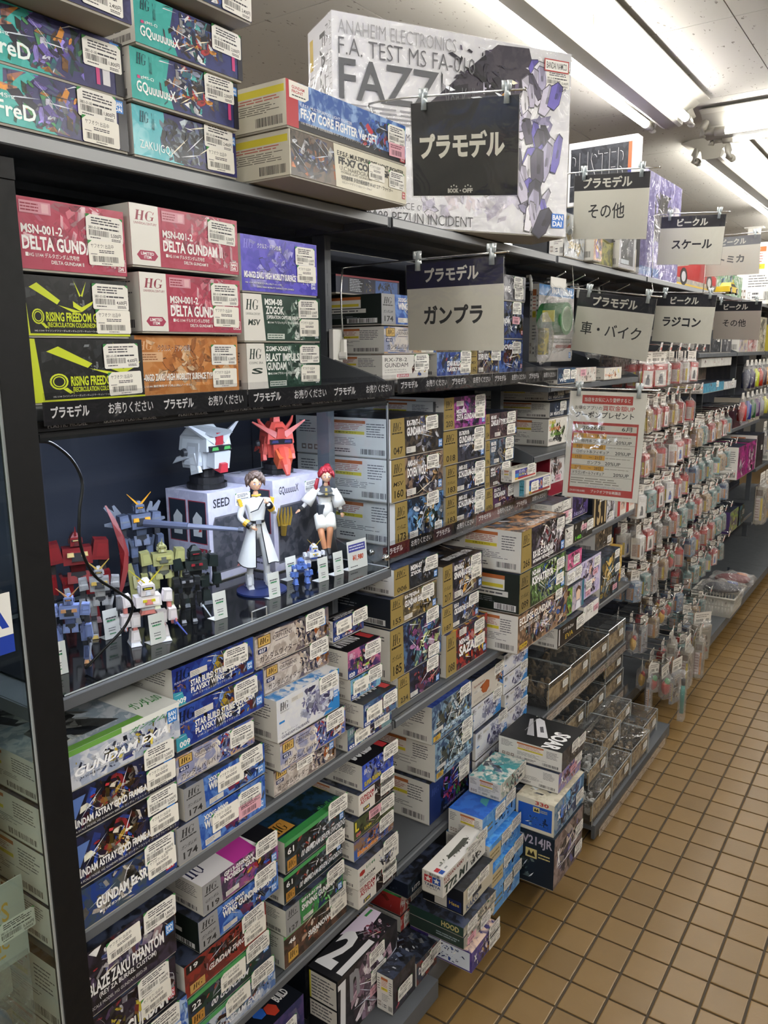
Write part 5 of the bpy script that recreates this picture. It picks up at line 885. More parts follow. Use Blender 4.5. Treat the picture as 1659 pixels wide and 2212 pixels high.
for i,(X,y0,y1,z0,z1,l) in enumerate(((.14,1.175,1.342,.1005,.187,'sky blue aircraft kit box, lowest of the blue stack near the floor'),(.14,1.160,1.36,.188,.250,'sky blue aircraft kit box, second from the floor in the blue stack'),(.13,1.165,1.36,.251,.315,'sky blue aircraft kit box, third from the floor in the blue stack'),(.11,1.160,1.365,.316,.392,'deep blue aircraft kit box with an orange corner badge, top of the blue stack'))):
    BX(l,X,y0,y1,z0,z1,(lambda i:lambda c:(c.rect(0,0,1,1,'4a8ad0','8ab8e0',.8),c.shards(.2,.15,.9,.8,['2a3c5a','1c2430','c8ccd0','5a4a6a'] if i%2 else ['20242c','3a3c4a','5a2c30','c8ccd0'],26,50+i),c.rect(0,0,.35,.75,'c0b08a' if i in (1,2) else '5a9ad8'),c.lines(.03,.2,.32,.6,2,'7a6a3a',.1,.4)))(i),.135 if i<3 else .105,'w',('2f7ad0','5aa0e0',None) if i<3 else (lambda c:(c.rect(0,0,1,1,'2a6ac8','1c50b0',.8),c.poly([(.3,.2),(.5,.3),(.45,.5),(.36,.45)],'3a8a90'),c.rect(.85,.03,.97,.12,'c8703a'))),'2,600円',(('p',.36,.45,1),('p',.68,.55,1)),base='3a80d0')
def soar(c): c.rect(0,0,1,1,'26262a','4a4a50',.8); c.shards(.1,.1,.9,.9,['6a6a70','2c2c30','a8a8ac','8a7a5a'],30,6)
def soart(c):
    c.rect(0,0,1,1,'16181a'); c.poly([(.35,.35),(.92,.62),(.97,.72),(.9,.76),(.3,.5)],'c8c8cc'); c.poly([(.3,.55),(.9,.8),(.85,.84),(.28,.66)],'a8a8ac'); c.poly([(.5,.47),(.7,.56),(.66,.6),(.48,.52)],'5a5a60')
    o,u,v,w,h=c.o.copy(),c.u.copy(),c.vv.copy(),c.w,c.h
    c.o=o+u*w+v*h; c.u,c.vv,c.w,c.h=-u,-v,w,h; c.text('SOAR',.35,.66,1.0,.92,'e4e4e4',.04); c.lines(.1,.24,.6,.27,1,'8a8a8a',.1,.4); c.o,c.u,c.vv,c.w,c.h=o,u,v,w,h
BX('black box with white letters and silver machine on its lid, by the aisle',.22,1.432,1.608,.4335,.497,soar,.20,'w',soart,'2,000円',(('p',.4,.5,.9),('p',.72,.4,.9)),.0,base='cfcdc8')
BX('white kit box with barcode end, under the black lidded box by the aisle',.215,1.425,1.598,.3685,.4325,titlebox('6a6ab0','a88a90',['c03038','8a8ac8','e0d8d8','5a5a80'],[('x',.1,.4,.2,.7)],None),.20,lambda c:side_w(c,3,'d8d6d2','55555a',0),stk=(('k',.5,.4),('p',.7,.5,.9)),base='d2d0ca')
def firee(c): c.rect(0,0,1,1,'d2ccb8'); c.rect(.06,.1,.94,.82,'1f54b0'); c.rect(.45,.62,.62,.78,'c8b878'); c.poly([(.47,.65),(.5,.75),(.535,.68),(.57,.75),(.6,.65)],'2a2418'); c.text('330',.5,.86,.85,.98,'b83a30',.03); c.shards(.15,.15,.85,.5,['3a70c8','6a9ae0','2a4a90'],20,7); c.lines(.64,.64,.85,.74,2,'c8b878',.2,.4)
BX('cream and blue kit box with yellow and black emblem and worn edges',.23,1.365,1.592,.2665,.3675,titlebox('3a6a90','8a9aa8',bl,[('x',.1,.4,.2,.7)],None),.22,firee,('d2ccb8','b8b09a',None),stk=(('p',.72,.2,1),),base='cdc6b0')
def fv(c): c.rect(0,0,1,1,'15202c'); c.text('H-FV214JR',.35,.72,.97,.94,'a8a0b0',.02); c.rect(.6,.5,.76,.68,'c8b878'); c.poly([(.62,.53),(.65,.65),(.68,.57),(.71,.65),(.74,.53)],'2a2418'); c.lines(.78,.52,.95,.64,2,'c8b878',.2,.4); c.shards(.3,.1,.75,.48,['4a5a60','2a3a40','7a8a8c','18242a'],24,6)
BX('dark worn kit box, lowest beside the aisle floor under the cream and blue one',.235,1.345,1.585,.1005,.2655,titlebox('5a4a48','8a7a78',['6a6ab0','c8b8b0','3a3440','a8a0a0'],[('x',.1,.4,.2,.7)],None),.22,fv,('15202c','2a3440',None),stk=(('p',.72,.1,1),('p',.72,.5,1)),base='1a2028')
BX('thin white-edged box leaning against the shelf lip behind the black lidded box',-.01,1.40,1.62,.225,.30,titlebox('3a4a58','8a8a80',['2c3448','c8ccc8','b04030','6a7a8a'],[('x',.1,.4,.2,.7)],None),.16,stk=(('p',.6,.4,.9),),base='cfccc4')
BX('white ended long box with aircraft print, left of the black lidded box',.112,1.26,1.429,.3928,.446,titlebox('cfccc4','8a9a90',['2c3448','5a7a6a','b04030','3a8aa0','c8ccc8'],[('x',.1,.4,.2,.7)],None),.098,stk=(('p',.72,.5,.8),),top=('3a8a90','c8c8c0',None),base='cfccc4')
# bay 3 upper rows
nv=['1c2c48','3a5070','c8ccd4','0e1624']
BX('navy fronted flat box, lowest of three under the rod of the coupon poster, left part',-.13,2.08,2.256,1.2865,1.3845,plain('d8d4cc','e0dcd4',['7a9a3a','e0e0d8','4a4a50','a8c070'],26,[('Sparking!',.05,.5,.6,.72,'c8682c'),('DRAGON',.05,.8,.35,.94,'d8b83a'),('Special',.1,.3,.7,.46,'6a9a3a'),('FIGURE BOX',.04,.12,.6,.24,'2a2c30')],4),.27,price='1,000円',stk=None,base='d6d4ce')
BX('navy fronted flat box numbered 04, above the colourful box beside the coupon poster',-.13,2.088,2.270,1.3855,1.4425,plain('1a2434','2a3a54',nv,14,[('04',.03,.1,.14,.36),('WEAPON SET',.2,.1,.7,.34)],5),.29,price='1,000円',stk=(('p',.5,.4,.95),),base='d6d4ce')
BX('navy fronted flat box numbered 01, upper of two navy ones beside the coupon poster',-.13,2.07,2.276,1.4475,1.502,plain('1a2434','2a3a54',nv,14,[('01',.03,.1,.14,.36),('WEAPON SET',.2,.1,.7,.34)],5),.29,price='1,000円',stk=(('p',.4,.4,.95),('p',.74,.45,.95)),base='d6d4ce')
BX('dark blue small box on the upper shelf left of the coupon poster rod',0,1.835,1.977,1.5155,1.568,plain('1c2c48','3a5a7a',nv,14,[('WE',.1,.1,.5,.34)],5),.25,stk=(('p',.3,.3,.9),('p',.74,.3,.8)),base='20303c')
BX('white small box with dark figure print above the coupon poster rod',0,1.989,2.175,1.5155,1.566,plain('d2d0ca','c8b8b0',['2c1c1c','6a2c28','e0dcd8'],18,None,8),.25,stk=(('k',.2,.45),),base='d2d0ca')
BX('white small box with orange lettering above the coupon poster',0,2.262,2.451,1.5155,1.560,plain('d4d2cc','e0d8c8',['2a2c48','c86a2c','e0c860'],18,[('Dragon',.05,.2,.5,.45,'c8682c')],9),.25,stk=None,base='d4d2cc')
BX('crimson and white box with a vertical side title, behind the small white box',-.1,2.028,2.165,1.1135,1.262,lambda c:(c.rect(0,0,1,1,'d2d0d0'),c.rect(0,0,1,.3,'8a2434'),c.shards(.1,.35,.9,.95,['c8c0c0','8a6a60','2c2428','b08a90'],24,3),c.rect(0,.0,.05,1,'8a2434')),.25,lambda c:(c.rect(0,0,1,1,'8a2434'),c.text('Miao',.3,.3,.7,.5,'e0c8cc',.0)),('8a2434','6a1c2a',None),stk=(('k',.4,.35),),base='8a2434')
BX('white box with bold black letters, upper one between label strip and poster',0,1.806,1.99,1.0925,1.130,plain('d4d2cc','c8c8c4',['5a5a60','a8a8ac'],10,[('ARTS etc.',.1,.1,.8,.55,'2a2a2e')],3),.25,price='800円',stk=(('p',.55,.2,.8),),base='d4d2cc')
BX('white and pink box with an oval black badge, lower one between label strip and poster',.0,1.815,2.004,1.0425,1.0915,plain('d8ccd0','c8485c',['e0d8dc','b83a58','2a2a2e'],12,[('figma',.1,.4,.4,.7,'2a2a2e')],7),.25,price='1,200円',stk=(('p',.6,.1,.95),('k',.5,.5)),base='dcd4d4')
BX('dark slab box under the white and pink box by the coupon poster',-.11,1.86,2.0,.9725,1.0415,plain('26262c','4a4a52',DK,14,None,4),.3,stk=(('p',.6,.2),),base='26262c')
BX('violet galaxy print box standing below the coupon poster',0,2.004,2.150,1.0505,1.135,plain('221c40','4a3a7a',['6a5aa8','1c1834','8a7ac0','2c244c'],40,[('cosmos',.1,.06,.8,.2,'8a88a8')],11),.09,stk=None,base='1c1834')
BX('small black box with green figures and pink sticker below the violet galaxy box',.02,1.971,2.154,.9725,1.0495,plain('1c1e20','2c3030',['2a4a38','c8c8c0','4a4c50'],12,[('140',.1,.08,.4,.3,'6ac83a')],12),.12,stk=(('k',.4,.5,.9),('p',.68,.35,1)),base='1a1c1e')
BX('small white box with barcode at the left end of the shelf below the poster',.02,1.90,1.968,.9725,1.04,plain('d4d2cc','c0beb8',['8a8a8c'],6,None,13),.12,stk=(('p',.06,.3,.9),),base='d4d2cc')
BX('tall black box with a large cream numeral below the coupon poster',0,2.20,2.353,.9725,1.135,lambda c:(c.rect(0,0,1,1,'1a1a1c'),c.text('13.1',.12,.04,.95,.82,'b09a70',.03),c.lines(.5,.55,.95,.95,4,'c8c8c8',.3,.35)),.2,'k',stk=None,base='1a1a1c')
BX('pale packet with white figure print next to the tall black numeral box',0,2.357,2.447,.9725,1.12,plain('c8c8cc','a8a8b8',['e0e0e4','8a8a9a','c8b8c0'],30,None,14),.12,stk=(('p',.3,.1,.7),),base='c8c8cc')
for y,l in ((2.483,'red and white figure box below the poster, nearer of two alike'),(2.592,'red and white figure box below the poster, farther of two alike')):
    BX(l,0,y,y+.103,.9725,1.075,lambda c:(c.rect(0,0,1,1,'d0ccc4'),c.rect(0,0,.3,1,'a82c34'),c.poly([(.4,.2),(.9,.2),(.9,.85),(.4,.85)],'c8a898'),c.shards(.4,.2,.9,.85,['d8b8a8','8a5a40','e8e0d8'],12,3)),.18,stk=None,base='a82c34')
# row z .655
def girl(c): c.rect(0,0,1,1,'8a8aa0','c8b8c0',.8); c.poly([(.3,0),(.75,0),(.65,.3),(.4,.3)],'e0e0e8'); c.poly([(.35,.35),(.65,.35),(.68,.65),(.5,.75),(.32,.65)],'e0c0a8'); c.poly([(.28,.55),(.3,.8),(.5,.9),(.7,.8),(.72,.55),(.66,.68),(.5,.76),(.34,.68)],'5a3c2c'); c.rect(.8,0,1,1,'2a6a80')
BX('box with a printed brown-haired portrait, in the middle of the crowded lower shelf',.03,1.845,2.07,.7305,.829,lambda c:(c.rect(0,0,.5,1,'3a6a3a','8ab04a',1),c.shards(0,.05,.5,.95,['4a8a4a','c8c8b0','2a3a6a','8a5a3a'],26,6),(setattr(c,'o',c.o+c.u*(c.w*.5)),setattr(c,'w',c.w*.5)),girl(c)),.24,stk=None,base='5a5a64')
BX('black box with white katakana, below the printed portrait box',.05,1.788,2.013,.6555,.7295,lambda c:(c.rect(0,0,1,1,'15151a'),c.text('プラ ReDex',.2,.6,.62,.82,'d8d8d8',.0),c.text('EVA',.3,.2,.6,.45,'c8a83a',.0),c.rect(.05,.1,.09,.9,'c8c8c8')),.24,price='1,000円',stk=(('p',.72,.3,1.2),),base='d2d0ca')
BX('hot pink flat box on top of the crowded lower shelf stack',.02,1.929,2.058,.885,.945,plain('b83a78','d87aa0',['c8508a','e8a8c0','8a2c58'],16,[('x',.1,.4,.2,.6)],3),.2,stk=(('p',.4,.2,.9),),base='c04a84')
BX('white box wrapped in paper under the hot pink one',.02,1.928,2.061,.8305,.884,plain('dcdad8','d0d0e0',['7a6ab0','e0e0e0'],6,None,5),.2,stk=(('p',.04,.1,1),('p',.6,.3,.9)),base='dcdad8')
BX('lilac tall box with anime style print and two pink stickers',0,2.10,2.315,.7205,.872,plain('a8a0c8','c8c0d8',['8a84b0','d8c8d8','5a5470','e0b8a8','b8b0d0'],50,None,21),.22,stk=(('p',.66,.7),('k',.62,.5),('p',.3,.2),('k',.3,.05)),base='c8c4d8',rz=0)
BX('white flat box with a dark shoe-shaped print in front of the lilac box',.03,2.074,2.225,.6555,.7195,plain('d8d6d4','e0dedc',['e4e2e0'],4,None,2),.22,stk=(('p',.2,.5,.9),('k',.66,.35)),base='dcdad8')
BX('navy box with gold figure print at the right of the crowded shelf',0,2.322,2.542,.6555,.842,plain('142034','2a4050',['c8a85a','3a5a6a','8a7a4a','0e1828','6a8a9a'],50,[('MODEROID',.3,.3,.8,.4,'a8b0b8'),('0.3',.03,.1,.14,.2,'d8b83a')],8),.26,stk=(('p',.76,.5,.9),('k',.66,.12),('p',.7,.82,.9)),base='182434')
BX('brown figure kit box behind the yellow boxes, high at the back',-.05,2.385,2.583,.8435,.951,plain('3a342c','6a5a4a',['8a7a60','2c2824','c8b090'],40,None,18),.28,stk=(('p',.7,.1,.8),),base='cfccc4')
YP=['e0b83a','c87a30','e8d8a0','8a5a3a','d84a38','3a3a3a']
yl=('yellow box with small barcodes, bottom of the yellow stack beside the bags','white ended yellow box, second from bottom of the yellow stack','white ended yellow box, third from bottom of the yellow stack','cream box with a black beetle-like print, fourth in the yellow stack','small cream box tilted on top of the yellow stack')
for i,(y0,y1,z0,z1) in enumerate(((2.548,2.69,.6555,.716),(2.552,2.692,.7165,.760),(2.56,2.692,.7605,.815),(2.545,2.69,.8155,.842),(2.53,2.66,.8425,.87))):
    BX(yl[i],-.04 if i<3 else -.08,y0,y1,z0,z1,plain('c8a040','d8c080',YP,22,None,30+i),.16,'w',('d0b060','c8a048',None),stk=(('p',.35,.2,.8),),base='d6d0c0',ss=.8)
# ---------------- clear display cases with brown scenery strips ----------------
def pcase(label,X,y0,z0,W=.19,H=.088,D=.25,rz=0,col='8a7458',card='b49c76',labelp=(.72,.55),white=0):
    t=thing('clear_display_case',label,'display case',(X,y0,z0),rz,'clear cases with brown trays')
    c=Cv(); c.use('matte'); c.box(-D+.004,.004,.001,-.004,W-.004,.012,'1c1a18'); c.build('black_tray',t)
    c=Cv(); c.use('matte'); c.box(-.009,.006,.012,-.006,W-.006,H*.7,card,'7a6448',.9); c.build('card_insert',t)
    r=random.Random(int(y0*1000+z0*100)); c=Cv(); c.use('matte')
    for k in range(26):
        x=-r.uniform(.02,D-.02); y=r.uniform(.015,W-.015); s=r.uniform(.008,.022); c.prism((x,y,.012),(s,s*1.3,s*r.uniform(.8,2.2)),(.5,.6),(r.uniform(-.3,.3),0,r.uniform(0,3)),('c8c8c4' if white else col),'5a5248',.8)
    b=c.build('packed_scenery_parts',t); b['kind']='stuff'
    c=Cv(); c.mats=['casep']; c.box(-D,0,0,0,W,H,'0'*6); c.build('clear_cover',t)
    c=Cv(); c.mats=['acryledge']; e=.0016
    for y in (0,W): c.tube([(-D,y,H),(0,y,H)],e*.8,4); c.tube([(0,y,0),(0,y,H)],e*.8,4)
    c.tube([(0,0,H),(0,W,H)],e*.8,4); c.build('cover_edges',t)
    sticker('p',t,.001,W*labelp[0]-.02,H*labelp[1]-.01,'1,100円',.75)
    return t
for X,y,z,W,H,l in ((-.005,1.862,.397,.187,.098,'clear case with tan tray, nearest on the third shelf from the floor'),(-.005,2.058,.397,.195,.098,'clear case with tan tray, second along on the third shelf from the floor'),(-.005,2.262,.397,.195,.100,'clear case with tan tray, third along on the third shelf from the floor'),(-.005,2.468,.397,.195,.108,'clear case with tan tray, farthest on the third shelf from the floor'),
  (-.005,1.815,.192,.205,.094,'clear case with tan tray, nearest on the second shelf from the floor'),(-.005,2.029,.192,.21,.094,'clear case with tan tray, second along on the second shelf from the floor'),(-.005,2.262,.192,.19,.085,'clear case with tan tray, third along on the second shelf from the floor'),(-.005,2.461,.192,.21,.088,'clear case with tan tray, farthest on the second shelf, lower of two'),(-.01,2.466,.281,.205,.07,'clear case with tan tray, farthest on the second shelf, upper of two'),
(.192,1.792,.0615,.19,.09,'clear case with pale parts under its lid, second on the lowest deck'),(.192,1.99,.0615,.2,.088,'clear case with grey base, third on the lowest deck'),(.192,2.20,.0615,.2,.095,'clear case with tan tray, fourth on the lowest deck'),
  (.155,1.849,.153,.184,.075,'clear case with tan tray stacked over the one with pale parts'),(.13,2.05,.151,.2,.09,'clear case with sandy parts stacked high near the floor'),(.10,2.28,.158,.2,.07,'clear case stacked at the far end of the lowest deck'),(.17,2.41,.0615,.2,.095,'clear case at the far end of the lowest deck')):
    pcase(l,X,y,z,W,H,.22 if X<0 else .17 if z<.101 else X-.01,R_.uniform(-.03,.03),white='pale' in l)
for z,x,y0,y1,l in ((.380,.012,1.81,2.69,'row of paper price tickets in a clear rail, upper clear case shelf'),(.172,.012,1.81,2.69,'row of paper price tickets in a clear rail, middle clear case shelf'),(.03,.212,1.81,2.6,'row of paper price tickets in a clear rail on the lowest deck edge')):
    t=thing('price_rail',l,'price rail',(x,y0,z))
    c=Cv(); c.use('paper'); r=R_
    y=0
    while y<y1-y0-.05:
        w=.052; c.box(.0005,y,-.008,.0015,y+w-.003,.018,'c2b4a4'); c.frame((.0016,y,-.008),(0,1,0),(0,0,1),w,.026); c.lines(.1,.55,.8,.85,1,'6a6058',.2,.5); c.bars(.1,.15,.6,.45,10,'5a5048'); y+=w
    c.build('paper_tickets',t); c=Cv(); c.mats=['strip']; c.box(.002,0,-.01,.0035,y1-y0,.03,'0'*6); c.build('clear_rail',t)
# ---------------- top shelf right part ----------------
BX('tall black box with outlined capital letters and silver frame, behind the grey word sign',.0,2.50,2.56,2.16,2.39,lambda c:c.rect(0,0,1,1,'c8c8cc'),.26,lambda c:(c.rect(0,0,1,1,'c4c4c8'),c.rect(.03,.06,.92,.9,'22242a','3a3c44',.8),c.rect(.88,.5,.93,.9,'b0603a'),c.rect(.88,.1,.93,.5,'3a3a80'),[c.text('BUSTER',.03+d,.3+e,.86+d,.84+e,k,-.005) for d,e,k in ((0,0,'c8c8cc'),(.004,.006,'26282e'))]),stk=None,base='c4c4c8')
BX('dark carton supporting the silver framed box on the high shelf',-.09,2.50,2.575,1.906,2.159,gaun,.2,'k',stk=None,base='2a2c34')
BX('tall violet box with dark robot print, glossy wrap, at the right on the high shelf',-.03,2.600,3.234,1.906,2.312,lambda c:(c.rect(0,0,1,1,'5a5098','8a80c0',1),c.shards(.4,.2,.9,.85,['2a2638','4a4458','1c1a28','6a6488','a8a0c0'],60,5),c.rect(.05,.02,.55,.1,'3a6ab0'),c.rect(.86,.66,.96,.78,'d0ccd4'),c.lines(.05,.8,.25,.9,3,'b8b4d0',.3,.4)),.2,lambda c:c.rect(0,0,1,1,'7a70b0','a8a0d0',1),('8a80c0','5a5098',None),stk=(('p',.88,.5,1.1),),base='6a60a8',wrap=1)
for X,y0,y1,h,l,fn,w in ((.0,1.85,2.02,.13,'white box with gold lettering and clear window under the upper grey word sign',plain('c8ccd0','a8b0b8',['e0e4e8','8a949c','c8b070','d8dce0'],30,[('ZERONE',.2,.2,.8,.36,'b09a50')],3),1),
  (.03,2.025,2.10,.14,'narrow box with orange and white panels on the high shelf',plain('8a5a3a','c89a6a',['5a3a80','c8c0b8','d8a03a','3a3a5a'],20,None,5),0),
  (.0,2.108,2.29,.15,'black and yellow box with blue swirl print on the high shelf',lambda c:(c.rect(0,0,1,1,'15151c'),c.rect(0,0,1,.5,'8a8638','4a4a28',1),c.poly([(.2,.75),(.3,.9),(.5,.92),(.34,.82)],'3a7ab8'),c.poly([(.55,.7),(.75,.88),(.9,.8),(.7,.76)],'3a7ab8'),c.poly([(0,.5),(.3,.6),(.6,.48),(1,.56),(1,.5)],'8a8638')),0),
  (.02,2.30,2.48,.15,'figure box with a dark round windowed front on the high shelf',lambda c:(c.rect(0,0,1,1,'b8b8c0'),c.rect(.1,.08,.86,.94,'3a3c44'),c.poly([(.5,.4),(.62,.3),(.86,.3),(.86,.65),(.7,.7),(.5,.6)],'5a5c66'),c.rect(.12,.1,.6,.2,'c8d0d8')),1)):
    BX(l,X,y0,y1,1.906,1.906+h,fn,.048 if y0<1.9 else .2,stk=None,base='a8a8ac',wrap=w)
BX('black box with a small cream label, tight against the violet box on the high shelf',.0,2.493,2.592,1.906,2.06,lambda c:(c.rect(0,0,1,1,'18181e','2c2c34',.8),c.rect(.15,.02,.6,.55,'c8bca8'),c.text('Figma',.2,.1,.5,.2,'5a4a3a',.0)),.08,stk=None,base='18181e')
def redcar(c):
    c.rect(0,0,1,1,'8a8a88','b8a898',.8); c.rect(0,.0,1,.12,'c8a83a'); c.poly([(.05,.25),(.06,.5),(.3,.62),(.45,.85),(.7,.85),(.82,.6),(.97,.5),(.97,.25)],'a82428')
    for x in (.22,.8):
        p=[(x+.075*math.cos(a*math.pi/6),.3+.24*math.sin(a*math.pi/6)) for a in range(12)]; c.poly(p,'1a1a1c'); c.poly([(x+(q[0]-x)*.6,.3+(q[1]-.3)*.6) for q in p],'b8b8bc')
BX('long box with a printed red sports car on the high shelf behind the grey signs',-.06,3.27,4.15,1.906,2.08,redcar,.25,stk=None,base='8a8a88')
BX('pale blue carton on top of the red car box',-.08,3.3,4.1,2.0815,2.14,plain('8ab0d8','c8d8e8',['a8c8e8','e0e8f0'],12,None,4),.2,stk=None,base='8ab0d8')
t=thing('toy_car','small yellow sports car model on the edge of the high shelf','toy car',(-.005,4.02,1.906),0); t.scale=(.55,.55,.55)
c=Cv(); c.use('plastic'); c.prism((0,.21,.02),(.13,.42,.05),(.9,.95),(0,0,0),'d0b428'); c.prism((0,.23,.07),(.11,.24,.045),(.75,.6),(0,0,0),'c8ac24'); c.build('car_body',t)
c=Cv(); c.use('plastic'); c.prism((0,.23,.075),(.113,.22,.03),(.78,.62),(0,0,0),'2a2c30'); c.build('windows',t)
for y in (.08,.34):
    for x in (-.06,.06):
        c=Cv(); c.use('plastic'); c.tube([(x-.008,y,.032),(x+.008,y,.032)],.032,14,'18181a'); c.tube([(x-.0095,y,.032),(x+.0095,y,.032)],.019,10,'b8b8bc'); c.build('wheel',t)
BX('green and white carton on the high shelf beyond the yellow toy car',-.08,4.2,4.9,1.906,2.05,plain('6a9a6a','d0d8d0',['3a8a4a','e0e4e0','c8c83a','3a6ab0'],30,None,14),.25,stk=None,base='c8ccc8')
BX('orange and blue toy robot carton at the far right edge on the high shelf',.05,5.3,6.1,1.906,2.30,plain('b8b8b8','e0dcd8',['d8702c','2a2c3a','c8c8cc','d89a4a'],40,None,15),.25,stk=None,base='c8c4bc')
# ---------------- lit acrylic display case ----------------
t=thing('display_case','lit clear acrylic case of toy figures on the black glossy shelf','display case',(0,.05,1.135))
Wc=.835; Hc=.378; Dc=.385
c=Cv(); c.mats=['blackgloss']; c.box(-Dc,0,.0005,-.004,Wc,.004,'0'*6); c.build('black_floor_panel',t)
c=Cv(); c.mats=['black']; c.box(-Dc,0,Hc+.0045,-.004,Wc,Hc+.008,'0'*6); c.build('roof_panel',t)
c=Cv(); c.mats=['acrylic']; c.face([(0,0,.004),(0,Wc,.004),(0,Wc,Hc),(0,0,Hc)],'ffffff'); c.build('front_pane',t)
c=Cv(); c.mats=['acrylic']; c.face([(-Dc,Wc,.004),(0,Wc,.004),(0,Wc,Hc),(-Dc,Wc,Hc)],'ffffff'); c.build('end_pane',t)
c=Cv(); c.mats=['acryledge']
for a,b in (((0,0,.004),(0,Wc,.004)),((0,Wc,.004),(0,Wc,Hc)),((-Dc,Wc,.004),(0,Wc,.004)),((-Dc,Wc,.004),(-Dc,Wc,Hc)),((0,.388,.002),(0,.388,.022)),((0,.388,.022),(0,.427,.022)),((0,.427,.022),(0,.427,.002))): c.tube([a,b],.0014,4,'ffffff',False)
c.build('polished_edges',t)
c=Cv(); c.mats=['black']; c.box(-.0045,0,Hc-.005,-.0008,Wc,Hc+.0045,'0'*6); c.build('top_trim',t)
c=Cv(); c.mats=['black']; c.box(-.004,Wc-.0006,0,.001,Wc+.003,Hc+.004,'0'*6); c.build('corner_trim',t)
c=Cv(); c.mats=['led']; c.box(-.05,.02,Hc+.0005,-.038,Wc-.02,Hc+.0035,'ffffff'); c.build('led_strip',t)
for y,x in ((Wc-.02,-.0),(Wc+.001,-.055)):
    c=Cv(); c.mats=['chrome']; 
    if x==0: c.tube([(0,y,.032),(.012,y,.032)],[.008,.007],14)
    else: c.tube([(x,y,.03),(x,y+.012,.03)],[.008,.007],14)
    c.build('screw_knob',t,smooth=True)
# cable
c=Cv(); c.mats=['rubber']
pts=[(-.01,.052,1.508),(-.012,.075,1.502),(-.014,.105,1.475),(-.014,.118,1.44),(-.012,.108,1.40),(-.01,.104,1.35),(-.014,.125,1.30),(-.018,.165,1.265),(-.022,.195,1.235),(-.03,.185,1.20),(-.04,.15,1.17),(-.05,.12,1.145)]
def smooth(p,n=5):
    p=[Vector(q) for q in p]; o=[]
    for i in range(len(p)-1):
        a,b,c_,d=p[max(i-1,0)],p[i],p[i+1],p[min(i+2,len(p)-1)]
        for k in range(n):
            t_=k/n; o.append(.5*((2*b)+(c_-a)*t_+(2*a-5*b+4*c_-d)*t_*t_+(3*b-a-3*c_+d)*t_**3))
    return o+[p[-1]]
c.tube(smooth(pts),.0024,8); tag(c.build('power_cable',smooth=True),'thin black power cable hanging in a curve at the left inside the glass case','cable')
Z0=1.1396
# window boxes
def figbox(X,y0,y1,z1,label,logo,D=.13,tc='c83c50'):
    def fr(c):
        c.rect(0,0,1,1,'c8c6d4','b8b4d0',.6); c.poly([(.08,.08),(.92,.08),(.92,.6),(.86,.72),(.14,.72),(.08,.62)],'6a6870'); c.poly([(.1,.1),(.9,.1),(.9,.6),(.85,.7),(.15,.7),(.1,.6)],'3a3c44','5a5a62',1); c.text(logo,.12,.82,.5,.92,'2a2a30',.02); c.poly([(.6,.1),(.9,.1),(.9,.3)],'b86a64'); bandai(c,.86,.03,.1)
    def si(c):
        c.rect(0,0,1,1,'c4c4d8','a8a8c4',.6); 
        for a in (.06,.53):
            c.rect(a,.42,a+.42,.9,'a83848'); c.rect(a+.015,.43,a+.405,.89,'28303c'); c.poly([(a+.1,.5),(a+.3,.5),(a+.32,.72),(a+.2,.78),(a+.1,.7)],'c8ccd0'); c.poly([(a+.22,.55),(a+.3,.56),(a+.28,.64)],'b83a3a')
        c.rect(.06,.05,.5,.34,'b8b8c4'); c.lines(.55,.05,.94,.34,5,'5a5a68',.2,.35); c.rect(.55,.33,.94,.37,'a83848')
    return BX(label,X,y0,y1,Z0,z1,fr,D,si,('d4d4e4','c0c0d8',None),stk=(('p',.62,.8,.75),),name='figure_box',base='c8c6d4',rz=0)
figbox(-.24,.565,.692,1.337,'pale lilac window box with two red-framed windows, left one in the glass case','SEED')
figbox(-.18,.700,.872,1.350,'pale lilac and salmon window box, right one in the glass case','GQuuuuuuX',.17)
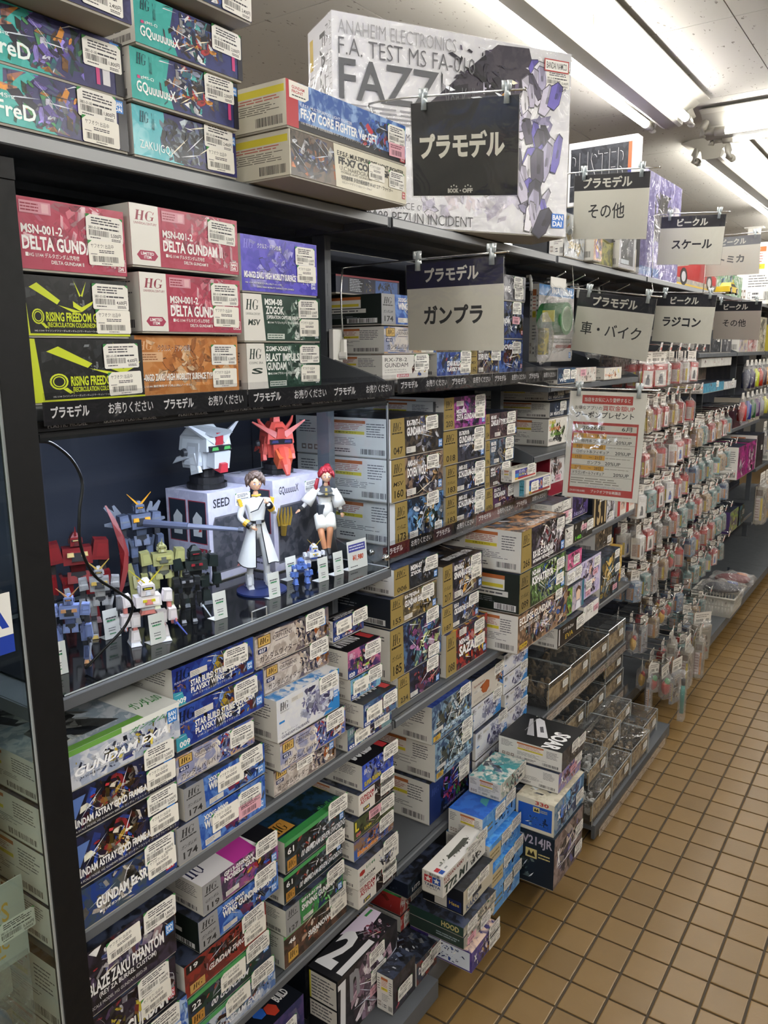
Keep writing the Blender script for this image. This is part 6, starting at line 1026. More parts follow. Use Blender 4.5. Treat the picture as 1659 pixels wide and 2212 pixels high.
# --- generic toy machines
def part(t,name,fn,smooth=False,det=False):
    c=Cv(); c.use('plastic'); fn(c); 
    if det:
        nf=len(c.f)
        for i in range(nf):
            f=c.f[i]
            if len(f)!=4 or (i*7)%3==0: continue
            p=[Vector(c.v[k]) for k in f]; n=(p[1]-p[0]).cross(p[3]-p[0]); 
            if n.length<6e-5: continue
            n.normalize(); m=sum(p,Vector())/4; base=c.c[i][0]; s_=(.55,.8,1.25)[i%3]; k=tuple(min(1,v*s_) for v in base); q=(.55,.42,.66)[i%3]; sh=(p[1]-p[0])*(.08 if i%2 else -.06)
            for d_ in (1,-1): c.face([m+sh+(a-m)*q+n*.0003*d_ for a in p],k)
    o=c.build(name,t,smooth=smooth)
    if det: b=o.modifiers.new('bevel','BEVEL'); b.width=.0007; b.segments=1; b.limit_method='ANGLE'
    return o
def robot(label,loc,rz,H,A,B,J='3a3c40',E='d8b83a',cat='toy robot',wing=None,gun=None,shield=None,horn=2,headc=None,fat=1.0,pose=0,skirt=1,shoulder=1.0,big=1.0,spread=.12):
    """generic articulated toy machine: every limb its own mesh"""
    t=thing('toy_robot',label,cat,loc,rz); s=H; r=random.Random(hash_(label))
    hc=headc or A
    def leg(sd):
        def f(c):
            y=sd*spread*s*fat*.6; x=0
            c.prism((x,y*1.25,0),(.16*s*fat,.085*s*fat,.045*s),(.75,.8),(0,0,0),B,shift=(-.01*s,0)); c.prism((x+.05*s,y*1.25,.0),(.07*s,.08*s*fat,.035*s),(.5,.8),(0,0,0),E)
            c.prism((x-.005*s,y*1.2,.045*s),(.095*s*fat,.08*s*fat,.16*s),(.72,.72),(0,0,0),A); c.prism((x+.04*s,y*1.2,.06*s),(.02*s,.05*s,.12*s),(.8,.6),(0,0,0),B)
            c.prism((x+.01*s,y*1.15,.2*s),(.08*s,.06*s,.05*s),(.9,.9),(0,0,0),J); c.prism((x+.035*s,y*1.15,.2*s),(.03*s,.06*s,.05*s),(.5,.7),(0,0,0),E)
            c.prism((x,y*1.1,.25*s),(.075*s*fat,.07*s*fat,.17*s),(1.0,1.1),(0,0,0),A if sd>0 else B if pose==2 else A)
        return f
    for sd in (-1,1): part(t,'leg',leg(sd),det=True)
    def torso(c):
        c.prism((0,0,.40*s),(.1*s,.12*s*fat,.06*s),(.9,.8),(0,0,0),J); 
        if skirt:
            for sd in (-1,1): c.prism((.05*s,sd*.045*s*fat,.36*s),(.03*s,.07*s*fat,.1*s),(.8,.9),(0,-.25,0),A); c.prism((0,sd*.1*s*fat,.35*s),(.09*s,.03*s,.1*s),(.8,.8),(sd*-.3,0,0),B)
        c.prism((0,0,.46*s),(.1*s,.1*s*fat,.07*s),(1.1,1.1),(0,0,0),B); c.prism((.01*s,0,.53*s),(.14*s*fat,.2*s*fat,.14*s),(.8,1.0),(0,0,0),A); c.prism((.075*s*fat,0,.56*s),(.03*s,.1*s,.07*s),(.6,.8),(0,0,0),J)
        for sd in (-1,1): c.prism((.08*s*fat,sd*.055*s,.6*s),(.02*s,.055*s,.035*s),(.7,.9),(0,0,0),E)
        c.prism((-.09*s,0,.5*s),(.07*s,.13*s,.15*s),(.7,.8),(0,0,0),J)
    part(t,'torso',torso,det=True)
    def head(c):
        z=.68*s; k=.1*s*big; c.prism((0,0,z-.015*s),(.05*s,.05*s,.02*s),(1,1),(0,0,0),J); c.prism((0,0,z),(k*1.1,k*.95,k*.75),(.9,.9),(0,0,0),hc); c.prism((0,0,z+k*.75),(k*.9,k*.75,k*.35),(.5,.4),(0,0,0),hc); c.prism((k*.5,0,z+k*.42),(k*.2,k*.7,k*.16),(.9,1),(0,0,0),'1a1c20'); c.prism((k*.58,0,z+k*.46),(k*.1,k*.5,k*.08),(1,1),(0,0,0),E); c.prism((k*.5,0,z+k*.02),(k*.28,k*.35,k*.3),(.7,.8),(0,0,0),B)
        for sd in (-1,1): c.prism((0,sd*k*.5,z+k*.2),(k*.4,k*.16,k*.4),(.7,.7),(0,0,0),B)
    hd=part(t,'head',head,det=True)
    if horn:
        def hf(c):
            z=.68*s+.1*s*big*.75
            for sd in ((-1,1) if horn==2 else (0,)): c.prism((.035*s*big,sd*.008*s,z),(.012*s,.02*s,.16*s*big if horn==2 else .09*s),(.4,.25),(-sd*.75,.1,0),E if horn==2 else A)
        part(hd,'antenna',hf)
    def arm(sd):
        def f(c):
            y=sd*(.155*s*fat); q=shoulder
            c.prism((0,y,.55*s),(.12*s*q,.1*s*q,.12*s*q),(.85,.8),(sd*-.12,0,0),A); c.prism((.03*s,y*1.02,.6*s),(.06*s*q,.09*s*q,.03*s),(.7,.8),(0,0,0),B)
            c.prism((0,y*1.12,.44*s),(.055*s,.055*s,.12*s),(1,1),(0,0,0),J); c.prism((.03*s,y*1.2,.29*s),(.08*s*fat,.075*s*fat,.16*s),(.75,.8),(0,-.3 if pose else .12,0),A); c.prism((.05*s,y*1.2,.25*s),(.05*s,.05*s,.05*s),(1,1),(0,0,0),J)
            for k in range(4): c.prism((.06*s+.0*k,y*1.2+(k-1.5)*.012*s,.225*s),(.028*s,.009*s,.03*s),(.9,.9),(0,.3,0),J)
        return f
    for sd in (-1,1): part(t,'arm',arm(sd),det=True)
    if wing:
        for sd in (-1,1): part(t,'wing',(lambda sd:lambda c:[c.prism((-.1*s,sd*.12*s,.56*s),(.03*s,.1*s,wl*s),(.5,.25),(-sd*wa,-.25,0),wing) for wl,wa in ((.24,.7),(.18,1.5),(.2,.35))])(sd))
    if gun: part(t,'rifle',lambda c:(c.prism((.08*s,.2*s*fat,.24*s),(.05*s,.03*s,.1*s),(1,1),(0,1.35,0),gun),c.tube([(.1*s,.2*s*fat,.27*s),(.55*s,.22*s*fat,.2*s)],[.014*s,.008*s],8,gun),c.prism((.16*s,.2*s*fat,.27*s),(.03*s,.02*s,.05*s),(1,1),(0,0,0),J)))
    if shield: part(t,'shield',lambda c:(c.prism((.06*s,-.27*s*fat,.18*s),(.02*s,.13*s,.42*s),(.6,.4),(.15,0,.2),shield),c.prism((.075*s,-.27*s*fat,.3*s),(.012*s,.05*s,.15*s),(1,.6),(.15,0,.2),B)))
    return t
robot('large red toy machine with arm blades, at the left back of the glass case',(-.26,.262,Z0),-.5,.215,'701318','4e1014','2c2a2c','c8b078',wing=None,horn=1,fat=1.15,shoulder=1.4,skirt=1)
t=bpy.context.scene.objects[[o.name for o in COL.objects if o.name.startswith('toy_robot')][-1]]
for sd in (-1,1):
    def bl_(c,sd=sd):
        p=[(.03,sd*.085,.12+k*.0) for k in ()]; pts=[(.01+.01*k,sd*(.055+.022*math.sin(k/6*math.pi)),.215-.028*k) for k in range(7)]
        c.tube(pts,[.002,.006,.008,.008,.007,.005,.001],4,'701318')
    part(t,'arm_blade',bl_)
robot('grey toy machine with slim sword, behind the second price card from the left',(-.165,.238,Z0),-.6,.16,'8a8a8c','a8a8aa','3c3c40','c0a050',horn=2,gun='9a9aa2',shield='8c8e96')
robot('pale blue toy machine crouching at the left corner of the glass case',(-.10,.135,Z0),-.7,.145,'7f90c4','5a6690','3a3c44','d8a070',horn=2,gun='6a6c74',spread=.2)
robot('yellow-green toy machine with a raised grey gun barrel, in the glass case',(-.20,.405,Z0),-.5,.165,'94925e','b0ac86','55564c','a8a060',horn=1,fat=1.2,shield='94925e',shoulder=1.25)
robot('blue-grey toy machine aiming a long rifle, standing high at the back of the glass case',(-.30,.435,1.17),-.3,.21,'56607a','464e60','2e3036','d89a2a',horn=2,wing='4a5468',fat=.95)
t=bpy.context.scene.objects[[o.name for o in COL.objects if o.name.startswith('toy_robot')][-1]]
part(t,'long_rifle',lambda c:(c.tube([(.03,-.0,.125),(.10,.06,.122)],[.008,.007],8,'5a6078'),c.tube([(.10,.06,.122),(.165,.135,.115)],[.006,.004],8,'6a7088'),c.tube([(.165,.135,.115),(.172,.143,.114)],.006,8,'4a4e5c')))
part(t,'display_stand',lambda c:(c.tube([(0,0,-.03),(0,0,.06)],.006,8,'2a2c30'),c.prism((0,0,-.03),(.07,.07,.006),(1,1),(0,0,0),'1a1c20')))
sdw=robot('stubby clear pink and white toy machine with yellow antennae, front of the glass case',(-.075,.265,Z0),-.45,.125,'e4dcdc','d8d8de','e08a84','e0d02a',horn=2,fat=1.7,big=2.0,shoulder=1.3,skirt=0,gun='3a4a9a',headc='e8dedc',spread=.16)
robot('dark green-black caped toy machine in the middle of the glass case',(-.165,.455,Z0),-.5,.135,'16201e','0e1214','0c0c10','8a2028',horn=0,fat=1.6,big=1.8,wing='14181a',shoulder=1.4)
robot('small black toy machine with thin blades, left of the dark caped one',(-.10,.375,Z0),-.5,.125,'1c1e22','101216','0a0a0c','8a8a90',horn=1,gun='b8bcc0',fat=.9)
robot('navy toy machine with one golden clawed hand, behind the small blue one',(-.215,.752,Z0),-.5,.15,'1c2434','141a26','0e1014','8a7430',horn=0,fat=1.4,shoulder=1.5,big=1.2)
t=bpy.context.scene.objects[[o.name for o in COL.objects if o.name.startswith('toy_robot')][-1]]
def claw(c):
    c.tube([(.05,-.005,.085),(.055,-.005,.11)],[.006,.008],8,'8a7028')
    for k in range(5): c.tube([(.055,-.016+.006*k,.108),(.058,-.02+.008*k,.13),(.062,-.018+.007*k,.15)],[.003,.0028,.001],5,'a08430')
part(t,'golden_claw',claw)
robot('tiny light blue stubby toy machine in front at the right of the glass case',(-.083,.675,Z0),-.5,.062,'5a78c0','4a64a8','2c3a6a','6a8ad0',horn=0,fat=1.8,big=2.1,skirt=0,spread=.16)
robot('tiny white stubby toy machine with thin V antenna, behind the tiny light blue one',(-.105,.745,Z0),-.5,.078,'d8d8dc','3a5ab8','8a8a90','d8b83a',horn=2,fat=1.7,big=2.0,skirt=0,spread=.16)
# --- two large toy heads on the boxes
def bighead(label,loc,rz,s,A,B,E,F,red):
    t=thing('robot_bust',label,'toy head',loc,rz)
    part(t,'round_stand',lambda c:(c.tube([(0,0,0),(0,0,.012*s)],.42*s*.12,20,'141416'),c.tube([(0,0,.012*s),(0,0,.028*s)],.36*s*.12,20,'1c1c20'),c.tube([(0,0,.028*s),(0,0,.045*s)],.02*s,12,'2a2a2e')))
    def sk(c):
        z=.04*s; c.prism((-.01*s,0,z+.01*s),(.075*s,.07*s,.05*s),(1.12,1.1),(0,0,0),A); c.prism((0,0,z+.055*s),(.1*s,.085*s,.035*s),(.95,.9),(0,0,0),A); c.prism((-.01*s,0,z+.088*s),(.085*s,.07*s,.03*s),(.6,.5),(0,0,0),A); c.prism((-.01*s,0,z+.1*s),(.045*s,.026*s,.036*s),(.8,.7),(0,.1,0),A)
        for sd in (-1,1): c.prism((.002*s,sd*.045*s,z+.02*s),(.05*s,.014*s,.055*s),(.8,.7),(sd*.15,0,0),B); c.prism((.015*s,sd*.046*s,z-.0*s),(.03*s,.012*s,.05*s),(.7,.7),(0,-.25,0),A); c.tube([(-.02*s,sd*.05*s,z+.05*s),(-.02*s,sd*.06*s,z+.05*s)],[.012*s,.009*s],10,'3a3c40'); c.prism((-.03*s,sd*.055*s,z+.03*s),(.06*s,.006*s,.012*s),(.3,1),(0,-.3,0),B)
    sh=part(t,'shell',sk,det=True)
    part(t,'face_mask',lambda c:(c.prism((.042*s,0,.055*s),(.03*s,.05*s,.04*s),(.8,1.1),(0,.2,0),B),c.prism((.05*s,0,.045*s),(.028*s,.026*s,.022*s),(.8,.8),(0,.3,0),F)))
    part(t,'eye_band',lambda c:(c.prism((.05*s,0,.094*s),(.012*s,.07*s,.014*s),(1,1),(0,.15,0),'1a1c20'),[c.prism((.055*s,sd*.02*s,.097*s),(.006*s,.022*s,.008*s),(1,.8),(0,0,0),E) for sd in (-1,1)]))
    part(t,'forehead_crest',lambda c:(c.prism((.04*s,0,.112*s),(.025*s,.026*s,.03*s),(.8,.8),(0,.2,0),red),[c.prism((.045*s,sd*.012*s,.118*s),(.014*s,.02*s,.085*s),(.4,.2),(-sd*1.0,-.25,0),B) for sd in (-1,1)]))
    return t
wb=bighead('large white toy robot bust on a black round stand, on the left window box',(-.30,.622,1.338),.0,.86,'d0d4d6','c0c4c8','4aa050','b8303c','b8303c')
part(wb,'long_brow_fin',lambda c:c.solid([Vector(q) for q in ((.055,.03,.118),(.05,-.02,.112),(-.0,-.085,.150),(-.005,-.09,.148),(.05,.03,.124),(.045,-.02,.118),(-.0,-.085,.153),(-.005,-.09,.151))],'9a9ea0'))
rh=bighead('salmon-red toy robot bust with horns and pointed snout, on the right window box',(-.255,.80,1.351),-.55,.74,'d05044','b8483c','2c2c5a','b8483c','c04a40')
part(rh,'snout',lambda c:(c.prism((.04,0,.045),(.035,.035,.03),(.9,.9),(0,2.2,0),'c85a34'),c.tube([(.045,0,.055),(.075,0,.022),(.085,0,.004)],[.016,.011,.005],8,'c84a3c')))
for sd in (-1,1): part(rh,'horn',lambda c:c.tube([(0,sd*.02,.095),(-.003,sd*.038,.118),(-.006,sd*.044,.135)],[.006,.004,.001],6,'d05044'))
# --- human figurines (one continuous skinned body each)
def skin(name,joints,edges,root,col,parent,sub=2):
    names=list(joints); vs=[Vector(joints[n][:3]) for n in names]
    me=bpy.data.meshes.new(name); me.from_pydata(vs,[(names.index(a),names.index(b)) for a,b in edges],[])
    o=bpy.data.objects.new(name,me); COL.objects.link(o)
    m=o.modifiers.new('s','SKIN'); m.use_smooth_shade=True
    for i,n in enumerate(names):
        r=joints[n][3]; k=me.skin_vertices[0].data[i]; k.radius=(r,joints[n][4] if len(joints[n])>4 else r); k.use_root=(n==root)
    o.modifiers.new('u','SUBSURF').levels=sub
    dg=bpy.context.evaluated_depsgraph_get(); e=bpy.data.meshes.new_from_object(o.evaluated_get(dg)); bpy.data.objects.remove(o)
    e.name=name; e.materials.clear(); e.materials.append(M['plastic'])
    A=e.attributes.new('ca','FLOAT_COLOR','CORNER'); B=e.attributes.new('cb','FLOAT_COLOR','CORNER')
    la=[]
    for p in e.polygons:
        cc=hx(col(p.center) if callable(col) else col); la+=[*cc,0]*len(p.loop_indices)
    A.data.foreach_set('color',la); B.data.foreach_set('color',la)
    for p in e.polygons: p.use_smooth=True
    return ob(name,e,parent)
def headmesh(c,x,y,z,s,skin_,dy=0):
    c.ell((x,y,z),(s*.95,s*.86,s*1.12),skin_,16,12); c.ell((x+s*.35,y,z-s*.55),(s*.5,s*.48,s*.5),skin_,12,8)
    c.prism((x+s*.86,y,z-s*.3),(s*.22,s*.16,s*.3),(.3,.6),(0,0,0),skin_)
    for sd in (-1,1):
        c.ell((x+s*.80,y+sd*s*.34,z-s*.12),(s*.13,s*.17,s*.12),'e8e4e0',8,6); c.ell((x+s*.89,y+sd*s*.33,z-s*.12),(s*.05,s*.08,s*.11),'3a4a8a' if not dy else '2a5a9a',8,6)
        c.prism((x+s*.9,y+sd*s*.36,z+s*.14),(s*.06,s*.34,s*.05),(1,.8),(0,0,0),'3a2a24'); c.ell((x,y+sd*s*.86,z-s*.15),(s*.18,s*.1,s*.26),skin_,8,6)
    c.prism((x+s*.82,y,z-s*.62),(s*.05,s*.26,s*.05),(1,1),(0,0,0),'9a4a44')
SK='e0b090'
def hand(t,p,d,up,s=.0042,sk=SK,curl=.5):
    """palm, four unequal bent fingers and a thumb"""
    p=Vector(p); d=Vector(d).normalized(); up=Vector(up); sd=d.cross(up).normalized(); up=sd.cross(d).normalized()
    c=Cv(); c.use('plastic'); c.tube([p,p+d*s*1.0,p+d*s*2.1],[s*.75,s*1.0,s*.85],8,sk)
    for k,L in enumerate((2.0,2.3,2.15,1.7)):
        b=p+d*s*2.0+sd*(k-1.5)*s*.46; m=b+(d*(1-curl*.3)-up*curl*.5)*s*L*.5; e=m+(d*(1-curl)-up*curl)*s*L*.5
        c.tube([b-d*s*.3,b,m,e],[s*.26,s*.27,s*.23,s*.15],6,sk)
    b=p+d*s*.7-sd*s*.8; c.tube([b,b-sd*s*.6+d*s*.7,b-sd*s*.7+d*s*1.5],[s*.34,s*.28,s*.17],6,sk)
    return c.build('hand',t,smooth=True)
def hair(t,x,y,z,s,col,long=0,sd=1):
    c=Cv(); c.use('plastic'); r=random.Random(sd); c.ell((x-s*.2,y,z+s*.2),(s*1.06,s*1.04,s*1.1),col,16,10); c.ell((x-s*.35,y,z-s*.3),(s*.8,s*.95,s*.9),col,14,8)
    for k in range(64):
        a=r.uniform(-3.1,3.1); e=r.uniform(.25 if abs(a)<.7 else -.1,1.1); bx=Vector((math.cos(a)*math.cos(e),math.sin(a)*math.cos(e),math.sin(e)))
        p0=Vector((x-s*.1,y,z+s*.25))+bx*s*.95; front=abs(a)<.9; ln=s*(.62 if front else 1.15)
        p1=p0+Vector((bx.x*.35,bx.y*.35,-.5))*ln*.6; p2=p1+Vector((bx.x*.15,bx.y*.15,-.9))*ln*.6
        c.tube([p0,p1,p2],[s*.3,s*.24,s*.03],5,col)
    c.build('hair',t,smooth=True)
# standing figurine
tm=thing('figurine','brown-haired figurine in a long white coat with yellow cuffs, fist at chest','figurine',(-.135,.600,Z0),-.55)
part(tm,'round_base',lambda c:(c.tube([(.02,0,0),(.02,0,.004)],.052,36,'1c2a5a'),c.tube([(-.01,0,.004),(-.01,0,.0055)],.03,24,'22305c')))
Hm=.235; z=.006
J={'pel':(0,0,z+.118,.0135,.016),'sp':(0,0,z+.142,.012,.0145),'ch':(.001,0,z+.17,.0145,.019),'nk':(0,0,z+.193,.006),'hd':(.002,0,z+.203,.006),
 'lh':(0,.012,z+.110,.0115),'lk':(.004,.016,z+.062,.0085),'la':(0,.018,z+.018,.0066),'lt':(.018,.021,z+.004,.005),
 'rh':(0,-.012,z+.110,.0115),'rk':(.003,-.016,z+.062,.0085),'ra':(0,-.02,z+.018,.0066),'rt':(.018,-.024,z+.004,.005),
 'ls':(0,.026,z+.181,.0085),'le':(.006,.037,z+.152,.0068),'lw':(.020,.020,z+.176,.0052),
 'rs':(0,-.026,z+.181,.0085),'re':(.002,-.036,z+.148,.0068),'rw':(.020,-.016,z+.130,.0052)}
E_=[('pel','sp'),('sp','ch'),('ch','nk'),('nk','hd'),('pel','lh'),('lh','lk'),('lk','la'),('la','lt'),('pel','rh'),('rh','rk'),('rk','ra'),('ra','rt'),('ch','ls'),('ls','le'),('le','lw'),('ch','rs'),('rs','re'),('re','rw')]
def cm(p):
    if p.z<z+.026: return 'd0d0d2'
    if p.z>z+.192 and abs(p.y)<.012: return SK
    if p.z<z+.114 and abs(p.y)<.03: return 'd2d2d0'
    return 'dededc'
skin('body',J,E_,'pel',cm,tm)
def coat(c):
    n=28; rings=[]
    prof=[(z+.138,.0155,.0165),(z+.118,.0185,.021),(z+.085,.026,.032),(z+.05,.034,.043)]
    for zz,rx,ry in prof:
        k=len(c.v)
        for j in range(n):
            a=-2.85+5.7*j/(n-1)+math.pi; w=1+.04*math.sin(a*5); c.v.append((-.002+rx*math.cos(a)*w,ry*math.sin(a)*w,zz+(.004*math.sin(a*3) if zz<z+.06 else 0)))
        rings.append(k)
    for i in range(3):
        for j in range(n-1): c.f.append((rings[i]+j,rings[i]+j+1,rings[i+1]+j+1,rings[i+1]+j)); cc=hx('dededc'); c.c.append((cc,cc,0)); c.m.append(c.cur)
    for j in (0,n-1): c.tube([c.v[r+j] for r in rings],.0011,5,'16161a')
    c.tube([c.v[rings[-1]+j] for j in range(n)],.0011,5,'16161a')
o=part(tm,'long_coat',coat,True); o['label']='long white coat skirt edged in black'
part(tm,'belt',lambda c:(c.tube([(0,0,z+.136),(0,0,z+.141)],.0165,20,'1a1a1e'),c.prism((.0155,0,z+.1345),(.004,.011,.008),(1,1),(0,0,0),'8a8c92')))
part(tm,'chest_piping',lambda c:(c.tube([(.013,.014,z+.186),(.0165,.004,z+.172),(.0165,-.0,z+.165),(.016,-.016,z+.160)],.0011,5,'16161a'),c.tube([(.004,-.009,z+.193),(.010,.0,z+.192),(.004,.009,z+.193)],.0022,6,'d8b02a')))
for a,b,nm in (((.006,.0365,z+.153),(.0185,.0215,z+.174),'left'),((.003,-.035,z+.147),(.0185,-.0175,z+.132),'right')):
    a=Vector(a); b=Vector(b); part(tm,'cuff',lambda c:(c.tube([a.lerp(b,.45),a.lerp(b,.75)],[.0078,.0078],10,'d8a82a'),c.tube([a.lerp(b,.75),a.lerp(b,1.0)],[.0079,.0079],10,'17171b')))
part(tm,'shoulder_patch',lambda c:(c.prism((0,-.031,z+.172),(.016,.008,.014),(.7,.8),(.3,0,0),'d8a82a'),c.prism((0,.031,z+.172),(.016,.008,.014),(.7,.8),(-.3,0,0),'d8a82a')))
for sd in (-1,1): part(tm,'boot',lambda c:(c.prism((.006,sd*.0205,z-.002),(.026,.012,.009),(.75,.8),(0,0,0),'cfcfd2'),c.prism((-.001,sd*.0195,z+.005),(.016,.014,.022),(.95,.95),(0,0,0),'c4c6cc')))
hand(tm,(.020,.0195,z+.177),(.1,-.5,.8),(1,0,0),.0034,curl=.95); hand(tm,(.020,-.0155,z+.1295),(.3,.85,-.45),(1,0,.2),.0034,curl=.35)
c=Cv(); c.use('plastic'); headmesh(c,.003,0,z+.219,.0148,SK); c.build('head',tm,smooth=True)
hair(tm,.001,0,z+.223,.0156,'5a4840',0,3)
# leaning figurine
tw=thing('figurine','red-haired figurine in white jacket and shorts with one hand stretched out','figurine',(-.13,.815,Z0),-.75)
def cone(c):
    c.tube([(-.002,.0,.0),(-.002,.0,.06),(0,0,.105)],[.036,.026,.016],20,'2c2c30')
part(tw,'dark_rock_support',cone,True)
zz=.0
J={'pel':(0,0,.122,.015,.017),'sp':(-.002,.002,.145,.0105,.0125),'ch':(-.002,.004,.168,.0125,.0155),'nk':(0,.005,.188,.005),'hd':(.002,.006,.197,.005),
 'lh':(.006,.011,.115,.0115),'lk':(.033,.008,.092,.0078),'la':(.030,.004,.052,.0056),'lt':(.042,.004,.034,.0045),
 'rh':(.006,-.011,.115,.0115),'rk':(.032,-.012,.085,.0078),'ra':(.036,-.004,.042,.0056),'rt':(.050,-.002,.026,.0045),
 'ls':(-.002,.023,.177,.0065),'le':(-.002,.033,.150,.0055),'lw':(.006,.038,.126,.0042),
 'rs':(0,-.019,.177,.0065),'re':(.004,-.036,.155,.0055),'rw':(.010,-.054,.138,.0042)}
def cw(p):
    if p.z>.186: return SK
    if p.z>.128: return 'e2e0dc'
    if p.x>.024 or p.z<.09: return 'c88a64' if p.z>.05 else '26262a'
    return 'e0dcd4'
skin('body',J,E_,'pel',cw,tw)
part(tw,'jacket_hem',lambda c:c.tube([(-.002,.001,.118),(-.002,.003,.135),(-.002,.004,.150)],[.0195,.0175,.0145],18,'e0deda'),True)
part(tw,'side_panel',lambda c:c.prism((.008,-.009,.124),(.016,.016,.022),(.9,.9),(0,0,.2),'3c4046'))
part(tw,'shoulder_cape',lambda c:(c.tube([(-.002,.004,.166),(-.002,.004,.176),(0,.005,.188)],[.0235,.019,.008],18,'4c4e50'),c.prism((.013,.004,.164),(.004,.006,.02),(.8,.8),(0,0,0),'b09a58')),True)
for a,b in (((0,-.019,.178),(.007,-.042,.150)),((-.002,.023,.178),(.001,.036,.140))): part(tw,'wide_sleeve',lambda c:c.tube([a,Vector(a).lerp(Vector(b),.5),b],[.008,.0125,.0145],12,'e2e0dc'),True)
for p in (((.0085,-.050,.142),(.0105,-.0555,.137)),((.0045,.0375,.131),(.0065,.0385,.125))): part(tw,'black_cuff',lambda c:c.tube(p,[.006,.006],10,'18181c'))
for sd in (-1,1): part(tw,'shorts_leg',lambda c:c.tube([(.003,sd*.011,.119),(.020,sd*.0105,.103),(.029,sd*.0105,.094)],[.0135,.0135,.0125],14,'dedad0'),True)
hand(tw,(.011,-.0565,.1365),(.35,-.8,-.45),(0,0,1),.0033,curl=.15); hand(tw,(.0065,.0385,.1245),(.3,.2,-.9),(1,0,0),.0032,curl=.4)
c=Cv(); c.use('plastic'); headmesh(c,.005,.006,.211,.0132,SK,1); c.build('head',tw,smooth=True)
hair(tw,.003,.006,.215,.0141,'9a2430',1,5)
part(tw,'ponytail',lambda c:(c.tube([(-.012,.008,.222),(-.022,.012,.228),(-.03,.014,.21),(-.028,.012,.18),(-.024,.006,.165)],[.005,.0085,.0095,.007,.001],9,'9a2430'),c.tube([(.004,-.013,.205),(.002,-.018,.188),(.004,-.016,.170)],[.004,.005,.001],7,'9a2430')),True)
part(tw,'shoe',lambda c:(c.prism((.040,.004,.026),(.026,.010,.009),(.7,.8),(0,.5,0),'1a1a1e'),c.prism((.047,-.002,.018),(.026,.010,.009),(.7,.8),(0,.5,0),'1a1a1e')))
# --- folded price cards
def card(label,x,y,rz,w=.030,h=.052,price=None):
    t=thing('price_card',label,'price card',(x,y,Z0),rz)
    c=Cv(); c.use('paper'); th=.0006
    c.box(-.022,0,0,0,w,th,'dcdcd6'); c.prism((0,w/2,0),(th,w,h),(1,1),(0,-.08,0),'e4e3dc')
    c.frame((.0009,0,0),(0,1,0),(-.08,0,1),w,h)
    if price: c.rect(.06,.62,.92,.88,'4a4a98'); c.lines(.1,.66,.88,.85,2,'e0e0e8',.1,.4); c.text(price,.22,.28,.78,.5,'c8502c',.03,.03); c.lines(.1,.08,.5,.14,1,'5a5a5a',.1,.5)
    else: c.lines(.2,.58,.8,.66,1,'3a8a5a',.1,.7); c.lines(.15,.66,.85,.76,1,'4a4a4e',.1,.4); c.lines(.25,.24,.7,.4,2,'5a5a5e',.1,.3); c.lines(.3,.14,.7,.2,1,'3a8a5a',.1,.6)
    c.build('folded_card',t)
for i,(x,y,rz,l) in enumerate(((-.075,.075,-.15,'white price card at the far left corner of the glass case'),(-.142,.225,-.12,'white price card between the grey toy machine and the pink one'),(-.056,.252,-.15,'white price card standing before the pink and white toy machine'),(-.058,.40,-.1,'white price card before the dark caped toy machine'),(-.063,.553,-.1,'white price card beside the base of the long-coated figurine'),(-.118,.668,-.1,'white price card behind the tiny light blue toy machine'),(-.055,.700,-.1,'white price card right of the tiny light blue toy machine'),(-.058,.757,-.1,'white price card left of the large priced card'))):
    card(l,x,y,rz)
card('larger white price card with violet band and an orange price',-.055,.805,-.08,.066,.066,'¥1,980')
# ---------------- hanging signs ----------------
CP=Vector((.99923,-.5744,1.62509))
def rodmat(c): c.mats=['chrome']
def clip(t,u,z):
    c=Cv(); c.mats=['acryledge']
    for d in (-.006,.006): c.tube([(u+d,-.004,z+.028),(u+d,-.005,z+.012)],[.0052,.0042],8); c.tube([(u,-.003,z+.024),(u,-.004,z-.012)],[.0045,.006],8)
    c.tube([(u,.003,z+.02),(u,.003,z-.012)],[.004,.005],8); return c.build('clear_clip',t,smooth=True)
def sign(label,ctr,yaw,roll,pit,face,rodl,rodr,pos='',w=.257,h=.182,kf=.866,mount=None,clips=(-.36,.4),rodlabel=None):
    C=CP+(Vector(ctr)-CP)*kf
    t=thing('hanging_sign',label,'sign',C)
    t.rotation_euler=(Matrix.Rotation(yaw,3,'Z')@Matrix.Rotation(-pit,3,'X')@Matrix.Rotation(-roll,3,'Y')).to_euler()
    c=Cv(); c.use('paper'); c.box(-w/2,.0004,-h/2,w/2,.0012,h/2,'dcdad2'); c.frame((-w/2,.0004,-h/2),(1,0,0),(0,0,1),w,h); face(c); c.build('printed_card',t)
    c=Cv(); c.mats=['sleeve']; e=.003; c.box(-w/2-e,-.0008,-h/2-e,w/2+e,-.0002,h/2+e,'0'*6); c.build('clear_sleeve',t)
    for u in clips: clip(t,u*w,h/2-.002)
    # rod, its own thing
    zt=h/2+.008
    R=t.rotation_euler.to_matrix(); pa=C+R@Vector((-w/2-rodl,-.001,zt)); pb=C+R@Vector((w/2+rodr,-.001,zt))
    r=thing('sign_rod',rodlabel or 'wire rod carrying the '+label.split(',')[0].replace(' and four katakana','').replace(' and big katakana at shelf level','')+pos,'rod',pa)
    c=Cv(); c.mats=['chrome']; q=[Vector((0,0,0)),(pb-pa)]
    if mount:
        m=Vector(mount); q=smooth([m-pa,m-pa+Vector((0,0,(pa.z-m.z)*.85)),Vector((.012,0,.0)),pb-pa],4) if mount[2]<pa.z-.05 else [m-pa]+q
    c.tube(q,.0021,8); c.ell(tuple(pb-pa),(.003,.003,.003),'c8c8c8',8,6); c.build('wire',r,smooth=True)
    return t,r
d=math.radians
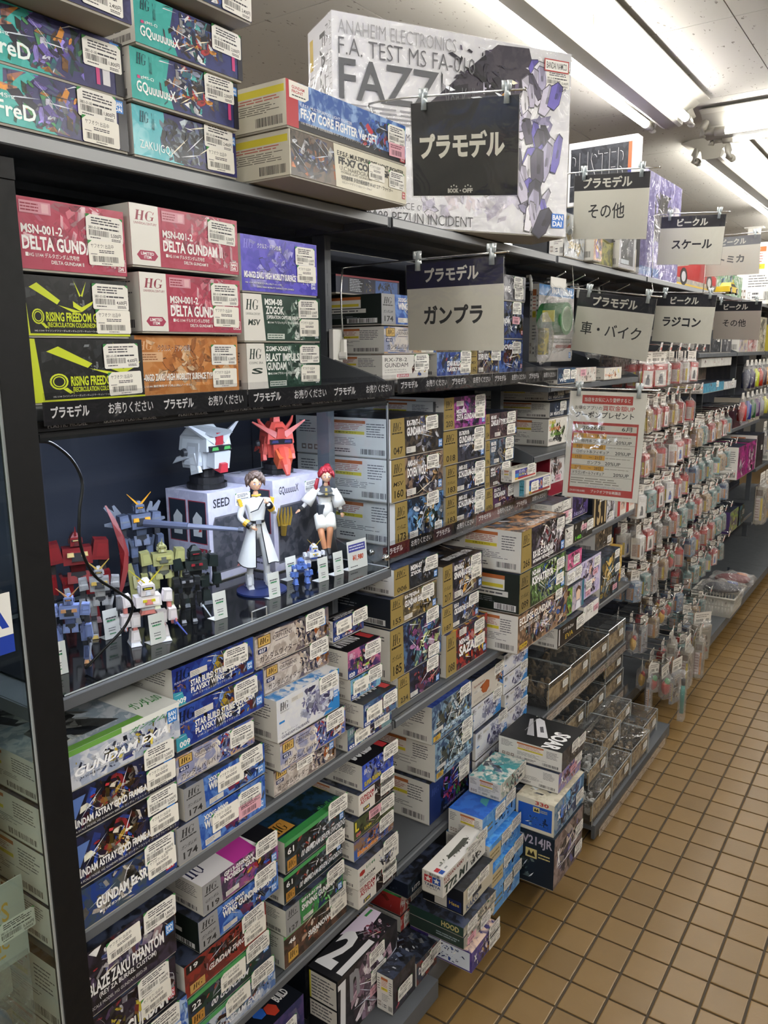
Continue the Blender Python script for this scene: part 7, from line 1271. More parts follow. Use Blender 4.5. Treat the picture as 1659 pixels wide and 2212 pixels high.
def hdr(top,main,mr,tr=(.24,.79,.68,.94),bg='e4e2d9',band='1b1c28',bh=.76,tc='24252c'):
    def f(c):
        c.rect(0,0,1,1,bg); c.rect(0,bh,1,1,band); c.text(top,tr[0],tr[1],tr[2],tr[3],'e4e2da',.035); c.text(main,*mr,tc,.035)
    return f
def black(c):
    c.rect(0,0,1,1,'1b1c20'); c.text('プラモデル',.08,.4,.88,.68,'e2e0d6',.045); c.text('BOOK',.35,.03,.455,.08,'e0ded6',.05); c.text('OFF',.49,.03,.59,.08,'e0ded6',.05); c.rect(.466,.048,.477,.062,'e0ded6')
    for a,b in ((.385,.1),(.41,.113),(.435,.1),(.52,.1),(.545,.113),(.57,.1)): 
        c.poly([(a+.007*math.cos(k*math.pi/3),b+.01*math.sin(k*math.pi/3)) for k in range(6)],'e0ded6')
sign('large black sign with white katakana, hanging in front of the huge white box',(-.004,1.218,2.099),d(-3),d(-6.3),d(-12.1),black,.095,.012,mount=(-.085,.965,1.906))
_,rr=sign('large white sign with dark blue band and big katakana at shelf level',(.004,1.163,1.73),d(-9),d(-.6),d(-2.9),hdr('プラモデル','ガンプラ',(.18,.30,.80,.52),(.2,.78,.76,.95),band='171830',bh=.72),.16,.012,mount=(-.155,.93,1.645))
mt=Cv(); mt.mats=['white']; p=rr.location
mt.prism((-.165-p.x,.915-p.y,1.60-p.z),(.012,.035,.075),(.95,.95),(0,0,0),'e0e0e0'); mt.tube([(-.16-p.x,.922-p.y,1.615-p.z),(-.145-p.x,.93-p.y,1.615-p.z)],.009,10); mt.prism((-.153-p.x,.93-p.y,1.612-p.z),(.010,.012,.04),(.9,.9),(0,0,0),'e0e0e0'); mt.build('white_magnet_base',rr)
sign('grey-white sign with black band, second in the upper row of signs',(-.003,2.246,2.104),d(-14.8),d(-6),d(-8.1),hdr('プラモデル','その他',(.21,.32,.70,.56),(.12,.79,.78,.96)),.01,.03,', second in the upper row',mount=(.004,1.838,1.906))
sign('grey-white sign with black band and four katakana, third in the upper row of signs',(-.01,3.345,2.107),d(-8.6),d(-4),d(-1.9),hdr('ビークル','スケール',(.21,.32,.84,.52),(.26,.79,.74,.95)),.02,.012,', third in the upper row',mount=(-.015,2.81,1.906))
sign('faded white sign with pale grey band, last in the upper row of signs',(-.06,4.46,2.139),d(-6),d(-.1),d(-4.1),hdr('ビークル','トミカ',(.25,.32,.72,.52),(.28,.79,.74,.95),'e6e4dc','8a8c90',tc='77787c'),.01,.06,', last in the upper row',mount=(-.04,3.77,1.906))
sign('white sign for cars and bikes, hanging tilted',(.009,2.293,1.707),d(-7.3),d(-8.0),d(-2.1),hdr('プラモデル','車・バイク',(.09,.30,.88,.52),(.2,.79,.78,.96)),.02,.012,', first in the lower row',mount=(-.002,1.925,1.884))
sign('white sign with dark band and four katakana, middle of the lower row',(.008,3.237,1.756),d(-17.9),d(-3.8),d(2.1),hdr('ビークル','ラジコン',(.15,.33,.80,.54),(.24,.8,.72,.96)),.02,.03,', middle of the lower row',mount=(-.002,2.77,1.884))
sign('pinkish grey sign with dark band, last in the lower row of signs',(-.011,4.461,1.779),d(-22.6),d(-1.8),d(-3),hdr('ビークル','その他',(.2,.34,.7,.54),(.2,.79,.72,.95),'cfc6be'),.01,.012,', last in the lower row',mount=(-.002,3.84,1.884))
def poster(c):
    Rd='bc3430'; Yw='d8a028'; k='26262a'
    c.rect(0,0,1,1,'eeece6'); c.rect(.17,.885,.83,.965,Rd); c.text('当店をお気に入り登録すると',.20,.905,.8,.945,'eceae6',.02)
    c.text('お得なアプリの',.08,.83,.44,.865,k,.01); c.text('買取金額UP',.45,.825,.86,.875,Rd,.01); c.text('クーポンプレゼント',.09,.755,.86,.815,k,.015)
    c.rect(.07,.035,.93,.715,Rd); c.rect(.09,.635,.91,.69,'d8d4ca'); c.text('2026年',.2,.642,.5,.685,k,.01); c.text('6月',.72,.642,.85,.685,k,.01); c.rect(.09,.1,.91,.61,'dddbd4')
    for i,(a,b,s,p_) in enumerate((('1日','7日','特撮系フィギュア',.2),('8日','14日','ロボット系フィギュア',.15),('15日','21日','ガンプラ',.3),('22日','28日','ドラゴンボールフィギュア',.12))):
        y=.565-i*.1; c.rect(.09,y,.53,y+.043,Yw); c.text(a,.14,y+.006,.22,y+.038,'5a4010',.01); c.text('~',.32,y+.018,.36,y+.025,'5a4010',.01); c.text(b,.40,y+.006,.49,y+.038,'5a4010',.01); c.lines(.54,y+.012,.86,y+.03,1,'a8a49a',.1,.4)
        c.text(s,p_,y-.043,.60-.02*i if i!=2 else .48,y-.01,k,.01); c.text('20%UP',.66 if i!=2 else .54,y-.043,.86 if i!=2 else .74,y-.012,k,.01); c.rect(.09,y-.053,.91,y-.05,'77736a')
    c.lines(.1,.13,.85,.195,3,'8a867c',.3,.35); c.text('ブックオフ公式アプリのダウンロードはこちら→',.3,.105,.78,.125,'5a4a9a',.0); c.text('ブックオフ守谷美園店',.38,.055,.78,.085,'eceae6',.01); c.text('【利用可能店舗】',.1,.055,.3,.075,'eceae6',.0)
sign('coupon poster with a red framed calendar table, hanging on a rod over the aisle side',(.246,1.582,1.362),d(5.3),d(-1.1),d(4.8),poster,.06,.03,'',.21,.297,1.0,mount=(.02,1.50,1.535),clips=(-.38,.40),rodlabel='thin bright wire rod above the red and white coupon poster')
# ---------------- hooks and bagged miniature cars ----------------
def mkhook():
    c=Cv(); c.mats=['chrome']; c.tube([(-.02,0,.0),(.0,0,.0),(.25,0,.0),(.262,0,.004),(.268,0,.016)],.0024,6); c.tube([(.0,0,.028),(.262,0,.028),(.268,0,.022)],.0017,5); a=c.mesh('hook_wire')
    c=Cv(); c.use('paper'); c.prism((.272,0,-.001),(.0015,.026,.036),(1,1),(0,.18,0),'dcdad8'); c.frame((.2738,-.013,-.001),(0,1,0),(.18,0,1),.026,.036); c.rect(.15,.15,.85,.45,'c86a5c'); c.lines(.15,.6,.85,.85,2,'8a8a90',.2,.4); b=c.mesh('price_flag')
    return a,b
HK,HF=mkhook()
_cy=0
def hook(X,y,z,label,group,L=1.0):
    t=thing('peg_hook',label,'hook',(X,y,z),0,group)
    ob('hook_wire',HK,t,scale=(L,1,1)); ob('price_flag',HF,t,((L-1)*.27,0,0)); return t
# packet kinds: header card + card toy box + clear bag
def mkpacket(kind,sd):
    r=random.Random(sd); W,H,D=.062+r.random()*.012,.084+r.random()*.01,.038
    if kind=='big': W,H,D=.085,.15,.03
    if kind=='flat': W,H,D=.07,.12,.012
    if kind=='shape': W,H,D=.05,.075,.03
    hb=Cv(); hb.use('paper'); hb.box(-.0008,-W*.55,-.044,.0008,W*.55,.004,'d2cdc4'); hb.frame((.0009,-W*.55,-.044),(0,1,0),(0,0,1),W*1.1,.048); hb.lines(.1,.5,.9,.85,2,'77726a',.3,.35); hb.bars(.12,.15,.55,.4,12,'4a4640'); hb.rect(.7,.15,.88,.4,'8a867e')
    hb.frame((-.0009,W*.55,-.044),(0,-1,0),(0,0,1),W*1.1,.048); hb.lines(.1,.3,.9,.8,3,'88847c',.3,.35)
    bx=Cv(); 
    reds={'red':('a82c30','d8d4cc','c23a38'),'white':('d4d2cc','3a5ab0','c8c4bc'),'blue':('4a6a8a','c8c8c4','2a3a6a'),'grey':('6a6a66','8a8a84','4a4a4c'),'teal':('5a8484','b0a8a0','3a5a5c'),'tan':('94764a','b8a888','7a5c38'),'big':('8a8478','b8b0a0','5a4a3a'),'flat':('8a8a90','c8c4bc','4a4a58'),'shape':('b03a30','3a8a4a','d8a838')}[kind]
    z0=-.05-H
    if kind!='shape':
        bx.box(-D/2,-W/2,z0,D/2,W/2,-.05,reds[0],reds[1],.15)
        bx.frame((D/2,-W/2,z0),(0,1,0),(0,0,1),W,H)
        if kind in('red','white'): bx.rect(.08,.04,.92,.74,'cfcac4' if kind=='red' else 'dcdad6'); bx.rect(.3,.76,.7,.93,reds[2]); bx.text(str(r.randint(11,118)),.36,.79,.62,.9,'e8e8e8',.03); bx.poly([(.3,.12),(.36,.32),(.42,.56),(.6,.58),(.7,.34),(.7,.12)],('2a2c34','8a2c28','3a5ab0','c87a30','6a6a70')[sd%5]); bx.poly([(.4,.36),(.44,.5),(.58,.5),(.62,.36)],'1a1c20')
        else: bx.shards(.08,.08,.92,.8,[reds[1],reds[2],'c8b8a8','a85a48'],12,sd); bx.lines(.1,.8,.8,.94,2,reds[1],.2,.5)
        bx.frame((-D/2,-W/2,z0),(1,0,0),(0,0,1),D,H); bx.rect(.1,.1,.7,.7,'b8aaa4'); bx.lines(.14,.14,.66,.66,7,'8a6a68',.3,.4); bx.rect(.72,.1,.95,.7,'b87a40' if sd%3 else 'c8b03a'); bx.rect(.1,.76,.9,.92,reds[2])
        bx.frame((-D/2,-W/2,-.05),(1,0,0),(0,1,0),D,W); bx.rect(.1,.1,.9,.9,reds[0])
    else:
        bx.use('plastic'); bx.ell((0,0,z0+H*.45),(D*.5,W*.45,H*.4),reds[sd%3],10,7); bx.ell((.004,.004,z0+H*.75),(D*.35,W*.3,H*.22),reds[(sd+1)%3],8,6)
    bg=Cv(); bg.mats=['bag']; w,dd=W*.58,D*.62+.004; n=10; rings=[]
    for zz,kx,ky in ((-.03,.15,1.05),(-.046,.6,1.04),(-.056,1,1.0),(-.05-H*.5,1.04,1.03),(-.05-H,1.0,1.0),(-.054-H,.5,.9),(-.058-H,.12,.86)):
        k=len(bg.v)
        for j in range(n):
            a=2*math.pi*j/n; cx,cy=math.cos(a),math.sin(a); m=max(abs(cx),abs(cy))**.6; bg.v.append((cx/m*dd*kx+r.uniform(-1,1)*.0015,cy/m*w*ky+r.uniform(-1,1)*.0015,zz+r.uniform(-1,1)*.002))
        rings.append(k)
    for i in range(len(rings)-1):
        for j in range(n): bg.f.append((rings[i]+j,rings[i+1]+j,rings[i+1]+(j+1)%n,rings[i]+(j+1)%n)); bg.c.append(((1,1,1),(1,1,1),0)); bg.m.append(0)
    return hb.mesh('header_card'),bx.mesh('toy_carton' if kind!='shape' else 'toy'),bg.mesh('clear_bag')
PK={k:[mkpacket(k,i*7+len(k)) for i in range(n)] for k,n in (('red',5),('white',3),('blue',2),('grey',2),('teal',3),('tan',2),('big',2),('flat',3),('shape',4))}
KN={'red':'red-framed toy packet','white':'white-framed toy packet','blue':'blue toy packet','grey':'dark grey toy packet','teal':'pale teal toy packet','tan':'tan toy packet','big':'large brown toy packet','flat':'flat toy packet','shape':'loose toy packet'}
def packet(X,y,z,kind,i,label,group,tilt=0,tw=0,s=1):
    t=thing('bagged_toy',label,'packet',(X,y,z),0,group); t.rotation_euler=(tilt,0,tw)
    a,b,c=PK[kind][i%len(PK[kind])]; ob('header_card',a,t,scale=s); ob(b.name.split('.')[0],b,t,scale=s); ob('clear_bag',c,t,scale=s); return t
ROWN=['top','second','third','fourth','fifth','sixth','seventh','eighth','ninth']
COLN=['first','second','third','fourth','fifth','sixth','seventh']
r=random.Random(5)
def fill(bay,ys,rows,x0,nm):
    for ri,(z,L,xx) in enumerate(rows):
        for ci,y in enumerate(ys):
            if bay==5 and z<.3 and y>4.0: continue
            where='%s column, %s row, %s'%(COLN[ci],ROWN[ri],nm)
            hook(x0+xx,y,z,'wire hook with price flag, '+where,'peg hooks of the '+nm,L)
            xe=x0+xx+.27*L
            n=r.choice((2,2,3)) if z>.3 else 2
            if ri==0: kinds=('red','white','red','red')
            elif ri<3: kinds=('red','red','red','white','red','tan')
            elif ri<5: kinds=('red','teal','tan','grey','red','white')
            else: kinds=('tan','teal','shape','blue','flat','red')
            if bay==5: kinds=('teal','tan','red','blue','teal')
            kd=r.choice(kinds)
            for k in range(n):
                x=xe-.045-k*.056-r.uniform(0,.012); k2=kd if r.random()<.75 else r.choice(kinds)
                packet(x,y+r.uniform(-.006,.006),z-.004,k2,r.randrange(9),'%s, %s on its hook, %s'%(KN[k2],('first','second','third')[k],where),'bagged toys of the '+nm,r.gauss(0,.05),r.gauss(0,.22))
Y4=[2.755+.143*i for i in range(6)]; Y5=[3.655+.147*i for i in range(6)]
fill(4,Y4,[(1.615,1,-.22),(1.43,1,-.22),(1.247,1,-.22),(1.07,1,-.22),(.897,1,-.22),(.697,1,-.22),(.455,1.1,-.24),(.30,1.5,-.24)],0,'nearer wall')
fill(5,Y5,[(1.28,1,-.22),(1.083,1,-.22),(.895,1,-.22),(.708,1,-.22),(.527,1,-.22),(.298,1.05,-.22)],0,'farther wall')
# low long bags near the floor at the foot of the nearer wall
for i,(x,y,z,k,l) in enumerate(((.10,2.72,.30,'flat','long bag with pink tools hanging lowest left of the packet wall'),(.15,2.76,.29,'shape','bag with green and blue things hanging lowest at the wall foot'),(.18,2.84,.30,'flat','bag with brown things hanging lowest at the wall foot'),(.13,2.93,.40,'big','large bag with a black printed carton low on the packet wall'),(.17,3.05,.335,'big','long clear bag with brown carton above the floor'),(.19,3.2,.34,'big','long clear bag with carton, farther above the floor'),(.16,3.36,.36,'big','pale long bag above the floor at the far low hooks'))):
    packet(x,y,z,k,i,l,'long bags by the floor',r.gauss(0,.08),r.gauss(0,.3),1.15)
t=thing('bagged_brush','teal handled brush in a clear bag hanging lowest at the packet wall','packet',(.22,2.80,.235))
c=Cv(); c.use('plastic'); c.tube([(0,0,-.03),(0,0,-.06),(0,.003,-.16)],[.008,.011,.009],10,'3a9a94'); c.tube([(0,0,-.002),(0,0,-.03)],[.010,.009],10,'2a2c2c'); c.build('brush',t,smooth=True)
c=Cv(); c.mats=['bag']; c.box(-.012,-.022,-.19,.012,.022,.03,'ffffff'); c.build('clear_bag',t)
# ---------------- top hooks of the third unit with modelling goods ----------------
for i,(y,x) in enumerate(((1.87,.0),(2.01,.01),(2.16,.0),(2.30,-.01),(2.49,.0))):
    t=thing('peg_hook','bare wire hook tip under the high shelf, %s from the left'%COLN[i],'hook',(x-.25,y,1.84),0,'bare hooks under the high shelf')
    c=Cv(); c.mats=['chrome']; c.tube([(0,0,0),(.2,0,0),(.25,.0,.022)],.003,6); c.build('hook_wire',t)
    c=Cv(); c.use('paper'); c.tube([(.12,0,.014),(.13,0,.016),(.135,0,.0),(.135,0,-.03)],.006,8,'c8c8c4'); c.build('hook_stopper',t)
BX('grey kit packet with a blue word banner and runner print, behind the tape bag',-.10,1.90,2.20,1.585,1.835,lambda c:(c.rect(0,0,1,1,'a09a98','b8b4b2',.5),c.rect(0,.86,1,1,'2a78b8'),c.text('MATERIAL',.4,.89,.96,.97,'e0e8f0',.02),c.rect(0,.0,1,.2,'b8b4b0'),c.rect(.03,.24,.97,.3,'2a2628'),c.text('カスタマイズマテリアル(パイプパーツ/マルチ)',.06,.25,.94,.29,'e8e8e8',.02),c.rect(.5,.17,.97,.215,'8a3a34'),c.shards(.1,.32,.6,.8,['3a3438','5a5258','8a8488','c8c4c4'],40,6),c.shards(.65,.35,.95,.8,['6a4a48','8a7a78','c8b8b4'],24,8),bandai(c,.9,.03,.06)),.03,'w',stk=(('p',.1,.62,.8),),base='a8a4a2',name='modelling_packet',cat='packet',wrap=1)
BX('white and red topped card packet behind the word banner packet',-.15,2.08,2.33,1.60,1.862,plain('c8c4c0','b8b4b0',['a83030','c8c8c8'],10,[('x',.1,.4,.2,.6)],3),.012,'n',stk=None,base='c8c4c0',name='modelling_packet',cat='packet')
# tape in a bag
t=thing('bagged_tape','roll of green masking tape in a crinkled clear bag on an upper hook','tape',(-.02,1.868,1.72))
def ring(c,x0,x1,ro,ri,col,n=28):
    k=len(c.v); col=hx(col)
    for x,rr in ((x0,ri),(x0,ro),(x1,ro),(x1,ri)):
        for j in range(n): a=2*math.pi*j/n; c.v.append((x,rr*math.cos(a),rr*math.sin(a)))
    for i in range(4):
        for j in range(n): c.f.append((k+i*n+j,k+((i+1)%4)*n+j,k+((i+1)%4)*n+(j+1)%n,k+i*n+(j+1)%n)); c.c.append((col,col,0)); c.m.append(c.cur)
c=Cv(); c.use('plastic'); ring(c,-.05,.03,.05,.038,'3f7f4a'); c.build('outer_wrap',t); c=Cv(); c.use('paper'); ring(c,-.049,.031,.038,.036,'a8c8a0'); c.build('paper_core',t)
c=Cv(); c.use('paper'); c.prism((-.01,-.0502,-.01),(.04,.002,.035),(1,1),(0,0,0),'d8d45a'); c.build('tape_label',t)
def bagmesh(c,W,H,D,n=14,sd=1):
    rr=random.Random(sd); rings=[]
    for zz,kx,ky in ((H*.5,.1,1),(H*.36,.7,1.0),(H*.1,1.05,1.05),(-H*.2,1,1),(-H*.42,.6,.95),(-H*.5,.1,.9)):
        k=len(c.v)
        for j in range(n):
            a=2*math.pi*j/n; c.v.append((math.cos(a)*D*kx*rr.uniform(.88,1.1),math.sin(a)*W*ky*rr.uniform(.9,1.08),zz+rr.uniform(-1,1)*.006))
        rings.append(k)
    for i in range(len(rings)-1):
        for j in range(n): c.f.append((rings[i]+j,rings[i+1]+j,rings[i+1]+(j+1)%n,rings[i]+(j+1)%n)); c.c.append(((1,1,1),(1,1,1),0)); c.m.append(c.cur)
c=Cv(); c.mats=['bag']; bagmesh(c,.056,.20,.05,14,3); c.build('clear_bag',t)
c=Cv(); c.use('paper'); c.box(-.003,-.06,.095,-.001,.06,.125,'d8d6d0'); c.build('header_card',t)
t=thing('bagged_parts','clear bag of olive and yellow parts left of the green tape','packet',(-.03,1.785,1.66)); c=Cv(); c.mats=['bag']; bagmesh(c,.026,.15,.03,12,5); c.build('clear_bag',t)
c=Cv(); c.use('paper'); c.box(-.01,-.018,-.05,.01,.018,.03,'6a6a48','b8a848',.9); c.build('parts_card',t)
def runner(label,x,y,z,W,H,col,sd):
    t=thing('parts_runner',label,'model parts',(x,y,z)); rr=random.Random(sd); c=Cv(); c.use('plastic')
    e=.0022; 
    for a in (0,H*.33,H*.66,H): c.box(-e,0,-a-e,e,W,-a+e,col)
    for b in (0,W*.33,W*.66,W): c.box(-e,b-e,-H,e,b+e,0,col)
    c.build('runner_frame',t); c=Cv(); c.use('plastic')
    for i in range(26): 
        y_,z_=rr.uniform(.01,W-.01),-rr.uniform(.01,H-.01); c.prism((0,y_,z_-.006),(.004,rr.uniform(.006,.02),rr.uniform(.006,.02)),(rr.uniform(.4,1),rr.uniform(.4,1)),(rr.uniform(-1,1),0,0),col)
    p=c.build('moulded_parts',t); p['kind']='stuff'
    c=Cv(); c.mats=['sleeve']; c.box(-.006,-.01,-H-.02,.006,W+.01,.02,'ffffff'); c.build('clear_bag',t)
runner('brown plastic parts frame hanging under the tilted bikes sign, nearer',-.04,2.465,1.665,.11,.12,'6a5a54',2)
runner('brown plastic parts frame hanging under the tilted bikes sign, farther',-.05,2.585,1.67,.09,.125,'5a4a48',4)
runner('grey-brown plastic parts frame behind the brown ones',-.10,2.50,1.67,.12,.125,'7a6e68',6)
t=thing('bagged_parts','bag with grey-blue box parts hanging left of the brown frames','packet',(-.05,2.28,1.66)); c=Cv(); c.mats=['bag']; bagmesh(c,.06,.14,.035,12,8); c.build('clear_bag',t)
c=Cv(); c.use('paper'); c.box(-.012,-.04,-.05,.012,.04,.05,'5a7a88','3a5a68',.8); c.build('parts_box',t)
# ---------------- farther right units ----------------
def row(specs,X,z):
    for y0,y1,h,l,c1,c2,pal in specs: BX(l,X,y0,y1,z,z+h,plain(c1,c2,pal,18,None,hash_(l)),.22,'w' if hash_(l)%2 else 'n',stk=(('p',.6,.5,.9),) if hash_(l)%3 else None,base=c1)
row([(3.62,3.95,.12,'black box with white remote control print under the far sign','1a1c20','3a3c44',['5a5c60','8a7a60','c8c8c4']),(3.96,4.2,.12,'dark box with small car photo under the far pinkish sign','202226','3a4048',['5a5c60','a8a8a8','2c3038']),(4.22,4.46,.13,'white bordered dark box at the end of the far upper shelf','2c2c34','4a4a50',['c8c8cc','8a8a90'])],-.03,1.60+.0005)
BX('long white box with barcode lying below the remote control box',-.02,3.75,4.45,1.528,1.577,plain('cfcdc8','c0beb8',['8a8a8c','b04a50'],8,None,3),.2,stk=None,base='cfcdc8')
row([(4.53,4.75,.22,'tall lilac and gold box on the far upper shelf','a8a0b0','c8b88a',['b8a050','8a80a8','d8d4d0']),(4.78,5.05,.24,'tall white box with red edge on the far upper shelf','c8c4c0','a84a48',['c8b8b0','8a3a38','d8d4d0']),(5.1,5.35,.22,'tall cream box at the end of the far upper shelf','c8c0a8','8a8470',['6a6450','d8d0b8'])],.0,1.6005)
row([(3.65,4.1,.05,'flat blue-lidded box with a red figure on the far clear fronted shelf','3a7a98','5a9ab0',['a8503a','2a5a78']),(4.12,4.42,.045,'flat white box beside the blue-lidded one on the far shelf','c8c8c8','a8a8a8',['c84a48','8a8a8c'])],.02,1.4005)
BX('dark carton at the back of the far bracketed shelf',-.12,3.68,4.3,1.451,1.5275,plain('3a2c26','5a4a3c',['6a5a40','2c2420'],10,None,3),.15,'n',stk=None,base='2c2420')
row([(4.53,4.75,.13,'dark crimson box at the left of the far steep shelf','3a1c28','5a2a34',['6a3a44','2a141c']),(4.76,4.98,.13,'lilac grey upright box on the far steep shelf','a8a4b0','8a8690',['c8c4cc','6a6670']),(5.0,5.35,.16,'white and tan upright boxes block on the far steep shelf','c0b8a8','8a8070',['d8d0c0','6a6050'])],.0,1.1505)
row([(4.55,4.8,.20,'tall magenta packet with black print on the far middle shelf','a02a78','5a1a48',['d84aa0','1a1a1c','e0c8d8']),(4.84,5.1,.20,'second magenta packet beside the first on the far middle shelf','a83080','2a1a2c',['d84aa0','1a1a1c','e8d8e0']),(5.12,5.38,.22,'black box with paired white stickers on the far middle shelf','16161a','2a2a30',['3a3a44','5a3a50'])],.04,.8405)
row([(4.55,4.8,.14,'purple blister box with green rim on the lower far shelf','4a3a6a','8aa83a',['b8b83a','3a3058','c8c8c4']),(4.83,4.98,.13,'slim black box with cyan top on the lower far shelf','16181c','3a8aa0',['2a2c30','c8c8c8'])],.02,.5005)
for k,(y,z,l) in enumerate(((5.5,1.6,'a'),(5.9,.8,'b'))):
    row([(y,y+.3,.18,('white and yellow box at the right edge, upper far shelf','dark box at the right edge, middle far shelf')[k],('c8b84a','2a2c34')[k],('d8d4d0','5a4a58')[k],['d8d4d0','8a3a48','3a5a8a'])],.0,z+.0005)
row([(6.4,6.75,.2,'violet and yellow box at the extreme right edge, far away','4a3a90','c8b83a',['d8d4d0','2a2858']),(6.8,7.1,.2,'pinkish box at the extreme right edge, far away','c8a8b0','d8d4d0',['b04a60','d8d4d0'])],.0,1.5005)
# colour bottles in bags
cols=['1c2448','2c1c48','b8c02c','a8301c','4a2c30','c88a28','b8b8b4']; cols2=['a82c30','1c2c88','1c5a34','4a1c5a','8a8a90','b8b83a']
def pouch(label,x,y,z,col,grp):
    t=thing('bagged_bottle',label,'packet',(x,y,z),0,grp); c=Cv(); c.use('plastic'); c.tube([(0,0,-.16),(0,0,-.075),(0,0,-.06),(0,0,-.05)],[.026,.026,.012,.012],10,col); c.build('bottle',t,smooth=True)
    c=Cv(); c.mats=['bag']; c.v=[]; bagmesh(c,.034,.17,.024,10,int(y*100)); 
    c.v=[(a,b,d-.09) for a,b,d in c.v]; c.build('clear_bag',t); c=Cv(); c.use('paper'); c.box(-.001,-.03,-.03,.001,.03,.005,'c8c4bc'); c.build('header_card',t)
cn=['navy','purple','lime yellow','brick red','dark maroon','amber','clear white']; cn2=['red','royal blue','green','violet','grey','yellow']
for i,cc in enumerate(cols): pouch('bagged %s bottle in the upper row of colour bottles at the right'%cn[i],.04,4.6+.13*i,1.55,cc,'bagged colour bottles, upper row')
for i,cc in enumerate(cols2): pouch('bagged %s bottle in the lower row of colour bottles at the right'%cn2[i],.04,4.55+.14*i,1.36,cc,'bagged colour bottles, lower row')
for i in range(5): packet(.02,5.5+.17*i,1.42,'flat',i,'flat bagged card far at the right edge, %s along its upper row'%COLN[i],'far right bagged cards',0,0,1.3); packet(.02,5.5+.17*i,1.12,'flat',i+1,'flat bagged card far at the right edge, %s along its lower row'%COLN[i],'far right bagged cards',0,0,1.3)
for i,(y,s) in enumerate(((4.95,1.6),(5.12,1.5))): packet(.12,y,.84,'tan' if i else 'big',i,('wide bag with brown carton hanging past the lower far shelf','tan carton bag hanging last before the right edge')[i],'large far bags',0,0,s)
# ---------------- white basket with bagged goods ----------------
t=thing('plastic_basket','white slotted plastic basket on the low deck beyond the packets','basket',(.11,4.22,.1205))
c=Cv(); c.use('plastic'); wc='d2d0c8'
x0,x1,y0,y1,H=-.17,.04,-.13,.16,.115
def wallp(a,b,fl):
    a=Vector(a);b=Vector(b); n=12
    o=(b-a).cross(Vector((0,0,1))).normalized()*.018
    def P(u,v): return a.lerp(b,u)+Vector((0,0,H*v))+o*v
    for v0,v1 in ((0,.22),(.52,.6),(.88,1)): c.face([P(0,v0),P(1,v0),P(1,v1),P(0,v1)],wc)
    for i in range(n+1):
        u=i/n; w=.022; c.face([P(max(0,u-w),0),P(min(1,u+w),0),P(min(1,u+w),1),P(max(0,u-w),1)],wc)
C4=[(x0,y0,0),(x1,y0,0),(x1,y1,0),(x0,y1,0)]
for i in range(4): wallp(C4[i],C4[(i+1)%4],1)
c.face(C4,wc); c.build('slotted_body',t)
c=Cv(); c.use('plastic'); q=[(x-.018 if x<0 else x+.018,y-.018 if y<0 else y+.018,H) for x,y,_ in C4]; c.tube(q+[q[0]],.006,6,wc); c.build('rim',t)
for i,(x,y,z,cc,l) in enumerate(((.09,4.13,.285,'2a2c3a','large crinkled bag of dark goods lying on the white basket'),(.10,4.345,.285,'6a1c24','large crinkled bag of dark red goods behind the dark one on the basket'))):
    t=thing('bagged_goods',l,'packet',(x,y,z),.3); c=Cv(); c.use('matte'); c.ell((0,0,0),(.10,.06,.03),cc,14,8); c.prism((.05,.02,.0),(.06,.04,.03),(.8,.6),(0,.1,.4),'3a4a90' if i==0 else 'c87a50'); c.build('wrapped_goods',t,smooth=True)
    c=Cv(); c.mats=['bag']; c.ell((0,0,0),(.13,.078,.042),'ffffff',18,10); c.v=[(a+.012*math.sin(b*70+d*90),b+.008*math.sin(a*60),d+.008*math.sin(a*80+b*50)) for a,b,d in c.v]; c.build('clear_bag',t)
BX('flat card packet with sky blue print on the low deck behind the basket',.06,4.46,4.70,.121,.26,plain('8ab8c8','c8d0d8',['c8483a','3a7ab0','e0e0e0'],14,None,9),.012,'n',stk=None,base='a8b0b8',name='card_packet',cat='packet',wrap=1,rz=.2)
# ---------------- contents of the left showcase ----------------
t=thing('sale_sign','white sign with blue capital letter and blue band on the showcase glass','sign',(.018,-.17,1.237))
c=Cv(); c.use('paper'); c.box(0,0,0,.0012,.143,.082,'dcdcd8'); c.frame((.0014,0,0),(0,1,0),(0,0,1),.143,.082); c.rect(0,0,1,.3,'1c3a9c'); c.text('SEGA',.16,.42,.965,.88,'1c3a9c',.05); c.build('printed_card',t)
def inb(l,X,y0,y1,z0,z1,fn,side='w',base='cfccc4',D=.2): BX(l,X,y0,y1,z0,z1,fn,D,side,stk=None,base=base,rz=0)
inb('pale blue kit box with gold letters behind the showcase glass',-.06,-.25,-.032,1.0205,1.09,lambda c:(c.rect(0,0,1,1,'4a7aa8','8ab0c8',.7),c.rect(.6,.55,.72,.92,'b8863c'),c.hg(.62,.62,.7,.85,'2a1c08'),c.shards(.5,.05,.98,.5,['c8ccd4','5a6a9a','2a2c3a'],20,2)))
inb('white ended kit box behind the showcase glass, below the pale blue one, upper shelf',-.08,-.25,-.032,.88,.955,plain('cfccc6','d8d4cc',('a89a90','c0b490'),20,None,2)); 
inb('beige kit box with warning label behind the showcase glass',-.08,-.25,-.032,.80,.879,lambda c:(c.rect(0,0,1,1,'b8b0a0'),c.rect(.5,.3,.9,.9,'c8beb0'),c.lines(.52,.35,.88,.8,5,'a06a58',.2,.4),c.rect(.5,.82,.9,.92,'b0783c')))
inb('wide grey carton low behind the showcase glass, middle shelf',-.08,-.25,-.032,.6605,.799,plain('c4c0b4','b4b0a4',('a8a498','c8c4b8'),20,None,7))
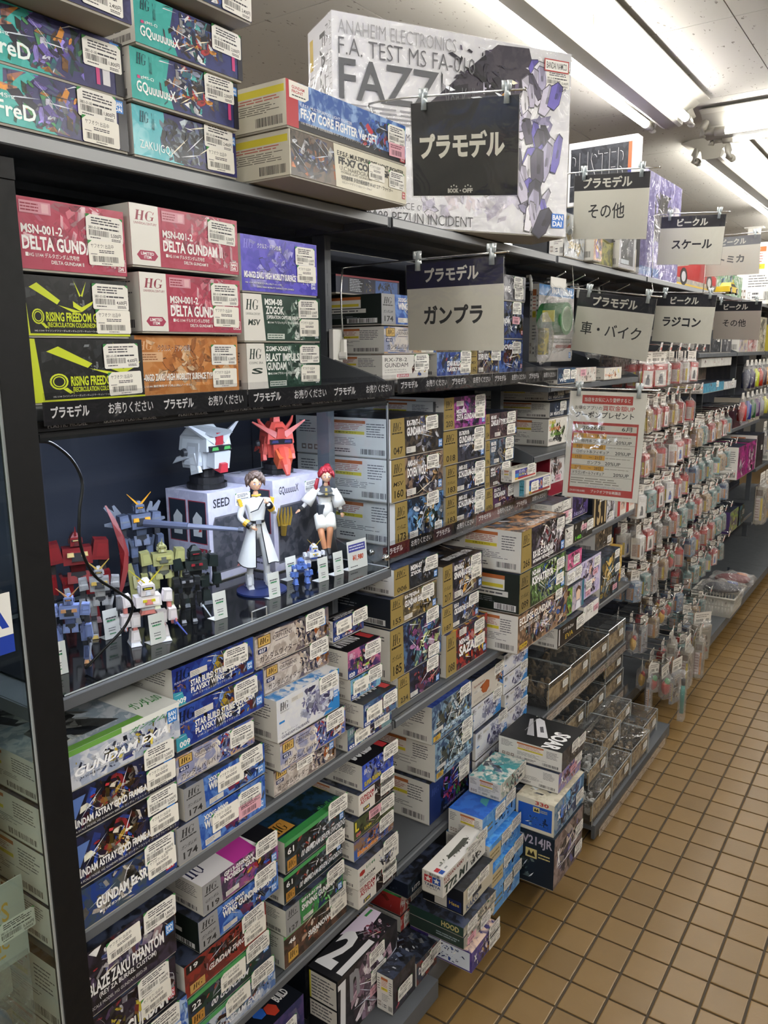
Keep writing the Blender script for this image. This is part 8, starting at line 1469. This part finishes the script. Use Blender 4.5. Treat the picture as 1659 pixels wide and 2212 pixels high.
inb('tall pale carton high behind the showcase glass',-.025,-.25,-.032,1.3605,1.62,plain('d4d6cc','dcded4',('c8cac0','d8dad0'),14,None,9),'n','d4d6cc')
inb('dark magenta printed box on the middle glass shelf of the showcase',-.1,-.22,-.03,1.091,1.20,plain('3a2c44','5a4050',['8a3a5a','2a2438','6a5060'],24,None,11),'n','2a2438')
t=thing('bagged_figure_set','clear bag with grey header card and orange lettering in the showcase','packet',(-.02,-.19,.86)); 
c=Cv(); c.use('paper'); c.box(-.001,0,-.10,.001,.158,0.03,'b6b8b4'); c.frame((.0012,0,-.10),(0,1,0),(0,0,1),.158,.13); c.text('SOFVIPS',.25,.55,.85,.78,'c8a04a',.01); c.text('SONIC',.5,.22,.82,.38,'c8a04a',.02); c.lines(.4,.44,.85,.5,1,'a89a70',.1,.4); c.lines(.55,.12,.8,.18,1,'c8a04a',.1,.5); c.build('header_card',t)
sticker('p',t,.001,.115,-.06,'5,500円',.9); 
c=Cv(); c.mats=['bag']; c.box(-.05,0,-.42,.003,.155,-.09,'ffffff'); c.build('clear_bag',t)
c=Cv(); c.use('plastic'); c.ell((-.03,.05,-.30),(.015,.04,.07),'b86a2c',14,10); c.ell((-.035,.11,-.24),(.02,.03,.06),'5a6a8a',12,8); c.build('figure_shapes',t,smooth=True)
inb('brown corrugated carton low in the showcase by the black post',-.09,-.10,-.032,.46,.63,lambda c:(c.rect(0,0,1,1,'8a7458'),c.lines(.2,.2,.8,.5,3,'6a5440',.2,.3)),'n','8a7458',.15)
inb('orange printed carton at the bottom of the showcase, left edge of the picture',-.12,-.3,-.10,.2,.52,plain('b8743a','d8a05a',['c86a28','e0c090','8a4a20'],24,None,5),'n','b8743a',.15)
# white hanging post far away
t=thing('ceiling_post','white post hanging from the ceiling near the right edge','post',(-.55,7.62,1.9))
c=Cv(); c.mats=['white']; c.box(-.05,-.03,0,.05,.03,.8,'0'*6); c.build('post_shaft',t); c=Cv(); c.mats=['white']; c.box(-.08,-.05,.79,.08,.05,.8,'0'*6); c.build('post_flange',t)
bpy.context.view_layer.update()
